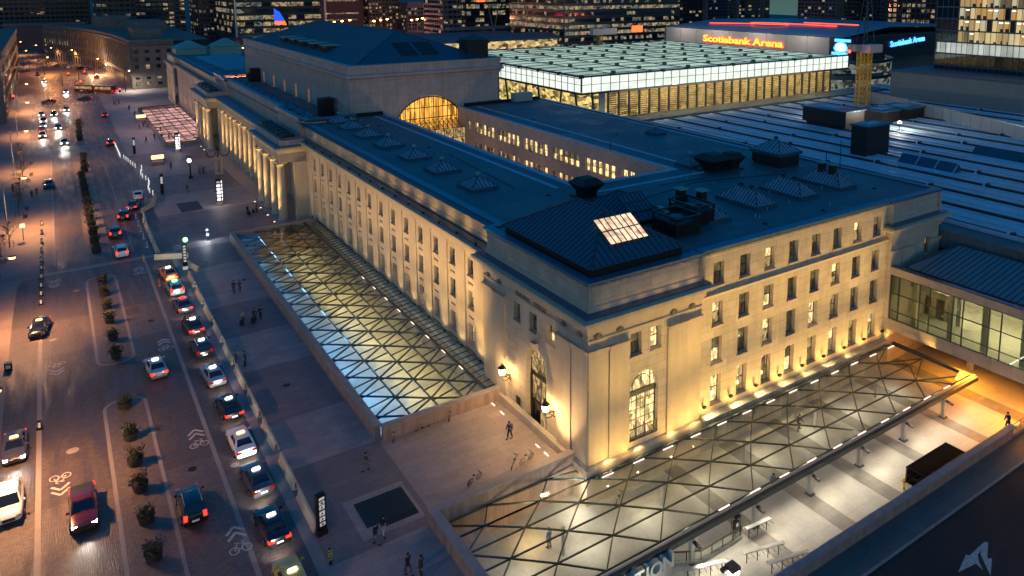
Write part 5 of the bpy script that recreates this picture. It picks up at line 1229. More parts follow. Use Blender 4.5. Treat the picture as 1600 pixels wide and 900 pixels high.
def figure(st, arm, bend=0.):
    """st: stride (m), arm: arm swing; faces +x"""
    hipz=.88; lean=.05+bend
    sh = (lean,0,1.38)
    P_ = [(0,0,.92,.13,.105),(lean*.4,0,1.1,.125,.095),(lean*.8,0,1.3,.15,.10),(lean,0,1.43,.07,.07),(lean+.02,0,1.52,.05,.05),(lean+.045,0,1.63,.088,.078),(lean+.04,0,1.73,.075,.07)]
    E_ = [(0,1),(1,2),(2,3),(3,4),(4,5),(5,6)]
    def add(prev, chain):
        for p in chain: P_.append(p); E_.append((prev, len(P_)-1)); prev = len(P_)-1
    legs=[]; arms=[]
    for s in (-1,1):
        f = st*s; k=len(P_)
        add(0, [(f*.08,.10*s,.84,.085),(f*.45+.05,.10*s,.47,.062),(f*.8-(.06 if f<0 else 0),.10*s,.10,.042),(f*.8+.06,.10*s,.045,.045,.035),(f*.8+.17,.10*s,.035,.035,.025)]); legs.append((k,len(P_)))
        a = -arm*s; k=len(P_)
        add(2, [(lean,.17*s,1.40,.062),(lean+a*.35,.235*s,1.15,.045),(lean+a*.75+.05,.235*s,.93,.034),(lean+a*.85+.08,.235*s,.86,.028,.018)]); w=len(P_)-1
        for q,(dy,l) in enumerate(((-.028,.065),(-.01,.08),(.008,.076),(.026,.06))): add(w, [(lean+a*.9+.10+.01*q,.235*s+dy*.6,.86-l*.6,.0085),(lean+a*.9+.085,.235*s+dy,.86-l-.02,.007)])
        add(w, [(lean+a*.9+.13,.21*s,.85,.0095),(lean+a*.9+.15,.20*s,.82,.008)]); arms.append((k,w))
    body = skin_mesh("body", P_, E_, [SKIN])
    jp = [(P_[i][0],P_[i][1],P_[i][2],r,q) for i,r,q in ((0,.165,.135),(1,.15,.12),(2,.175,.125),(3,.09,.09))]; je=[(0,1),(1,2),(2,3)]
    jp.insert(0,(0,0,.80,.155,.13)); je=[(0,1),(1,2),(2,3),(3,4)]
    for k,w in arms:
        pr=3
        for i in range(k,k+3): jp.append((P_[i][0],P_[i][1],P_[i][2],P_[i][3]+.022)); je.append((pr,len(jp)-1)); pr=len(jp)-1
    jacket = skin_mesh("jacket", jp, je, [CL['black']])
    tp=[(0,0,.90,.135,.11)]; te=[]
    for k,w in legs:
        pr=0
        for i in range(k,k+3): tp.append((P_[i][0],P_[i][1],P_[i][2],P_[i][3]+.02)); te.append((pr,len(tp)-1)); pr=len(tp)-1
    trousers = skin_mesh("trousers", tp, te, [CL['black']])
    h = MB().lathe([(.03,.0),(.098,.03),(.105,.10),(.085,.17),(.03,.20)],0,0,10).mesh('hair', HAIRM)
    f = MB().box(.0,.03,-.012,.012,.0,.04).box(-.012,.006,-.045,-.02,.035,.05,1).box(-.012,.006,.02,.045,.035,.05,1).box(-.01,.004,-.025,.025,-.045,-.035,1).mesh('face_feature', [SKIN, HAIRM])
    sh_ = [(P_[k+3][0],P_[k+3][1]) for k,w in legs]
    shoe = MB().box(-.09,.19,-.048,.048,0,.075).mesh('shoe', BLACK)
    return dict(body=body, jacket=jacket, trousers=trousers, hair=(h,(lean+.03,0,1.58)), face=(f,(lean+.125,0,1.63)), shoe=(shoe,sh_))
FIG = [figure(0.03,.05), figure(.32,.30), figure(-.26,.22), figure(.18,-.1,.06)]
def person(x,y,label,pose=1,rz=0.,coat='black',legs='black',bag=None,z=0,grp='people on the plaza'):
    F = FIG[pose]; t = thing('person', label, 'person', (x,y,z), math.radians(rz), grp)
    ob('body', F['body'], t)
    for nm, c in (('jacket',coat),('trousers',legs)):
        o = ob(nm, F[nm], t)
        if c != 'black': o.material_slots[0].link='OBJECT'; o.material_slots[0].material = CL[c]
    ob('hair', F['hair'][0], t, F['hair'][1]); ob('face', F['face'][0], t, F['face'][1])
    for p in F['shoe'][1]: ob('shoe', F['shoe'][0], t, (p[0],p[1],0))
    if bag == 'case':
        s = tag(MB().box(-.16,.16,-.24,.24,.06,.66).tube((-.1,-.2,0),(.1,-.2,.08),.05,6).tube((-.1,.2,0),(.1,.2,.08),.05,6).bar((-.1,0,.66),(.12,0,1.0),.03,.03).build('suitcase', CL['black'], None, (x-.55*math.cos(math.radians(rz)), y-.55*math.sin(math.radians(rz)), z), math.radians(rz)), 'black wheeled suitcase pulled by the '+label.replace('person with suitcase, ','').replace('person pulling a case, ','person, '), 'suitcase')
    if bag == 'pack':
        s = tag(MB().frustum(0,0,-.25,.22,.10,.16,.07,.13).build('backpack', CL['grey'], None, (x-.2*math.cos(math.radians(rz)), y-.2*math.sin(math.radians(rz)), z+1.2), math.radians(rz)), 'dark backpack on the back of '+label.split(',')[0], 'backpack')
    return t
PP = [(-17.9,2.7,'person in black coat and pale jeans, left of two by the dark grate',1,-80,'black','denim',None),(-17.1,3.2,'person in white trousers beside the one in pale jeans',2,-80,'black','white',None),
(-15.4,11.6,'person walking alone in grey jeans on the plaza above the grate',1,160,'green','grey',None),(-2.7,8.7,'person with a backpack near the lantern lit doorway',2,200,'navy','black','pack'),
(-18.1,48.8,'person with suitcase, leftmost of three beside the moat wall',1,60,'grey','brown','case'),(-16.8,48.7,'person with suitcase, middle of three beside the moat wall',2,60,'black','black','case'),(-16.0,49.0,'person in black, rightmost of three beside the moat wall',1,60,'black','black',None),
(-21.0,38.1,'person in black standing closest to the barrier row',0,180,'black','black',None),(-20.2,37.3,'person in black standing just right of the one at the barriers',0,170,'black','black',None),
(-17.1,59.8,'person in black, left of a pair above the moat wall',1,80,'black','navy',None),(-16.4,59.6,'person in navy, right of a pair above the moat wall',2,80,'navy','navy',None),
(-7.6,97.3,'person pulling a case, left one near the nearest columns',1,100,'black','black','case'),(-6.0,97.7,'person bending over a bag near the nearest columns',3,0,'black','black','case'),
(-24.3,52.0,'person in black at the door of the dark red taxi',0,0,'black','black',None),
(-14.6,144.7,'person in a red jacket beyond the clock',0,-90,'red','black',None),(-10.0,135.0,'person left of a pair near the clock',1,-90,'grey','black',None),(-9.2,135.1,'person right of a pair near the clock',2,-90,'brown','black',None),
(-14.5,120.6,'person with white bag between the totem and the clock',1,20,'black','grey',None),(-17.1,-1.6,'person in black at the bottom edge, left of two',1,-70,'black','brown',None),(-16.4,-2.3,'person in brown at the bottom edge, right of two',2,-70,'brown','black',None),
(-43.7,178.9,'person alone far up the left pavement',1,0,'black','black',None),(-10.6,150,'person in black near the far totem',0,0,'black','black',None),
(-40.8,133,'person left of a pair under the orange lamp on the left pavement',1,90,'black','black',None),(-40.0,134.5,'person right of a pair under the orange lamp on the left pavement',2,90,'black','black',None),(-44.0,140,'person at the left edge near the small trees',1,90,'black','black',None)]
for a in PP: person(*a)
for i,(x,y) in enumerate(((-15.6,205),(-14.2,209),(-13.2,207),(-13.6,186),(-12,184),(-10.4,183),(-14.5,232),(-12.5,240),(-12,239),(-16,182.5),(-18,262),(-16.8,264),(-11,196),(-15,246),(-13.2,214))):
    person(x,y,['dark figure','small dark walker','distant pedestrian','standing pedestrian','pedestrian in dark clothes'][i%5]+' %s in the crowd beside the far pink skylight'%['first','second','third','fourth','fifth','sixth','seventh','eighth','ninth','tenth','eleventh','twelfth','thirteenth','fourteenth','fifteenth'][i],i%4,(i*77)%360,['black','navy','grey','brown'][i%4],'black',None,0,'distant people by the far skylight')
person(14.6,-8.0,'person in a bright blue jacket under the glass canopy edge',0,200,'blue','grey',None,LOW,'people in the lower plaza')
person(-5.6,-2.6,'person in blue seen through the left end of the canopy',0,100,'blue','grey',None,LOW,'people in the lower plaza')
person(24.0,-3.2,'person in dark clothes seen through the middle of the canopy',1,0,'black','black',None,LOW,'people in the lower plaza')
person(37.6,-16.8,'person in black sitting at the end of the handrail, upper right',3,60,'black','black',None,-.2,'people in the lower plaza')

# ------------------------------------------------------------------ bicycles, racks and rails
def bike(x,y,rz,label,z=0,lean=.25,grp='bicycles locked outside'):
    t = thing('bicycle', label, 'bicycle', (x,y,z), rz, grp); t.rotation_euler[0] = lean
    for s in (-.52,.52):
        b = MB(); n=14
        for i in range(n):
            a=2*math.pi*i/n; c=2*math.pi*(i+1)/n; b.tube((s+.33*math.cos(a),0,.35+.33*math.sin(a)),(s+.33*math.cos(c),0,.35+.33*math.sin(c)),.022,5)
        for i in range(6):
            a=math.pi*i/6; b.bar((s-.32*math.cos(a),0,.35-.32*math.sin(a)),(s+.32*math.cos(a),0,.35+.32*math.sin(a)),.01,.01)
        b.build('wheel', TYRE, t)
    b=MB(); pts={'bb':(-.05,0,.32),'st':(-.18,0,.82),'hd':(.38,0,.85),'rw':(-.52,0,.35),'fw':(.52,0,.35)}
    for p,q in (('bb','st'),('bb','hd'),('st','hd'),('bb','rw'),('st','rw'),('hd','fw')): b.tube(pts[p],pts[q],.022,6)
    b.build('frame', STEEL_L, t); MB().tube((.38,0,.85),(.36,0,1.0),.02,6).tube((.36,-.26,1.0),(.36,.26,1.0),.02,6).build('handlebar', BLACK, t); MB().frustum(-.2,0,.86,.92,.13,.07,.1,.03).build('saddle', BLACK, t)
for i,(x,y,r_,l) in enumerate(((-6.1,14.9,1.2,'bicycle leaning near the corner of the moat wall'),(-12.0,14.7,1.5,'bicycle at the left corner of the moat wall'),(-9.0,14.8,.1,'bicycle lying against the middle of the moat end wall'),(-8.4,4.9,.3,'bicycle alone by the wall above the corner canopy'),(-4.6,4.9,.8,'left bicycle of two locked above the corner canopy'),(-3.3,4.8,.2,'right bicycle of two locked above the corner canopy'))): bike(x,y,r_,l,0,.22 if i!=2 else .9)
bike(2.2,-1.4,.6,'bicycle under the canopy near the building corner',LOW,.2)
def rack(x,y,rz,n,label):
    t = thing('bike_rack', label, 'bike rack', (x,y,LOW), rz, 'steel rails and racks in the lower plaza')
    for i in range(n): MB().tube((i*.95,0,0),(i*.95,0,.92),.035,8).build('post', BLACK, t)
    b = MB().box(-.35,(n-1)*.95+.35,-.16,.16,.92,1.0); ring_=[]
    for e in (-.35,(n-1)*.95+.35):
        for k in range(8):
            a=2*math.pi*k/8; c=2*math.pi*(k+1)/8; b.tube((e+.2*math.cos(a),.2*math.sin(a),.98),(e+.2*math.cos(c),.2*math.sin(c),.98),.025,5)
    b.build('top_rail', STEEL_L, t)
    for i in range(n*2): MB().tube((i*.48,-.3,.6),(i*.48,.3,.6),.02,5).build('hook', BLACK, t)
rack(1.2,-11.3,-.32,4,'bike rack nearest the letters of the station sign'); rack(6.2,-12.6,-.28,4,'middle bike rack with curled rail ends'); rack(7.0,-14.4,-.25,4,'bike rack closest to the long pink wall'); rack(8.4,-10.8,-.1,3,'bike rack behind the ticket post at the canopy post')
gr_ = thing('guard_railing', 'bent glazed guard railing on a low kerb between the sign and the ticket post', 'railing', (1.3,-9.4,LOW))
pth = [(0,0),(2.0,-1.15),(5.6,-1.1),(6.6,-1.0)]
b=MB(); b.sweep([(-.15,0),(-.15,.22),(.15,.22),(.15,0)], pth); b.build('kerb', CONC_W, gr_)
b=MB(); b.sweep([(-.06,1.0),(-.06,1.07),(.06,1.07),(.06,1.0)], pth); b.build('top_rail', BRONZE, gr_)
for a,c in zip(pth,pth[1:]):
    Ln=math.dist(a,c); k=max(1,round(Ln/1.1))
    for i in range(k+1):
        p=(a[0]+(c[0]-a[0])*i/k,a[1]+(c[1]-a[1])*i/k); MB().tube((p[0],p[1],.2),(p[0],p[1],1.02),.04,6).build('post', BLACK, gr_)
    MB().bar((a[0],a[1],.95),(c[0],c[1],.95),.02,.68).build('glass_pane', GLASS, gr_)
t = thing('ticket_post', 'small black framed machine post with a roof at the end of the guard railing', 'machine', (7.7,-10.0,LOW)); MB().box(-.3,.3,-.3,.3,1.75,1.85).build('roof', BRONZE, t)
for s in (-.27,.23):
    for q in (-.27,.23): MB().box(s,s+.04,q,q+.04,0,1.75).build('post', BLACK, t)
MB().box(-.22,.22,-.15,.15,.3,1.35).build('machine', BRONZE, t); MB().box(-.15,.15,-.165,-.15,.9,1.2).build('screen', E_PANELD, t)
t = thing('cube_lamp', 'dark topped square lamp glowing white at the bottom edge by the racks', 'lamp', (3.2,-13.9,LOW)); MB().box(-.12,.12,-.12,.12,0,1.5).build('post', BLACK, t); MB().box(-.36,.36,-.36,.36,1.5,1.85).build('light_box', E_WHITE, t); MB().box(-.42,.42,-.42,.42,1.85,2.15).build('cap', SEAM, t); MB().box(-.95,-.5,.0,.35,1.9,2.1).build('flood_light', BLACK, t)
t = thing('notice_board', 'small dark notice board on a pole against the pink wall', 'sign', (11.6,-16.9,LOW)); MB().tube((0,0,0),(0,0,2.6),.05,8).build('pole', BLACK, t); MB().box(-.45,.45,-.04,.04,1.9,2.75).build('board', BLACK, t); MB().box(-.4,-.02,-.06,-.04,2.25,2.7).box(.02,.4,-.06,-.04,2.25,2.7).build('notice', E_PANELD, t)
t = thing('yellow_bollard', 'yellow steel bollard beside the black mesh enclosure', 'bollard', (24.4,-14.4,LOW)); MB().tube((0,0,0),(0,0,1.1),.11,12).build('post', YELL, t); MB().box(-.13,.13,-.13,.13,.75,.8).build('band', BLACK, t)
t = thing('mesh_enclosure', 'long black roofed mesh enclosure standing beside the pink wall', 'enclosure', (28.6,-14.9,LOW))
MB().box(-3.3,3.3,-.95,.95,1.5,1.58).build('roof', NIGHT, t)
for x in (-3.25,3.17):
    for y in (-.93,.85): MB().box(x,x+.08,y,y+.08,0,1.62).build('post', BRONZE, t)
b=MB()
for i in range(40): b.tube((-3.25+.165*i,-.9,.05),(-3.25+.165*i,-.9,1.6),.012,4)
for i in range(8): b.bar((-3.22,-.9+.24*i,.1),(-3.22,-.9+.24*i+.01,1.6),.02,.02)
for z in (.1,.8,1.55): b.box(-3.25,3.25,-.93,-.9,z,z+.05).box(-3.25,-3.22,-.9,.9,z,z+.05).box(-3.25,3.25,.9,.93,z,z+.05)
b.bar((-3.22,-.9,.1),(-3.22,.9,1.55),.03,.04).bar((-3.22,.9,.1),(-3.22,-.9,1.55),.03,.04)
stuff(b.build('mesh_side', BLACK, t)); MB().box(-3.1,3.1,-.8,.8,0.0,.08).build('ramp_opening', BLACK, t); MB().box(3.1,3.2,-.9,.9,0,1.5).box(-3.2,3.2,.88,.9,0,1.5).build('side_panel', NIGHT, t)

# ------------------------------------------------------------------ sign pillars, clock, sculpture
t = thing('sign_pillar', 'black sign pillar with pale pictogram squares beside the nearest barrier', 'sign', (-21.0,6.0,0), math.radians(12))
MB().box(-.34,.34,-.22,.22,0,3.4).build('pillar', BLACK, t); MB().box(-.38,.38,-.26,.26,0,.45).build('base', BRONZE, t)
for i,(z,h,m_) in enumerate(((3.0,.2,E_PANELD),(2.62,.26,E_PANELD),(2.2,.34,E_PANELD),(1.68,.38,E_PANELD),(1.25,.32,E_PANELD),(.85,.26,E_PANELD))):
    p=MB().box(-.22,.22,-.235,-.22,z,z+h).build('sign_panel', m_, t)
    if i in (1,5): MB().box(-.1,.1,-.245,-.236,z+.06,z+h-.06).build('pictogram', PAINTS['red'], p)
    elif i: MB().tube((0,-.236,z+h*.5),(0,-.246,z+h*.5),.08,8).box(-.14,-.02,-.245,-.236,z+.04,z+.09).build('pictogram', BLACK, p)
def totem(x,y,label,hh=5.0):
    t = thing('light_totem', label, 'sign', (x,y,0), math.radians(-22), 'lit pictogram towers on the plaza')
    MB().box(-.55,.55,-.4,.4,0,.75).build('base', GRANITE_R, t); MB().box(-.5,.5,-.35,.35,.75,hh).build('tower', BLACK, t)
    for k in range(6):
        z = .95+k*(hh-1.1)/6
        p=MB().box(-.30,.30,-.37,-.35,z,z+.42).build('sign_panel', E_PANEL if k<5 else E_PANELD, t)
        if k in (0,): MB().tube((0,-.371,z+.21),(0,-.385,z+.21),.12,10).build('pictogram', BLACK, p)
        elif k==1: MB().bar((-.2,-.38,z+.1),(.2,-.38,z+.34),.08,.08).box(-.15,.1,-.385,-.371,z+.05,z+.1).build('pictogram', BLACK, p)
        elif k==2: MB().bar((-.2,-.38,z+.34),(.2,-.38,z+.1),.06,.06).box(-.05,.15,-.385,-.371,z+.25,z+.33).build('pictogram', BLACK, p)
        elif k==3: MB().box(-.2,.2,-.385,-.371,z+.16,z+.26).build('pictogram', E_GREEN if 0 else SEAM, p)
        else: MB().box(-.22,.22,-.385,-.371,z+.05,z+.1).build('pictogram', SEAM, p)
        for s in (-1,1): MB().box(.5*s-.01,.5*s+.01,-.25,.25,z,z+.42).build('side_panel', E_PANEL, t)
    lamp('POINT', (x-.3,y-1.0,2.4), 60, (1,.95,.9), size=.4)
totem(-10.7,106.8,'white lit pictogram tower in front of the nearest columns',5.2); totem(-10.7,163.5,'white lit pictogram tower near the far skylight',5.0)
t = thing('signal_pillar', 'slim black pillar with small panels and a green light on top beside the orange taxi', 'sign', (-21.3,73.4,0)); MB().box(-.3,.3,-.25,.25,.5,4.0).build('pillar', BLACK, t); MB().box(-.32,.32,-.28,.28,0,.5).build('base', E_PANELD, t); MB().lathe([(.1,4.2),(.32,4.35),(.3,4.7),(.1,4.85)],.25,0,10).build('green_lamp', E_GREEN, t)
for k in range(6): MB().box(-.2,.2,-.27,-.25,1.2+.45*k,1.5+.45*k).build('sign_panel', E_PANELD, t)
for i,(x,y) in enumerate(((-18.9,122),(-20.0,168))):
    t = thing('sign_pillar', ('slim dark pillar beside the bend of the far barriers','slim dark pillar near the lit line of barriers')[i], 'sign', (x,y,0)); MB().box(-.3,.3,-.25,.25,0,4.2).build('pillar', BLACK, t); MB().box(-.2,.2,-.27,-.25,2.2,3.6).build('sign_panel', E_PANELD, t)
t = thing('street_clock', 'round lit clock on a tall black pole on the plaza', 'clock', (-12.1,132.9,0), math.radians(-35))
MB().lathe([(.45,0),(.45,.3),(.25,.5),(.16,.8),(.13,3.3),(.2,3.5)],0,0,12).build('pole', BLACK, t); MB().tube((0,-.2,4.0),(0,.2,4.0),.62,20).lathe([(.3,4.55),(.45,4.65),(.1,4.95)],0,0,10).build('case', BLACK, t)
MB().tube((0,-.215,4.0),(0,-.2,4.0),.5,20).build('dial', E_PANEL, t); MB().bar((0,-.22,4.0),(0,-.22,4.4),.05,.03).bar((0,-.22,4.0),(.25,-.22,4.08),.05,.03).build('hand', BLACK, t)
t = thing('sculpture', 'bronze curled sculpture on a tall pierced stone pedestal before the columns', 'sculpture', (-6.3,133.2,0))
MB().box(-.85,.85,-.7,.7,0,.5).box(-.75,-.3,-.6,.6,.5,3.4).box(.3,.75,-.6,.6,.5,3.4).box(-.8,.8,-.65,.65,3.4,4.0).build('pedestal', STONE_T, t)
b=MB(); 
for s in (-1,1):
    pr=None
    for k in range(15):
        a=math.pi*(-.5+k/14*1.15); p=(s*(1.1+1.0*math.sin(a)*1.0+.3),0,5.2-1.0*math.cos(a)*1.1)
        if pr: b.tube(pr,p,.12,6)
        pr=p
b.tube((0,0,4.0),(0,0,6.6),.2,8,.08).lathe([(.1,5.2),(.5,5.5),(.35,6.0),(.1,6.2)],0,0,8); b.build('figure', BRONZE, t)
for i,(x,y) in enumerate(((-16.6,152.8),(-14.0,219.3))):
    t = thing('stair_entrance', ('lit yellow entrance box at the near corner of the pink skylight','lit yellow entrance box at the far corner of the pink skylight')[i], 'entrance', (x,y,0)); MB().box(-1.4,1.4,-2.5,2.5,0,.9).build('parapet', GRANITE_R, t); MB().box(-1.3,1.3,-2.6,-2.3,1.6,2.5).build('lit_sign', E_YSIGN, t); MB().box(-1.5,-1.3,-2.5,-2.3,.9,1.6).box(1.3,1.5,-2.5,-2.3,.9,1.6).build('post', BLACK, t)
# wall lanterns at the door
for y,l in ((13.1,'glowing wall lantern left of the arched doorway'),(6.05-.9,'glowing wall lantern right of the arched doorway')):
    t = thing('wall_lantern', l, 'lantern', (0,y,3.5))
    MB().lathe([(.12,.35),(.26,.45),(.34,1.0),(.3,1.05)],-1.0,0,8).build('glass', E_WARM, t); MB().lathe([(.45,1.05),(.40,1.12),(.12,1.4),(.04,1.6)],-1.0,0,8).build('cap', BRONZE, t)
    b=MB(); b.tube((-1.0,0,.35),(-1.0,0,.1),.06,6); pr=None
    for k in range(13):
        a=math.pi*1.6*k/12; p=(-.55-.42*math.cos(a),0,-.05-.32*math.sin(a)); 
        if pr: b.tube(pr,p,.045,5)
        pr=p
    b.tube((-.9,0,.1),(.1,0,.1),.05,6).tube((-.6,0,.1),(0,0,-.5),.05,6).build('bracket', BRONZE, t)
    lamp('POINT', (-1.35,y,4.3), 430, (1,.62,.25), size=.3)
t = thing('wall_notice', 'small framed notice on the stone beside the arched doorway', 'notice', (-.16,11.4,1.3)); MB().box(-.05,0,-.35,.35,0,.8).build('frame', BRONZE, t)
for y in (14.7,12.8,6.2,4.7): tag(MB().box(-.07,.07,-.36,.36,0,.02).build('ground_light', E_STRIP, None, (-1.2,y,.006)), {14.7:'strip light set in the paving, farthest of four at the door',12.8:'strip light in the paving, second of four at the door',6.2:'strip light in the paving, third of four near the canopy wall',4.7:'strip light in the paving, nearest the canopy wall'}[y], 'ground light', 'strip lights in the paving')

# ------------------------------------------------------------------ street lamps, signals and small trees on the left
def street_lamp(x,y,label,h=9.6,arm=2.7,power=2500,col=(1,.46,.18),banner=False,far=False,grp='orange street lamps'):
    t = thing('street_lamp', label, 'street lamp', (x,y,0), 0, grp)
    MB().lathe([(.22,0),(.2,.4),(.12,.6),(.07,h)],0,0,8).build('pole', STEEL_L if not far else BLACK, t); MB().tube((0,0,h-.8),(arm*.6,0,h-.1),.05,6).tube((arm*.6,0,h-.1),(arm,0,h),.05,6).build('arm', STEEL_L, t)
    MB().frustum(arm+.3,0,h-.12,h+.06,.42,.17,.35,.12).build('lamp_head', STEEL, t); MB().frustum(arm+.3,0,h-.3,h-.12,.2,.12,.38,.15).build('lens', E_ORANGE if col[1]<.6 else E_WHITE, t)
    if banner: MB().box(-.05,.05,-1.5,-.1,2.6,4.6).build('banner', PAINTS['blue'], t)
    if power: lamp('SPOT', (x+arm+.3,y,h-.45), power*3.2, col, (x+arm+2.5,y,0), .25, 150, 1.0)
LB = 'orange street lamp on the left pavement, '
for i,(x,y) in enumerate(((-44.2,-8),(-44.2,25),(-44.2,62))): street_lamp(x,y,LB+['nearest, off the bottom edge','second nearest','third nearest, left of the black car'][i])
street_lamp(-43.9,108.5,LB+'with a blue banner and bright orange head',banner=True)
street_lamp(-44.4,160.0,LB+'beyond the small trees'); street_lamp(-45.0,212,LB+'beside the oncoming line of cars'); street_lamp(-46,262,LB+'near the crossing')
for i,(x,y,c) in enumerate(((-38.8,388,0),(-28,430,0),(-37,455,0),(-44,480,0),(-19.5,366,0),(-22,432,1),(-52,520,0),(-33,455,1),(-48,440,0),(-30,500,0),(-12,300,1))):
    street_lamp(x,y,['small far','tiny far'][i%2]+(' orange' if not c else ' white')+' street lamp by the curved building, %s from the station'%['one','two','three','four','five','six','seven','eight','nine','ten','eleven'][i],8.5,1.5,1300,(1,.42,.12) if not c else (1,.9,.75),far=True,grp='far street lamps')
def signal(x,y,h,label):
    t = thing('traffic_signal', label, 'traffic light', (x,y,0), 0, 'red traffic lights at the far crossing'); MB().tube((0,0,0),(0,0,h),.09,6).tube((0,0,h-.3),(2.2,0,h),.06,5).build('pole', STEEL, t); MB().box(2.0,2.5,-.2,.2,h-1.4,h).build('housing', BLACK, t); MB().tube((2.25,-.35,h-.3),(2.25,-.2,h-.3),.26,8).build('red_lens', E_RED, t)
for a in ((-49.2,262,6,'red traffic light at the left pavement corner'),(-32.5,330,6,'red traffic light over the middle of the far crossing'),(-26.5,335,6,'red traffic light beside the orange vehicle'),(-29,300,5.5,'red traffic light by the bus'),(-18.5,262,6,'red traffic light at the right kerb before the dark building')): signal(*a)
def bare_tree(x,y,label,h=4.6,seed=0,grp='small bare trees in square guards',guard=True):
    rnd=random.Random(seed); t=thing('bare_tree', label, 'tree', (x,y,0), 0, grp); MB().tube((0,0,0),(.05,.03,h*.45),.09,7,.06).build('trunk', BARK, t)
    b=MB()
    def grow(p,d,l,r,n):
        q=p+d*l; b.tube(p,q,r,4,r*.65)
        if n:
            for k in range(3 if n>1 else 4):
                e=(d+Vector((rnd.gauss(0,.5),rnd.gauss(0,.5),rnd.gauss(.1,.3)))).normalized(); grow(q,e,l*.72,r*.62,n-1)
    for k in range(4): grow(Vector((.05,.03,h*.42)),Vector((rnd.gauss(0,.4),rnd.gauss(0,.4),1)).normalized(),h*.24,.05,3)
    b.build('crown', BARK, t)
    if guard:
        g=MB()
        for s in (-.6,.56):
            for q in (-.6,.56): g.box(s,s+.04,q,q+.04,0,.9)
        g.box(-.6,.6,-.6,-.56,.86,.9).box(-.6,.6,.56,.6,.86,.9).box(-.6,-.56,-.6,.6,.86,.9).box(.56,.6,-.6,.6,.86,.9); g.build('tree_guard', BLACK, t)
for i,(x,y) in enumerate(((-44.6,84),(-44.2,92),(-43.4,100),(-42.6,120),(-42.8,129),(-42.9,139),(-42.6,150),(-43.2,163),(-43.5,176))): bare_tree(x,y,'small leafless street tree %s up the left pavement'%['first','second','third','fourth','fifth','sixth','seventh','eighth','ninth'][i],4.4,i)
for i,(x,y) in enumerate(((-42,400),(-38,412),(-45,425),(-33,440),(-40,446),(-47,402))): bare_tree(x,y,'leafless tree %s in the orange lit square by the curved building'%['one','two','three','four','five','six'][i],7.5,20+i,'leafless trees in the far square',False)
t = thing('kiosk_lamp', 'small yellow lit box on a post at the left pavement', 'lamp', (-41.6,103,0)); MB().tube((0,0,0),(0,0,2.2),.06,6).build('post', BLACK, t); MB().box(-.35,.35,-.2,.2,2.2,2.8).build('light_box', E_YSIGN, t)
for i,(x,y) in enumerate(((-41.6,150),(-41.2,156),(-41.6,118),(-41.5,124),(-41.3,169))):
    t = thing('street_bench', 'dark litter post or seat %s along the left pavement'%['one','two','three','four','five'][i], 'street furniture', (x,y,0), 0, 'dark posts along the left pavement'); MB().box(-.3,.3,-.6,.6,.4,.5).box(-.25,-.2,-.5,.5,0,.4).box(.2,.25,-.5,.5,0,.4).build('seat', BLACK, t)
# far lit line of objects by the barriers near the pit: green light on the plaza
t = thing('segway_light', 'person sized white blue light standing on the plaza by the moat corner', 'light', (-16.3,85.6,0)); MB().lathe([(.25,0),(.25,.15),(.12,.3),(.12,1.2),(.3,1.3),(.28,1.6),(.1,1.7)],0,0,10).build('post', BLACK, t); MB().lathe([(.16,1.7),(.2,1.85),(.1,2.0)],0,0,8).box(-.2,.2,-.3,-.26,.9,1.25).build('lamp_head', E_BLUEW, t); lamp('POINT',(-16.6,85.0,1.2),90,(.8,.9,1),size=.2)
t = thing('yellow_black_marker', 'yellow and black striped marker post below the sign pillar', 'marker', (-21.4,2.5,0)); MB().box(-.08,.08,-.06,.06,0,1.3).build('post', BLACK, t)
for k in range(4): MB().add([(-.14,-.075,.35+.24*k),(.14,-.075,.45+.24*k),(.14,-.075,.57+.24*k),(-.14,-.075,.47+.24*k)],[(0,1,2,3)]).build('stripe', YELL, t)

# ------------------------------------------------------------------ background buildings
def grid_front(b, x0, x1, y, zs, ww, gap, mset, rnd, p, wh, axis='y', sgn=-1, m0=1):
    """windows as shallow boxes proud of a wall; axis 'y': wall at y spanning x; 'x': wall at x spanning y"""
    n = int((x1-x0)/(ww+gap)); off = (x1-x0-n*(ww+gap)+gap)/2
    for z in zs:
        row = rnd.random()
        for i in range(n):
            r = rnd.random(); pl = p*(1.7 if row > .6 else .6)
            m = (m0 if rnd.random()<.6 else m0+1) if r < pl else 0
            a = x0+off+i*(ww+gap)
            if axis == 'y': b.box(a, a+ww, y-.12, y-.02, z, z+wh, m)
            else: b.box(y-.12, y-.02, a, a+ww, z, z+wh, m)
def tower(label, x0, x1, y0, depth, z0, z1, floor, ww, gap, p, wall, wh=None, seed=1, cat='tower', side=True, glassm=None, bands=True):
    t = thing('tower_building', label, cat, (x0, y0, 0)); rnd = random.Random(seed)
    MB().box(0, x1-x0, 0, depth, 0, z1).build('walls', wall, t)
    b = MB(); wh = wh or floor*.55; zs = [z0+floor*i for i in range(int((z1-z0)/floor))]
    grid_front(b, 0, x1-x0, 0, zs, ww, gap, None, rnd, p, wh)
    if side: grid_front(b, 0, depth, 0, zs, ww, gap, None, rnd, p, wh, 'x')
    stuff(b.build('windows_of_floors', [glassm or DGLASS, LITT, LITT2], t))
    if bands:
        b = MB()
        for z in zs: b.box(-.35, x1-x0, -.35, -.0, z-.35, z-.1); b.box(-.35, 0, 0, depth, z-.35, z-.1)
        stuff(b.build('floor_edges', wall if wall is not TDARK else SEAM, t))
    MB().box(2, x1-x0-2, 2, depth-2, z1, z1+3).build('roof_plant', TCONC, t)
    return t
tower('black slab tower with scattered lit windows at the far left', -75,-8,640,60,4,120,3.4,2.4,.7,.07,TDARK,seed=3)
tower('dark tower filling the gap behind the left edge building', -120,-78,700,60,4,120,3.4,2.4,.7,.10,TDARK,seed=31)
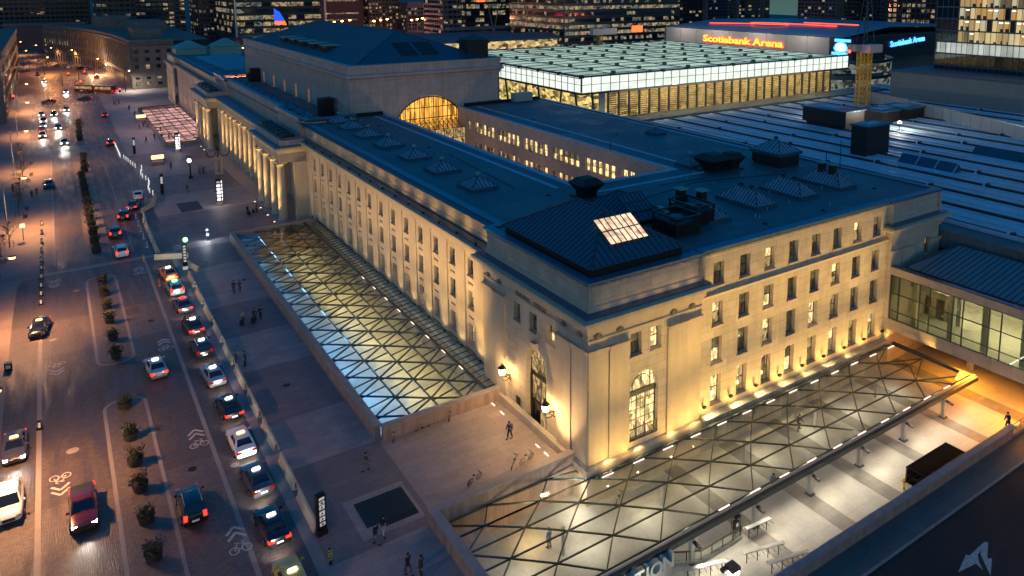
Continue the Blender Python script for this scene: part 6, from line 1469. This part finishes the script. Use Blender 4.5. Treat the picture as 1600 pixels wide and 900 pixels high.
tower('grey apartment slab with balconies behind the curved building', 14,52,600,40,4,110,3.3,3.0,.8,.28,TCONC,seed=4)
tower('narrow dark purple tower left of the blue glass building', 53,70,545,40,4,110,3.2,1.6,.8,.10,TBROWN,seed=5)
tower('dark blue low block behind the curved building', -8,16,560,30,4,60,3.4,2.6,.8,.06,TDARK,seed=6)
t = tower('dark glass office block with a blue and red sail emblem on its front', 62,118,470,60,12,90,4.2,5.0,.35,.45,TDARK,wh=2.6,seed=7)
MB().add([(24.5,-.5,19),(31,-.5,19.5),(28.0,-.5,25),(24.5,-.5,27.5),(24.5,-.3,19),(31,-.3,19.5),(28.0,-.3,25),(24.5,-.3,27.5)],[(0,1,2,3),(7,6,5,4)]).build('emblem_sail', E_SAIL, t); MB().add([(24.8,-.6,17.2),(32,-.6,16.4),(31,-.6,19),(24.6,-.6,19)],[(0,1,2,3)]).build('emblem_base', E_RED_S, t)
for x in (0,56): MB().tube((x,-6,0),(x,-6,90),.7,8).build('white_column', STEEL_L, t)
MB().box(2,54,-4,-.5,1,9).build('lit_lobby', lit("lobby_glow",(1,.85,.5),.8,.05,.25,.5), t)
tower('pinkish slab apartment tower with banded floors left of centre', 166,206,640,30,2,110,2.9,30,.3,.35,TBROWN,wh=1.2,seed=8,glassm=TBROWN)
tower('dark violet apartment tower with small windows left of centre', 207,236,630,30,2,110,3.2,1.8,1.4,.28,TDARK,seed=9)
tower('low pale topped office behind the expressway lamps', 236,262,610,30,2,24,3.6,2.2,.8,.2,TCONC,seed=10)
tower('square grey condominium tower left of the big glass office', 176,190,405,30,5,80,3.2,2.6,.7,.15,TCONC,seed=11)
t = tower('long dark glass office with pale bracing and lit floors, centre of the skyline', 190,262,400,50,14,90,4.4,3.0,.22,.5,TDARK,wh=2.7,seed=12)
for k in range(3):
    x = 20+22*k; MB().bar((x,-1.2,12),(x-4,-1.2,30),.5,.5).bar((x,-1.2,12),(x+4,-1.2,30),.5,.5).build('brace', STEEL_L, t)
MB().box(8,14,-.4,-.2,31.5,32.8).build('red_sign', E_RED_S, t)
t = thing('glass_podium', 'bright glazed podium hall under the long dark glass office', 'hall', (222,370,0)); MB().box(0,40,0,28,0,17).build('walls', TCONC, t)
for i in range(12): MB().box(i*3.3+.15,i*3.3+3.15,-.15,-.05,3,15.5).build('window', lit("podium_glow",(1.,.82,.48),.85,.35,.3,.35) if i == 0 else bpy.data.materials["podium_glow"], t)
MB().box(-60,42,-6,2,15.6,17.2).build('roof_edge', TCONC, t)
t = tower('broad glass office tower with bright warm floors beside the crane, right of centre', 200,286,300,60,4,95,3.55,1.9,.28,.62,TDARK,wh=1.9,seed=13,bands=True)
MB().box(48,56,-.45,-.2,15,18.6).build('red_sign', E_RED_S, t)
tower('dark condominium tower with concrete piers behind the arena roof', 415,470,470,40,4,120,3.3,3.0,.9,.16,TDARK,seed=14)
tower('blue tinted glass condominium behind the arena roof', 471,505,470,40,4,120,3.2,2.2,.5,.10,BGLASS,seed=15)
tower('dark condominium tower with balconies left of the lake gap', 507,575,480,40,4,120,3.4,4.0,1.0,.14,TDARK,seed=16)
for i,x in enumerate((430,470,512,548)): tag(MB().box(x,x+3,465,469,0,120).build('concrete_pier', TCONC), ['first','second','third','fourth'][i]+' pale concrete fin rising behind the arena roof', 'pier', 'concrete fins behind the arena')
tower('tall pale blue tower right of the lake gap', 520,575,420-60,40,6,120,3.2,2.4,1.2,.07,TCONC,seed=17)
tower('second pale tower right of the lake gap', 560,600,340,40,6,120,3.2,2.4,1.2,.08,TCONC,seed=18)
tower('purple office tower with square lit windows behind the crane', 510,590,265,40,6,110,4.0,2.6,1.3,.4,TBROWN,seed=19,wh=2.4)
# expressway with lamps
t = thing('expressway', 'raised expressway with orange lamps and tail lights crossing behind the hall', 'expressway', (240,470,0)); MB().box(-130,60,0,16,6.6,8).box(-130,60,-.3,0,8,9).build('deck', TCONC, t)
for i in range(12): MB().box(-125+i*15,-123+i*15,5,8,0,6.6).build('pier', TCONC, t)
for i in range(16):
    o = thing('highway_lamp', 'orange lamp on the raised expressway, %s from left'%['1st','2nd','3rd','4th','5th','6th','7th','8th','9th','10th','11th','12th','13th','14th','15th','16th'][i], 'lamp', (128+i*9.5,478+(i%3)*12,8), 0, 'orange lamps along the expressway'); MB().tube((0,0,0),(0,0,9),.12,5).build('pole', STEEL, o); MB().lathe([(.1,8.6),(.8,8.8),(.8,9.3),(.1,9.5)],0,0,8).build('lamp_head', E_ORANGE, o)
for i in range(5): lamp('POINT', (135+i*28,476,16), 24000, (1,.32,.16), size=1.0)
b=MB()
rn=random.Random(5)
for i in range(70): x=rn.uniform(150,250); y=rn.uniform(372,440); z=rn.uniform(3,9); b.box(x,x+.7,y,y+.7,z,z+.7,rn.choice((0,0,1,2)))
stuff(tag(b.build('distant_street_lights', [E_TAXIO, E_RED_S, E_TAXI]), 'scatter of red and amber lights in the streets behind the hall', 'lights'))
t = thing('railway_roof', 'curved pale railway roof with lit underside behind the turret', 'roof', (150,300,0)); b=MB()
for k in range(12):
    y0_=0+k*5; z0_=14+2.2*math.sin(k*.55); z1_=14+2.2*math.sin((k+1)*.55); b.add([(-60,y0_,z0_),(48,y0_,z0_),(48,y0_+5,z1_),(-60,y0_+5,z1_),(-60,y0_,z0_-.8),(48,y0_,z0_-.8),(48,y0_+5,z1_-.8),(-60,y0_+5,z1_-.8)],[(0,1,2,3),(7,6,5,4),(0,4,5,1),(1,5,6,2)])
b.build('roof', TCONC, t); MB().box(-58,46,1,1.4,9,13).build('lit_strip', lit("train_hall_glow",(1,.72,.3),.5,.1,.2,.4), t)
# long curved limestone building on the left
t = thing('curved_building', 'long curved limestone railway office building at the upper left', 'building', (-9,305,0))
fp = [(16,0),(0,0),(-1,25),(-3,55),(-7,85),(-12,112),(-18,135),(-29,170)]
HB = 19.5
b=MB()
for (a,c) in zip(fp,fp[1:]): b.poly([(a[0],a[1],0),(c[0],c[1],0),(c[0],c[1],HB),(a[0],a[1],HB)])
b.poly([(16,0,HB)]+[(x,y,HB) for x,y in fp[1:]]+[(0,175,HB),(30,160,HB),(30,0,HB)]); b.build('walls', STONE_D, t)
MB().sweep([(0,HB-1.8),(.4,HB-1.6),(.9,HB-1.2),(.9,HB-.8),(.2,HB-.6),(.2,HB+.6),(-.5,HB+.6)], [(x,y) for x,y in reversed(fp)]).build('cornice', STONE_D, t)
MB().sweep([(0,5.6),(.4,5.7),(.4,6.2),(0,6.3)], [(x,y) for x,y in reversed(fp)]).build('string_course', STONE_D, t)
rn=random.Random(11)
def wall_window(a,c,s,z,w,h,m):
    d=Vector((c[0]-a[0],c[1]-a[1])); Ln=d.length; d.normalize(); p=Vector(a)+d*s; rz=math.atan2(d.y,d.x)
    key=('far',w,h); me=WCACHE.get(key) or MB().box(-w/2,w/2,-.12,.12,0,h).mesh('window', DGLASS); WCACHE[key]=me
    o=ob('window', me, t, (p.x,p.y,z), rz); 
    if m: o.material_slots[0].link='OBJECT'; o.material_slots[0].material=m
for k,(a,c) in enumerate(zip(fp,fp[1:])):
    Ln=math.dist(a,c); n=int(Ln/3.6)
    for i in range(n):
        s=(i+.5)*Ln/n
        for z,h in ((1.2,3.4),(7.0,2.2),(10.2,2.2),(13.4,2.0)) if k else ((1.5,1.3),(4.0,.9),(8.4,1.5),(11.4,1.5),(14.6,1.4)):
            m = None
            if k==6 and z==10.2: m=LITT
            if k in(0,) and rn.random()<.22: m=LITT
            if k==1 and z==1.2: m=None
            wall_window(a,c,s,z,1.5,h,m)
    if k>=1:
        for i in range(n+1): 
            d=Vector((c[0]-a[0],c[1]-a[1]))/Ln; p=Vector(a)+d*(i*Ln/n); MB().box(-.45,.45,-.45,.1,6.4,HB-1.8).build('pilaster', STONE_D, t, (p.x,p.y,0), math.atan2(d.y,d.x)+math.pi)
for (x0,x1,y0,y1,h) in ((3,14,20,40,4),(6,22,70,110,5),(-6,10,120,150,6)): MB().box(x0,x1,y0,y1,HB,HB+h).build('roof_house', STONE_D, t)
MB().box(-24,-13,112,140,2.4,3.4).build('lit_canopy', E_YSIGN, t, (-2.6,0,0)) if False else None
for i in range(5): MB().box(-5.4,-4.6,70+i*4,71.6+i*4,4.3,4.8).build('canopy_lamp', E_TAXI, t)
lamp('POINT', (-19,372,5), 4500, (1,.6,.3), size=.8)
t = thing('left_edge_building', 'dark stone building cut by the left edge with a few lit windows', 'building', (-48.5,240,0)); MB().box(-40,0,0,160,0,21.5).build('walls', STONE_D, t); MB().box(-40.3,.5,-.5,160,20,21.8).build('cornice', STONE_D, t)
for i in range(30):
    for z in (2,6,10,14.5): 
        o=MB().box(-.1,.12,2+i*5.2,4+i*5.2,z,z+2.4).build('window', LITT if rn.random()<.12 else DGLASS, t)
t = thing('low_civic_building', 'low brown building end closing the far street', 'building', (-60,560,0)); MB().box(0,45,0,30,0,17).build('walls', TBROWN, t); MB().box(-.5,45.5,-.5,30,16.4,17.2).build('cornice', STONE_D, t)
t = thing('red_brick_building', 'small red brick building lit by an orange lamp behind the green roofs', 'building', (36,330,0)); RB=mat("red_brick",(.16,.05,.035),.8,.2,.4,brick=(.5,.17,.02,.7,.2)); MB().box(0,22,0,20,0,17).build('walls', RB, t)
for i in range(5):
    for z in (5,9,13): MB().box(2+i*4,3.4+i*4,-.12,-.02,z,z+2).build('window', DGLASS, t)
street_lamp(36,322,'orange lamp before the small red brick building',14,1,9000,far=True,grp='far street lamps')
t = thing('pedestrian_bridge', 'pale tubular elevated walkway behind the green copper roofs', 'walkway', (52,300,0)); MB().tube((-14,0,19),(40,30,20.5),1.3,12).build('tube', STEEL_L, t)
for q in (-8,12,32): MB().tube((q,(q+14)*.55,0),(q,(q+14)*.55,19),.5,6).build('support', TCONC, t)
# arena
t = thing('sports_arena', 'low arena with blue lit roof, grey panel wall and glowing red name sign', 'arena', (240,150,0))
MB().box(0,110,3,112,0,20).build('walls', TCONC, t); MB().add([(0,0,20.2),(0,112,20.2),(40,112,23.5),(40,4,23.5),(125,4,21.5),(125,112,21.5)],[(0,1,2,3),(3,2,5,4)]).build('roof', mat("arena_roof",(.11,.17,.23),.5,.2,.05), t)
PANEL = mat("arena_panel", (.34,.33,.31), .6, .08, .3)
pm = MB().box(-.3,0,.08,11.5,12.6,20).mesh('wall_panel', PANEL)
for i in range(9): ob('wall_panel', pm, t, (0,6+i*11.6,0))
MB().box(-.4,0,-6,5.9,11,20).build('dark_panel', TDARK, t)
b=MB().box(-.2,112,-6.2,-6,11,20.8).build('dark_side', TDARK, t)
for i in range(2):
    z=15.2
me = text_mesh("Scotiabank Arena", 7.2, .15, [E_RED_C], bold=.12); o = ob('sign_lettering', me, t, (-.9,56,14.2)); o.rotation_euler=(math.radians(90),0,math.radians(-90)); o.scale=(1.0,.62,1)
me = text_mesh("Scotiabank Arena", 7.2, .1, [E_RED_S], bold=.36); o = ob('sign_glow_edge', me, t, (-.7,56,14.2)); o.rotation_euler=(math.radians(90),0,math.radians(-90)); o.scale=(1.0,.62,1)
b=MB(); 
for k in range(20):
    a=2*math.pi*k/20; c=2*math.pi*(k+1)/20; b.bar((-.7,math.cos(a)*3.0,16.4+math.sin(a)*2.2),(-.7,math.cos(c)*3.0,16.4+math.sin(c)*2.2),.45,.45)
b.poly([(-.62,math.cos(2*math.pi*k/16)*2.7,16.4+math.sin(2*math.pi*k/16)*1.9) for k in range(16)],1)
b.box(-.7,-.5,-4.6,3.2,18.6,19.8).box(-.7,-.5,-3.2,4.4,13.0,14.2); b.build('sign_emblem', [E_BLUE,E_BLUEW], t)
me = text_mesh("Scotiabank Arena", 3.7, .15, [E_BLUE], bold=.06); o = ob('sign_lettering', me, t, (38,-6.5,16.6)); o.rotation_euler=(math.radians(90),math.radians(-4),0); o.scale=(1.0,.95,1)
b=MB()
for k in range(24):
    a=2*math.pi*k/24; c=2*math.pi*(k+1)/24; b.bar((26+6*math.cos(a),62+11*math.sin(a),23.2),(26+6*math.cos(c),62+11*math.sin(c),23.2),.7,.25)
b.bar((18,96,22.4),(22,68,23),.7,.25).bar((30,56,23.4),(30,25,23.3),.7,.25).bar((38,50,23.8),(40,20,23.8),.7,.25); b.build('roof_light_logo', E_RED_S, t)
# grey annexes, parapets and glass office at the right edge
t = thing('corrugated_block', 'windowless grey corrugated block right of the tower crane', 'building', (156,38,0)); MB().box(0,44,0,35,0,18.6).build('walls', mat("corrugated",(.22,.22,.20),.6,.1,.5,brick=(40,.8,.06,.75,.03)), t); MB().box(-.2,44,-.2,35.2,18.6,19.0).build('coping', TCONC, t)
t = thing('rail_parapet', 'long pale panelled parapet wall beyond the shed roof at right', 'wall', (143,72,0)); d_=Vector((122-143,20-72)).normalized(); rz=math.atan2(d_.y,d_.x)
MB().box(0,80,-.3,.3,9,11.4).build('base', CONC_W, t, (0,0,0), rz); pm2=MB().box(.06,2.94,-.1,.1,11.4,14.2).mesh('parapet_panel', mat("pale_panel",(.36,.37,.36),.5,.1,.3))
for i in range(26): ob('parapet_panel', pm2, t, (d_.x*i*3,d_.y*i*3,0), rz)
b=MB()
for i in range(27): b.box(i*3-.05,i*3+.05,-.16,.16,11.4,14.4)
b.box(0,78,-.14,.14,14.2,14.4); b.build('frame', STEEL_L, t, (0,0,0), rz)
t = thing('concourse_curve', 'two storey curved glass walkway lit inside behind the crane', 'walkway', (165,100,0))
for k in range(10):
    a=math.radians(200+k*13); c=math.radians(213+k*13); 
    for z0_,z1_ in ((9,12.5),(14.5,17.5)): MB().poly([(18+20*math.cos(a),14+20*math.sin(a),z0_),(18+20*math.cos(c),14+20*math.sin(c),z0_),(18+20*math.cos(c),14+20*math.sin(c),z1_),(18+20*math.cos(a),14+20*math.sin(a),z1_)]).build('window', LITT2, t)
    for z0_ in (8,12.6,17.6): MB().bar((18+20.3*math.cos(a),14+20.3*math.sin(a),z0_+1),(18+20.3*math.cos(c),14+20.3*math.sin(c),z0_+1),.6,.9).build('slab_edge', STEEL, t)
t = thing('glass_office', 'lit glass office block on stilts at the right edge', 'office', (170,69,0))
fl=3.2; rn=random.Random(21)
GOS=[emit("office_amber_%s"%n,c,st) for n,c,st in (('bright',(1.,.74,.36),.42),('mid',(1.,.66,.28),.26),('deep',(1.,.55,.18),.30),('dim',(.8,.62,.35),.10),('pale',(1.,.84,.55),.34))]
GOW=[emit("office_white_%s"%n,(.92,.96,.9),st) for n,st in (('a',.30),('b',.22),('c',.36))]
MB().box(1.2,60,-55,-.2,17,62).build('core', TDARK, t)
tr_=MB(); ml_=MB()
for j in range(13):
    z=17+j*fl; ml_.box(-.3,1.2,-55,0,z-.14,z+.16)
    for i in range(36):
        y1_=-i*1.5; r=rn.random()
        m_ = DGLASS if j<2 or (j>2 and (i<4 or r<.06)) else (rn.choice(GOW) if j==2 else rn.choice(GOS))
        MB().box(.55,.65,y1_-1.46,y1_-.04,z+.2,z+fl-.2).build('window', m_, t)
        if m_ in GOS and rn.random()<.35: tr_.box(.4,.5,y1_-1.2,y1_-.3,z+fl-.75,z+fl-.62)
        if m_ in GOS and rn.random()<.5: ml_.box(.42,.5,y1_-1.4,y1_-rn.uniform(.2,1.0),z+.2,z+rn.uniform(.6,1.3))
        ml_.box(-.05,.1,y1_-.05,y1_+.03,z,z+fl)
stuff(tr_.build('ceiling_light', E_TAXI, t)); stuff(ml_.build('frame', TCONC, t))
MB().poly([(0,-55,17),(0,0,17),(0,0,58),(0,-55,58)]).build('glass_skin', glass("office_skin",(.85,.88,.85),.35,.05), t)
MB().box(0,60,-.3,0,17,58).build('end_wall', DGLASS, t)
for y_ in (-4.3,-12.3,-21.7,-31): MB().box(2,4,y_-1,y_+1,6,17).build('pillar', CONC_W, t)
MB().box(-2,30,-60,-9,10,14.6).build('podium', CONC_W, t)
for i in range(9): MB().lathe([(.1,0),(.3,.1),(.3,.4),(.1,.5)],0,0,8).build('podium_lamp', (E_TAXI,E_TAXIO)[i%2], t, (-1.2,-12-i*5,14.6))
# tower cranes
def crane(x,y,z0,h,s,label,cab=True):
    t = thing('tower_crane', label, 'crane', (x,y,z0)); b=MB()
    for mx in ((0,0),) if not cab else ((-.8,.55),(.8,-.55)):
        cx,cy=mx
        for px_,py_ in ((-s,-s),(s,-s),(s,s),(-s,s)): b.box(cx+px_-.1,cx+px_+.1,cy+py_-.1,cy+py_+.1,0,h)
        n=int(h/(s*2))
        for i in range(n):
            z=i*s*2; z2=z+s*2
            for (p,q) in (((-s,-s),(s,-s)),((s,-s),(s,s)),((s,s),(-s,s)),((-s,s),(-s,-s))):
                b.bar((cx+p[0],cy+p[1],z),(cx+q[0],cy+q[1],z2),.12,.12); b.bar((cx+q[0],cy+q[1],z2),(cx+p[0],cy+p[1],z2),.12,.12)
    b.build('mast', mat("crane_yellow",(.75,.40,.05),.5,.15,1) if 'crane_yellow' not in bpy.data.materials else bpy.data.materials['crane_yellow'], t)
    if cab:
        MB().box(-1.5,3.6,-2.6,.6,h,h+2.0).build('machine_deck', STEEL_L, t); MB().box(-3.6,-1.6,.2,2.6,h+.3,h+2.0).build('counterweight', CONC_W, t)
        b=MB()
        for sx in (-1.2,1.2):
            for sy in (-1,1): b.bar((sx*2,sy,h+2.6),(sx*.5,sy*.5,h+15),.18,.18)
        for k in range(8): b.bar((-2.2,-1,h+2.6+k*1.5),(2.2,1,h+3.6+k*1.5),.12,.12)
        b.build('tower_head', SEAM, t); MB().box(-6.6,-6.3,-.3,.3,h+.2,h+.8).build('warning_lamp', E_RED, t)
    return t
crane(136,68,10,15.2,.62,'yellow lattice tower crane standing beside the arena, right of centre')
crane(180,240,10,9,.9,'yellow crane mast in front of the bright office tower',False)
MB().box(-5,9,-1.5,1.5,9,12).build('machine_deck', STEEL_L, bpy.data.objects['tower_crane.001'])

# ------------------------------------------------------------------ lamps of the place, and added lights without a real source
WARM = (1,.62,.155)
# York Street front: ledge uplights, plus added spots without fixtures above the canopy
fx = MB().frustum(0,0,0,.22,.1,.1,.16,.16).box(-.05,.05,0,.3,-.1,.05).mesh('uplight', BLACK)
for i in range(9):
    x = 14.15+3.63*i
    ob('uplight', fx, ST, (x,.25,1.5))
    lamp('SPOT', (x,-.55,.8), 190 if i<8 else 80, WARM, (x,.75,4), .15, 165, 1.0)
    lamp('SPOT', (x,-3.6,.6), 430 if i<8 else 230, WARM, (x,.75,5.5), .3, 115, 1.0)
    lamp('SPOT', (x,-6.2,.6), 2800 if i<8 else 1500, WARM, (x,.75,16), .3, 52, .9)
for x,pw in ((1.6,1),(4.1,1),(9.0,1),(11.6,1.2)): 
    lamp('SPOT', (x,-1.4,.7), 120*pw, WARM, (x,.3,4), .2, 165, 1.0)
    lamp('SPOT', (x,-4.2,.6), 320*pw, WARM, (x,.3,5.5), .3, 115, 1.0)
    lamp('SPOT', (x,-6.5,.6), 1750*pw, WARM, (x,.3,15), .3, 55, .9)
for i in range(7): lamp('SPOT', (14.2+3.63*i,-.08,1.7), 330*(1-i*.11), (1,.72,.30), (14.8+3.63*i,-.4,.5), .08, 120, 1.0)
for x in (1.8,5.2,9.2,12): lamp('SPOT', (x,-.55,1.5), 170, (1,.72,.30), (x+.3,-1.0,.2), .08, 120, 1.0)
# front wing: wall uplights, plus added spots without fixtures over the moat
for i in range(15):
    y = 21.2+4.56*i; f = max(.2, 1-i*.075)
    lamp('SPOT', (-.1,y,1.25), 200*f+25, (1,.64,.24), (1.1,y,8.5), .12, 100, .9); ob('uplight', fx, ST, (.8,y,1.15))
    lamp('SPOT', (-3.2,y,1.3), 1000*f+150, (1,.60,.20), (1.1,y,9), .3, 70, .8)
    lamp('SPOT', (-6.0,y,1.3), 3000*f+400, (1,.60,.22), (1.3,y,15), .3, 55, .9)
for y in (20.0,): lamp('SPOT', (-1.2,y,1.4), 500, WARM, (1,y-1,9), .2, 90, .9)
for y in (15.2,3.2): lamp('SPOT', (-2.4,y,.3), 1800, (1,.6,.25), (0,y,9), .2, 80, .9)
# colonnade
for x,y in cols:
    lamp('SPOT', (x-2.3,y-.2,.2), 1600 if x<-1 else 1400, (1,.60,.20), (x,y,8.8), .12, 52, .9)
    lamp('SPOT', (x-2.5,y-.5,.2), 6500 if x<-1 else 5500, (1,.62,.22), (x,y,10.6), .12, 24, 1.0)
    o = ob('ground_uplight', MB().lathe([(.16,0),(.16,.06)],0,0,8).mesh('ground_uplight', E_STRIP) if 'ground_uplight' not in bpy.data.meshes else bpy.data.meshes['ground_uplight'], None, (x-1.7,y-.2,.0)); tag(o,'small round paving light at the foot of the %s column from the near end'%ORD[cols.index((x,y))],'ground light','uplights along the colonnade')
for y in (116,126,136,146,156): lamp('POINT', (-.0+1.0,y,9.5), 90, (1,.62,.22), size=.5)
for i in range(6): lamp('SPOT', (-.3,190+i*11,1.2), 160, (1,.42,.40), (1.0,190+i*11,9), .2, 110, .9)
for y in (254,262,268): lamp('SPOT', (-1.2,y,.5), 260, WARM, (0,y,9), .2, 95, .9)
# small floods standing on the cornice ledge, washing the attic wall
for i in range(15):
    y = 21.0+4.56*i; ob('uplight', fx, ST, (.35,y,14.66)); lamp('SPOT', (.35,y,14.95), 55*max(.25,1-i*.05), (1,.60,.2), (1.9,y,16.6), .1, 150, 1.0)
for x in (2,4,6,8,10,12): lamp('SPOT', (x,-.85,14.75), 16*(.3+x/10), (1,.62,.25), (x,.35,16.4), .1, 150, 1.0)
# lower plaza: pole floods and light under the canopy
for i in range(6):
    x = 2.7+7.13*i; lamp('SPOT', (x,-11.2,-.75), 90, (1,.85,.58), (x+.3,-14.2,LOW), .15, 150, .8)
    lamp('AREA', (x+3.5,-10.5,-.3), 100 if i<5 else 45, (1,.87,.62), (x+3.5,-14.5,LOW), sx=6, sy=.4)  # added soft strips under the canopy edge, evening out the plaza light
    lamp('POINT', (x+.4,-9.6,-.5), 26, (1,.85,.6), size=.1)
for x in (-9,-3,3,10,17,24,31,38): lamp('AREA', (x,-4.5,-.25), 46, (1,.90,.68), (x,-4.5,-3), sx=2.4, sy=.3)
lamp('POINT', (3.2,-13.9,-.85), 60, (1,.95,.9), size=.3)
lamp('POINT', (-6.5,-1.2,-.9), 110, (1,.66,.28), size=.25); lamp('POINT', (-1.6,-.6,-1.0), 130, (1,.9,.7), size=.2)
# orange sodium light in the underpass
for x,y in ((47,-8),(46.5,-16),(48,-24)): lamp('AREA', (x,y,1.8), 480, (1,.34,.03), (x-3.0,y,LOW), sx=2, sy=2)
lamp('SPOT', (43.0,-13.5,1.9), 1300, (1,.33,.03), (39.5,-14,LOW), .3, 140, 1.0)
# inside the moat, the bridge, the courtyard
for i in range(12): lamp('AREA', (-3.0,20+5.4*i,-.2), 110 if i<8 else 70, (1,.78,.30), (-3.0,20+5.4*i,-3), sx=1.2, sy=.4)
for i in range(8): lamp('AREA', (-10.4,20.5+8.6*i,-.1), 190, (.18,.45,.95), (-10.4,20.5+6.8*i,-3), sx=1.6, sy=1.6)  # added blue lamps, imitating the sky reflected in the moat glass
for a in (-4,-11,-18,-26): lamp('AREA', (49.5,a,8.6), 300, (1,.86,.56), (49.5,a,3), sx=3, sy=1.5)
for y in (40,60,78): lamp('POINT', (25,y,9), 260, (1,.66,.36), size=.6)
for x,y in ((120,60),(100,80)): pass
lamp('AREA', (110,84.5,17.4), 1600, (1,.74,.34), (110,88.5,12), sx=70, sy=.5)
for y in (168,195,222,246): lamp('POINT', (231,y,23.5), 2600, (1,.86,.72), size=1.0)  # added lights without fixtures, in place of atrium glow on the arena wall
lamp('POINT', (-2.2,-13.2,-1.0), 90, (.95,.95,.75), size=.4)  # added light without a fixture, brightening the station sign letters
for i in range(5): lamp('AREA', (-7.6,20.5+6.8*i,-.1), 110, (.18,.45,.95), (-7.6,20.5+6.8*i,-3), sx=1.6, sy=1.6)  # second row of added blue lamps for the imitated sky reflection
# plaza sky-glow from lamps up the street: crossing and far square
for x,y,p,c in ((-30,290,1300,(1,.42,.22)),(-36,340,2600,(1,.36,.10)),(-38,400,4200,(1,.36,.08)),(-28,385,1500,(1,.38,.10)),(-44,300,2600,(1,.5,.3)),(-12,260,700,(1,.75,.6)),(-14,200,1000,(1,.6,.5))): lamp('POINT', (x,y,9), p, c, size=.6)
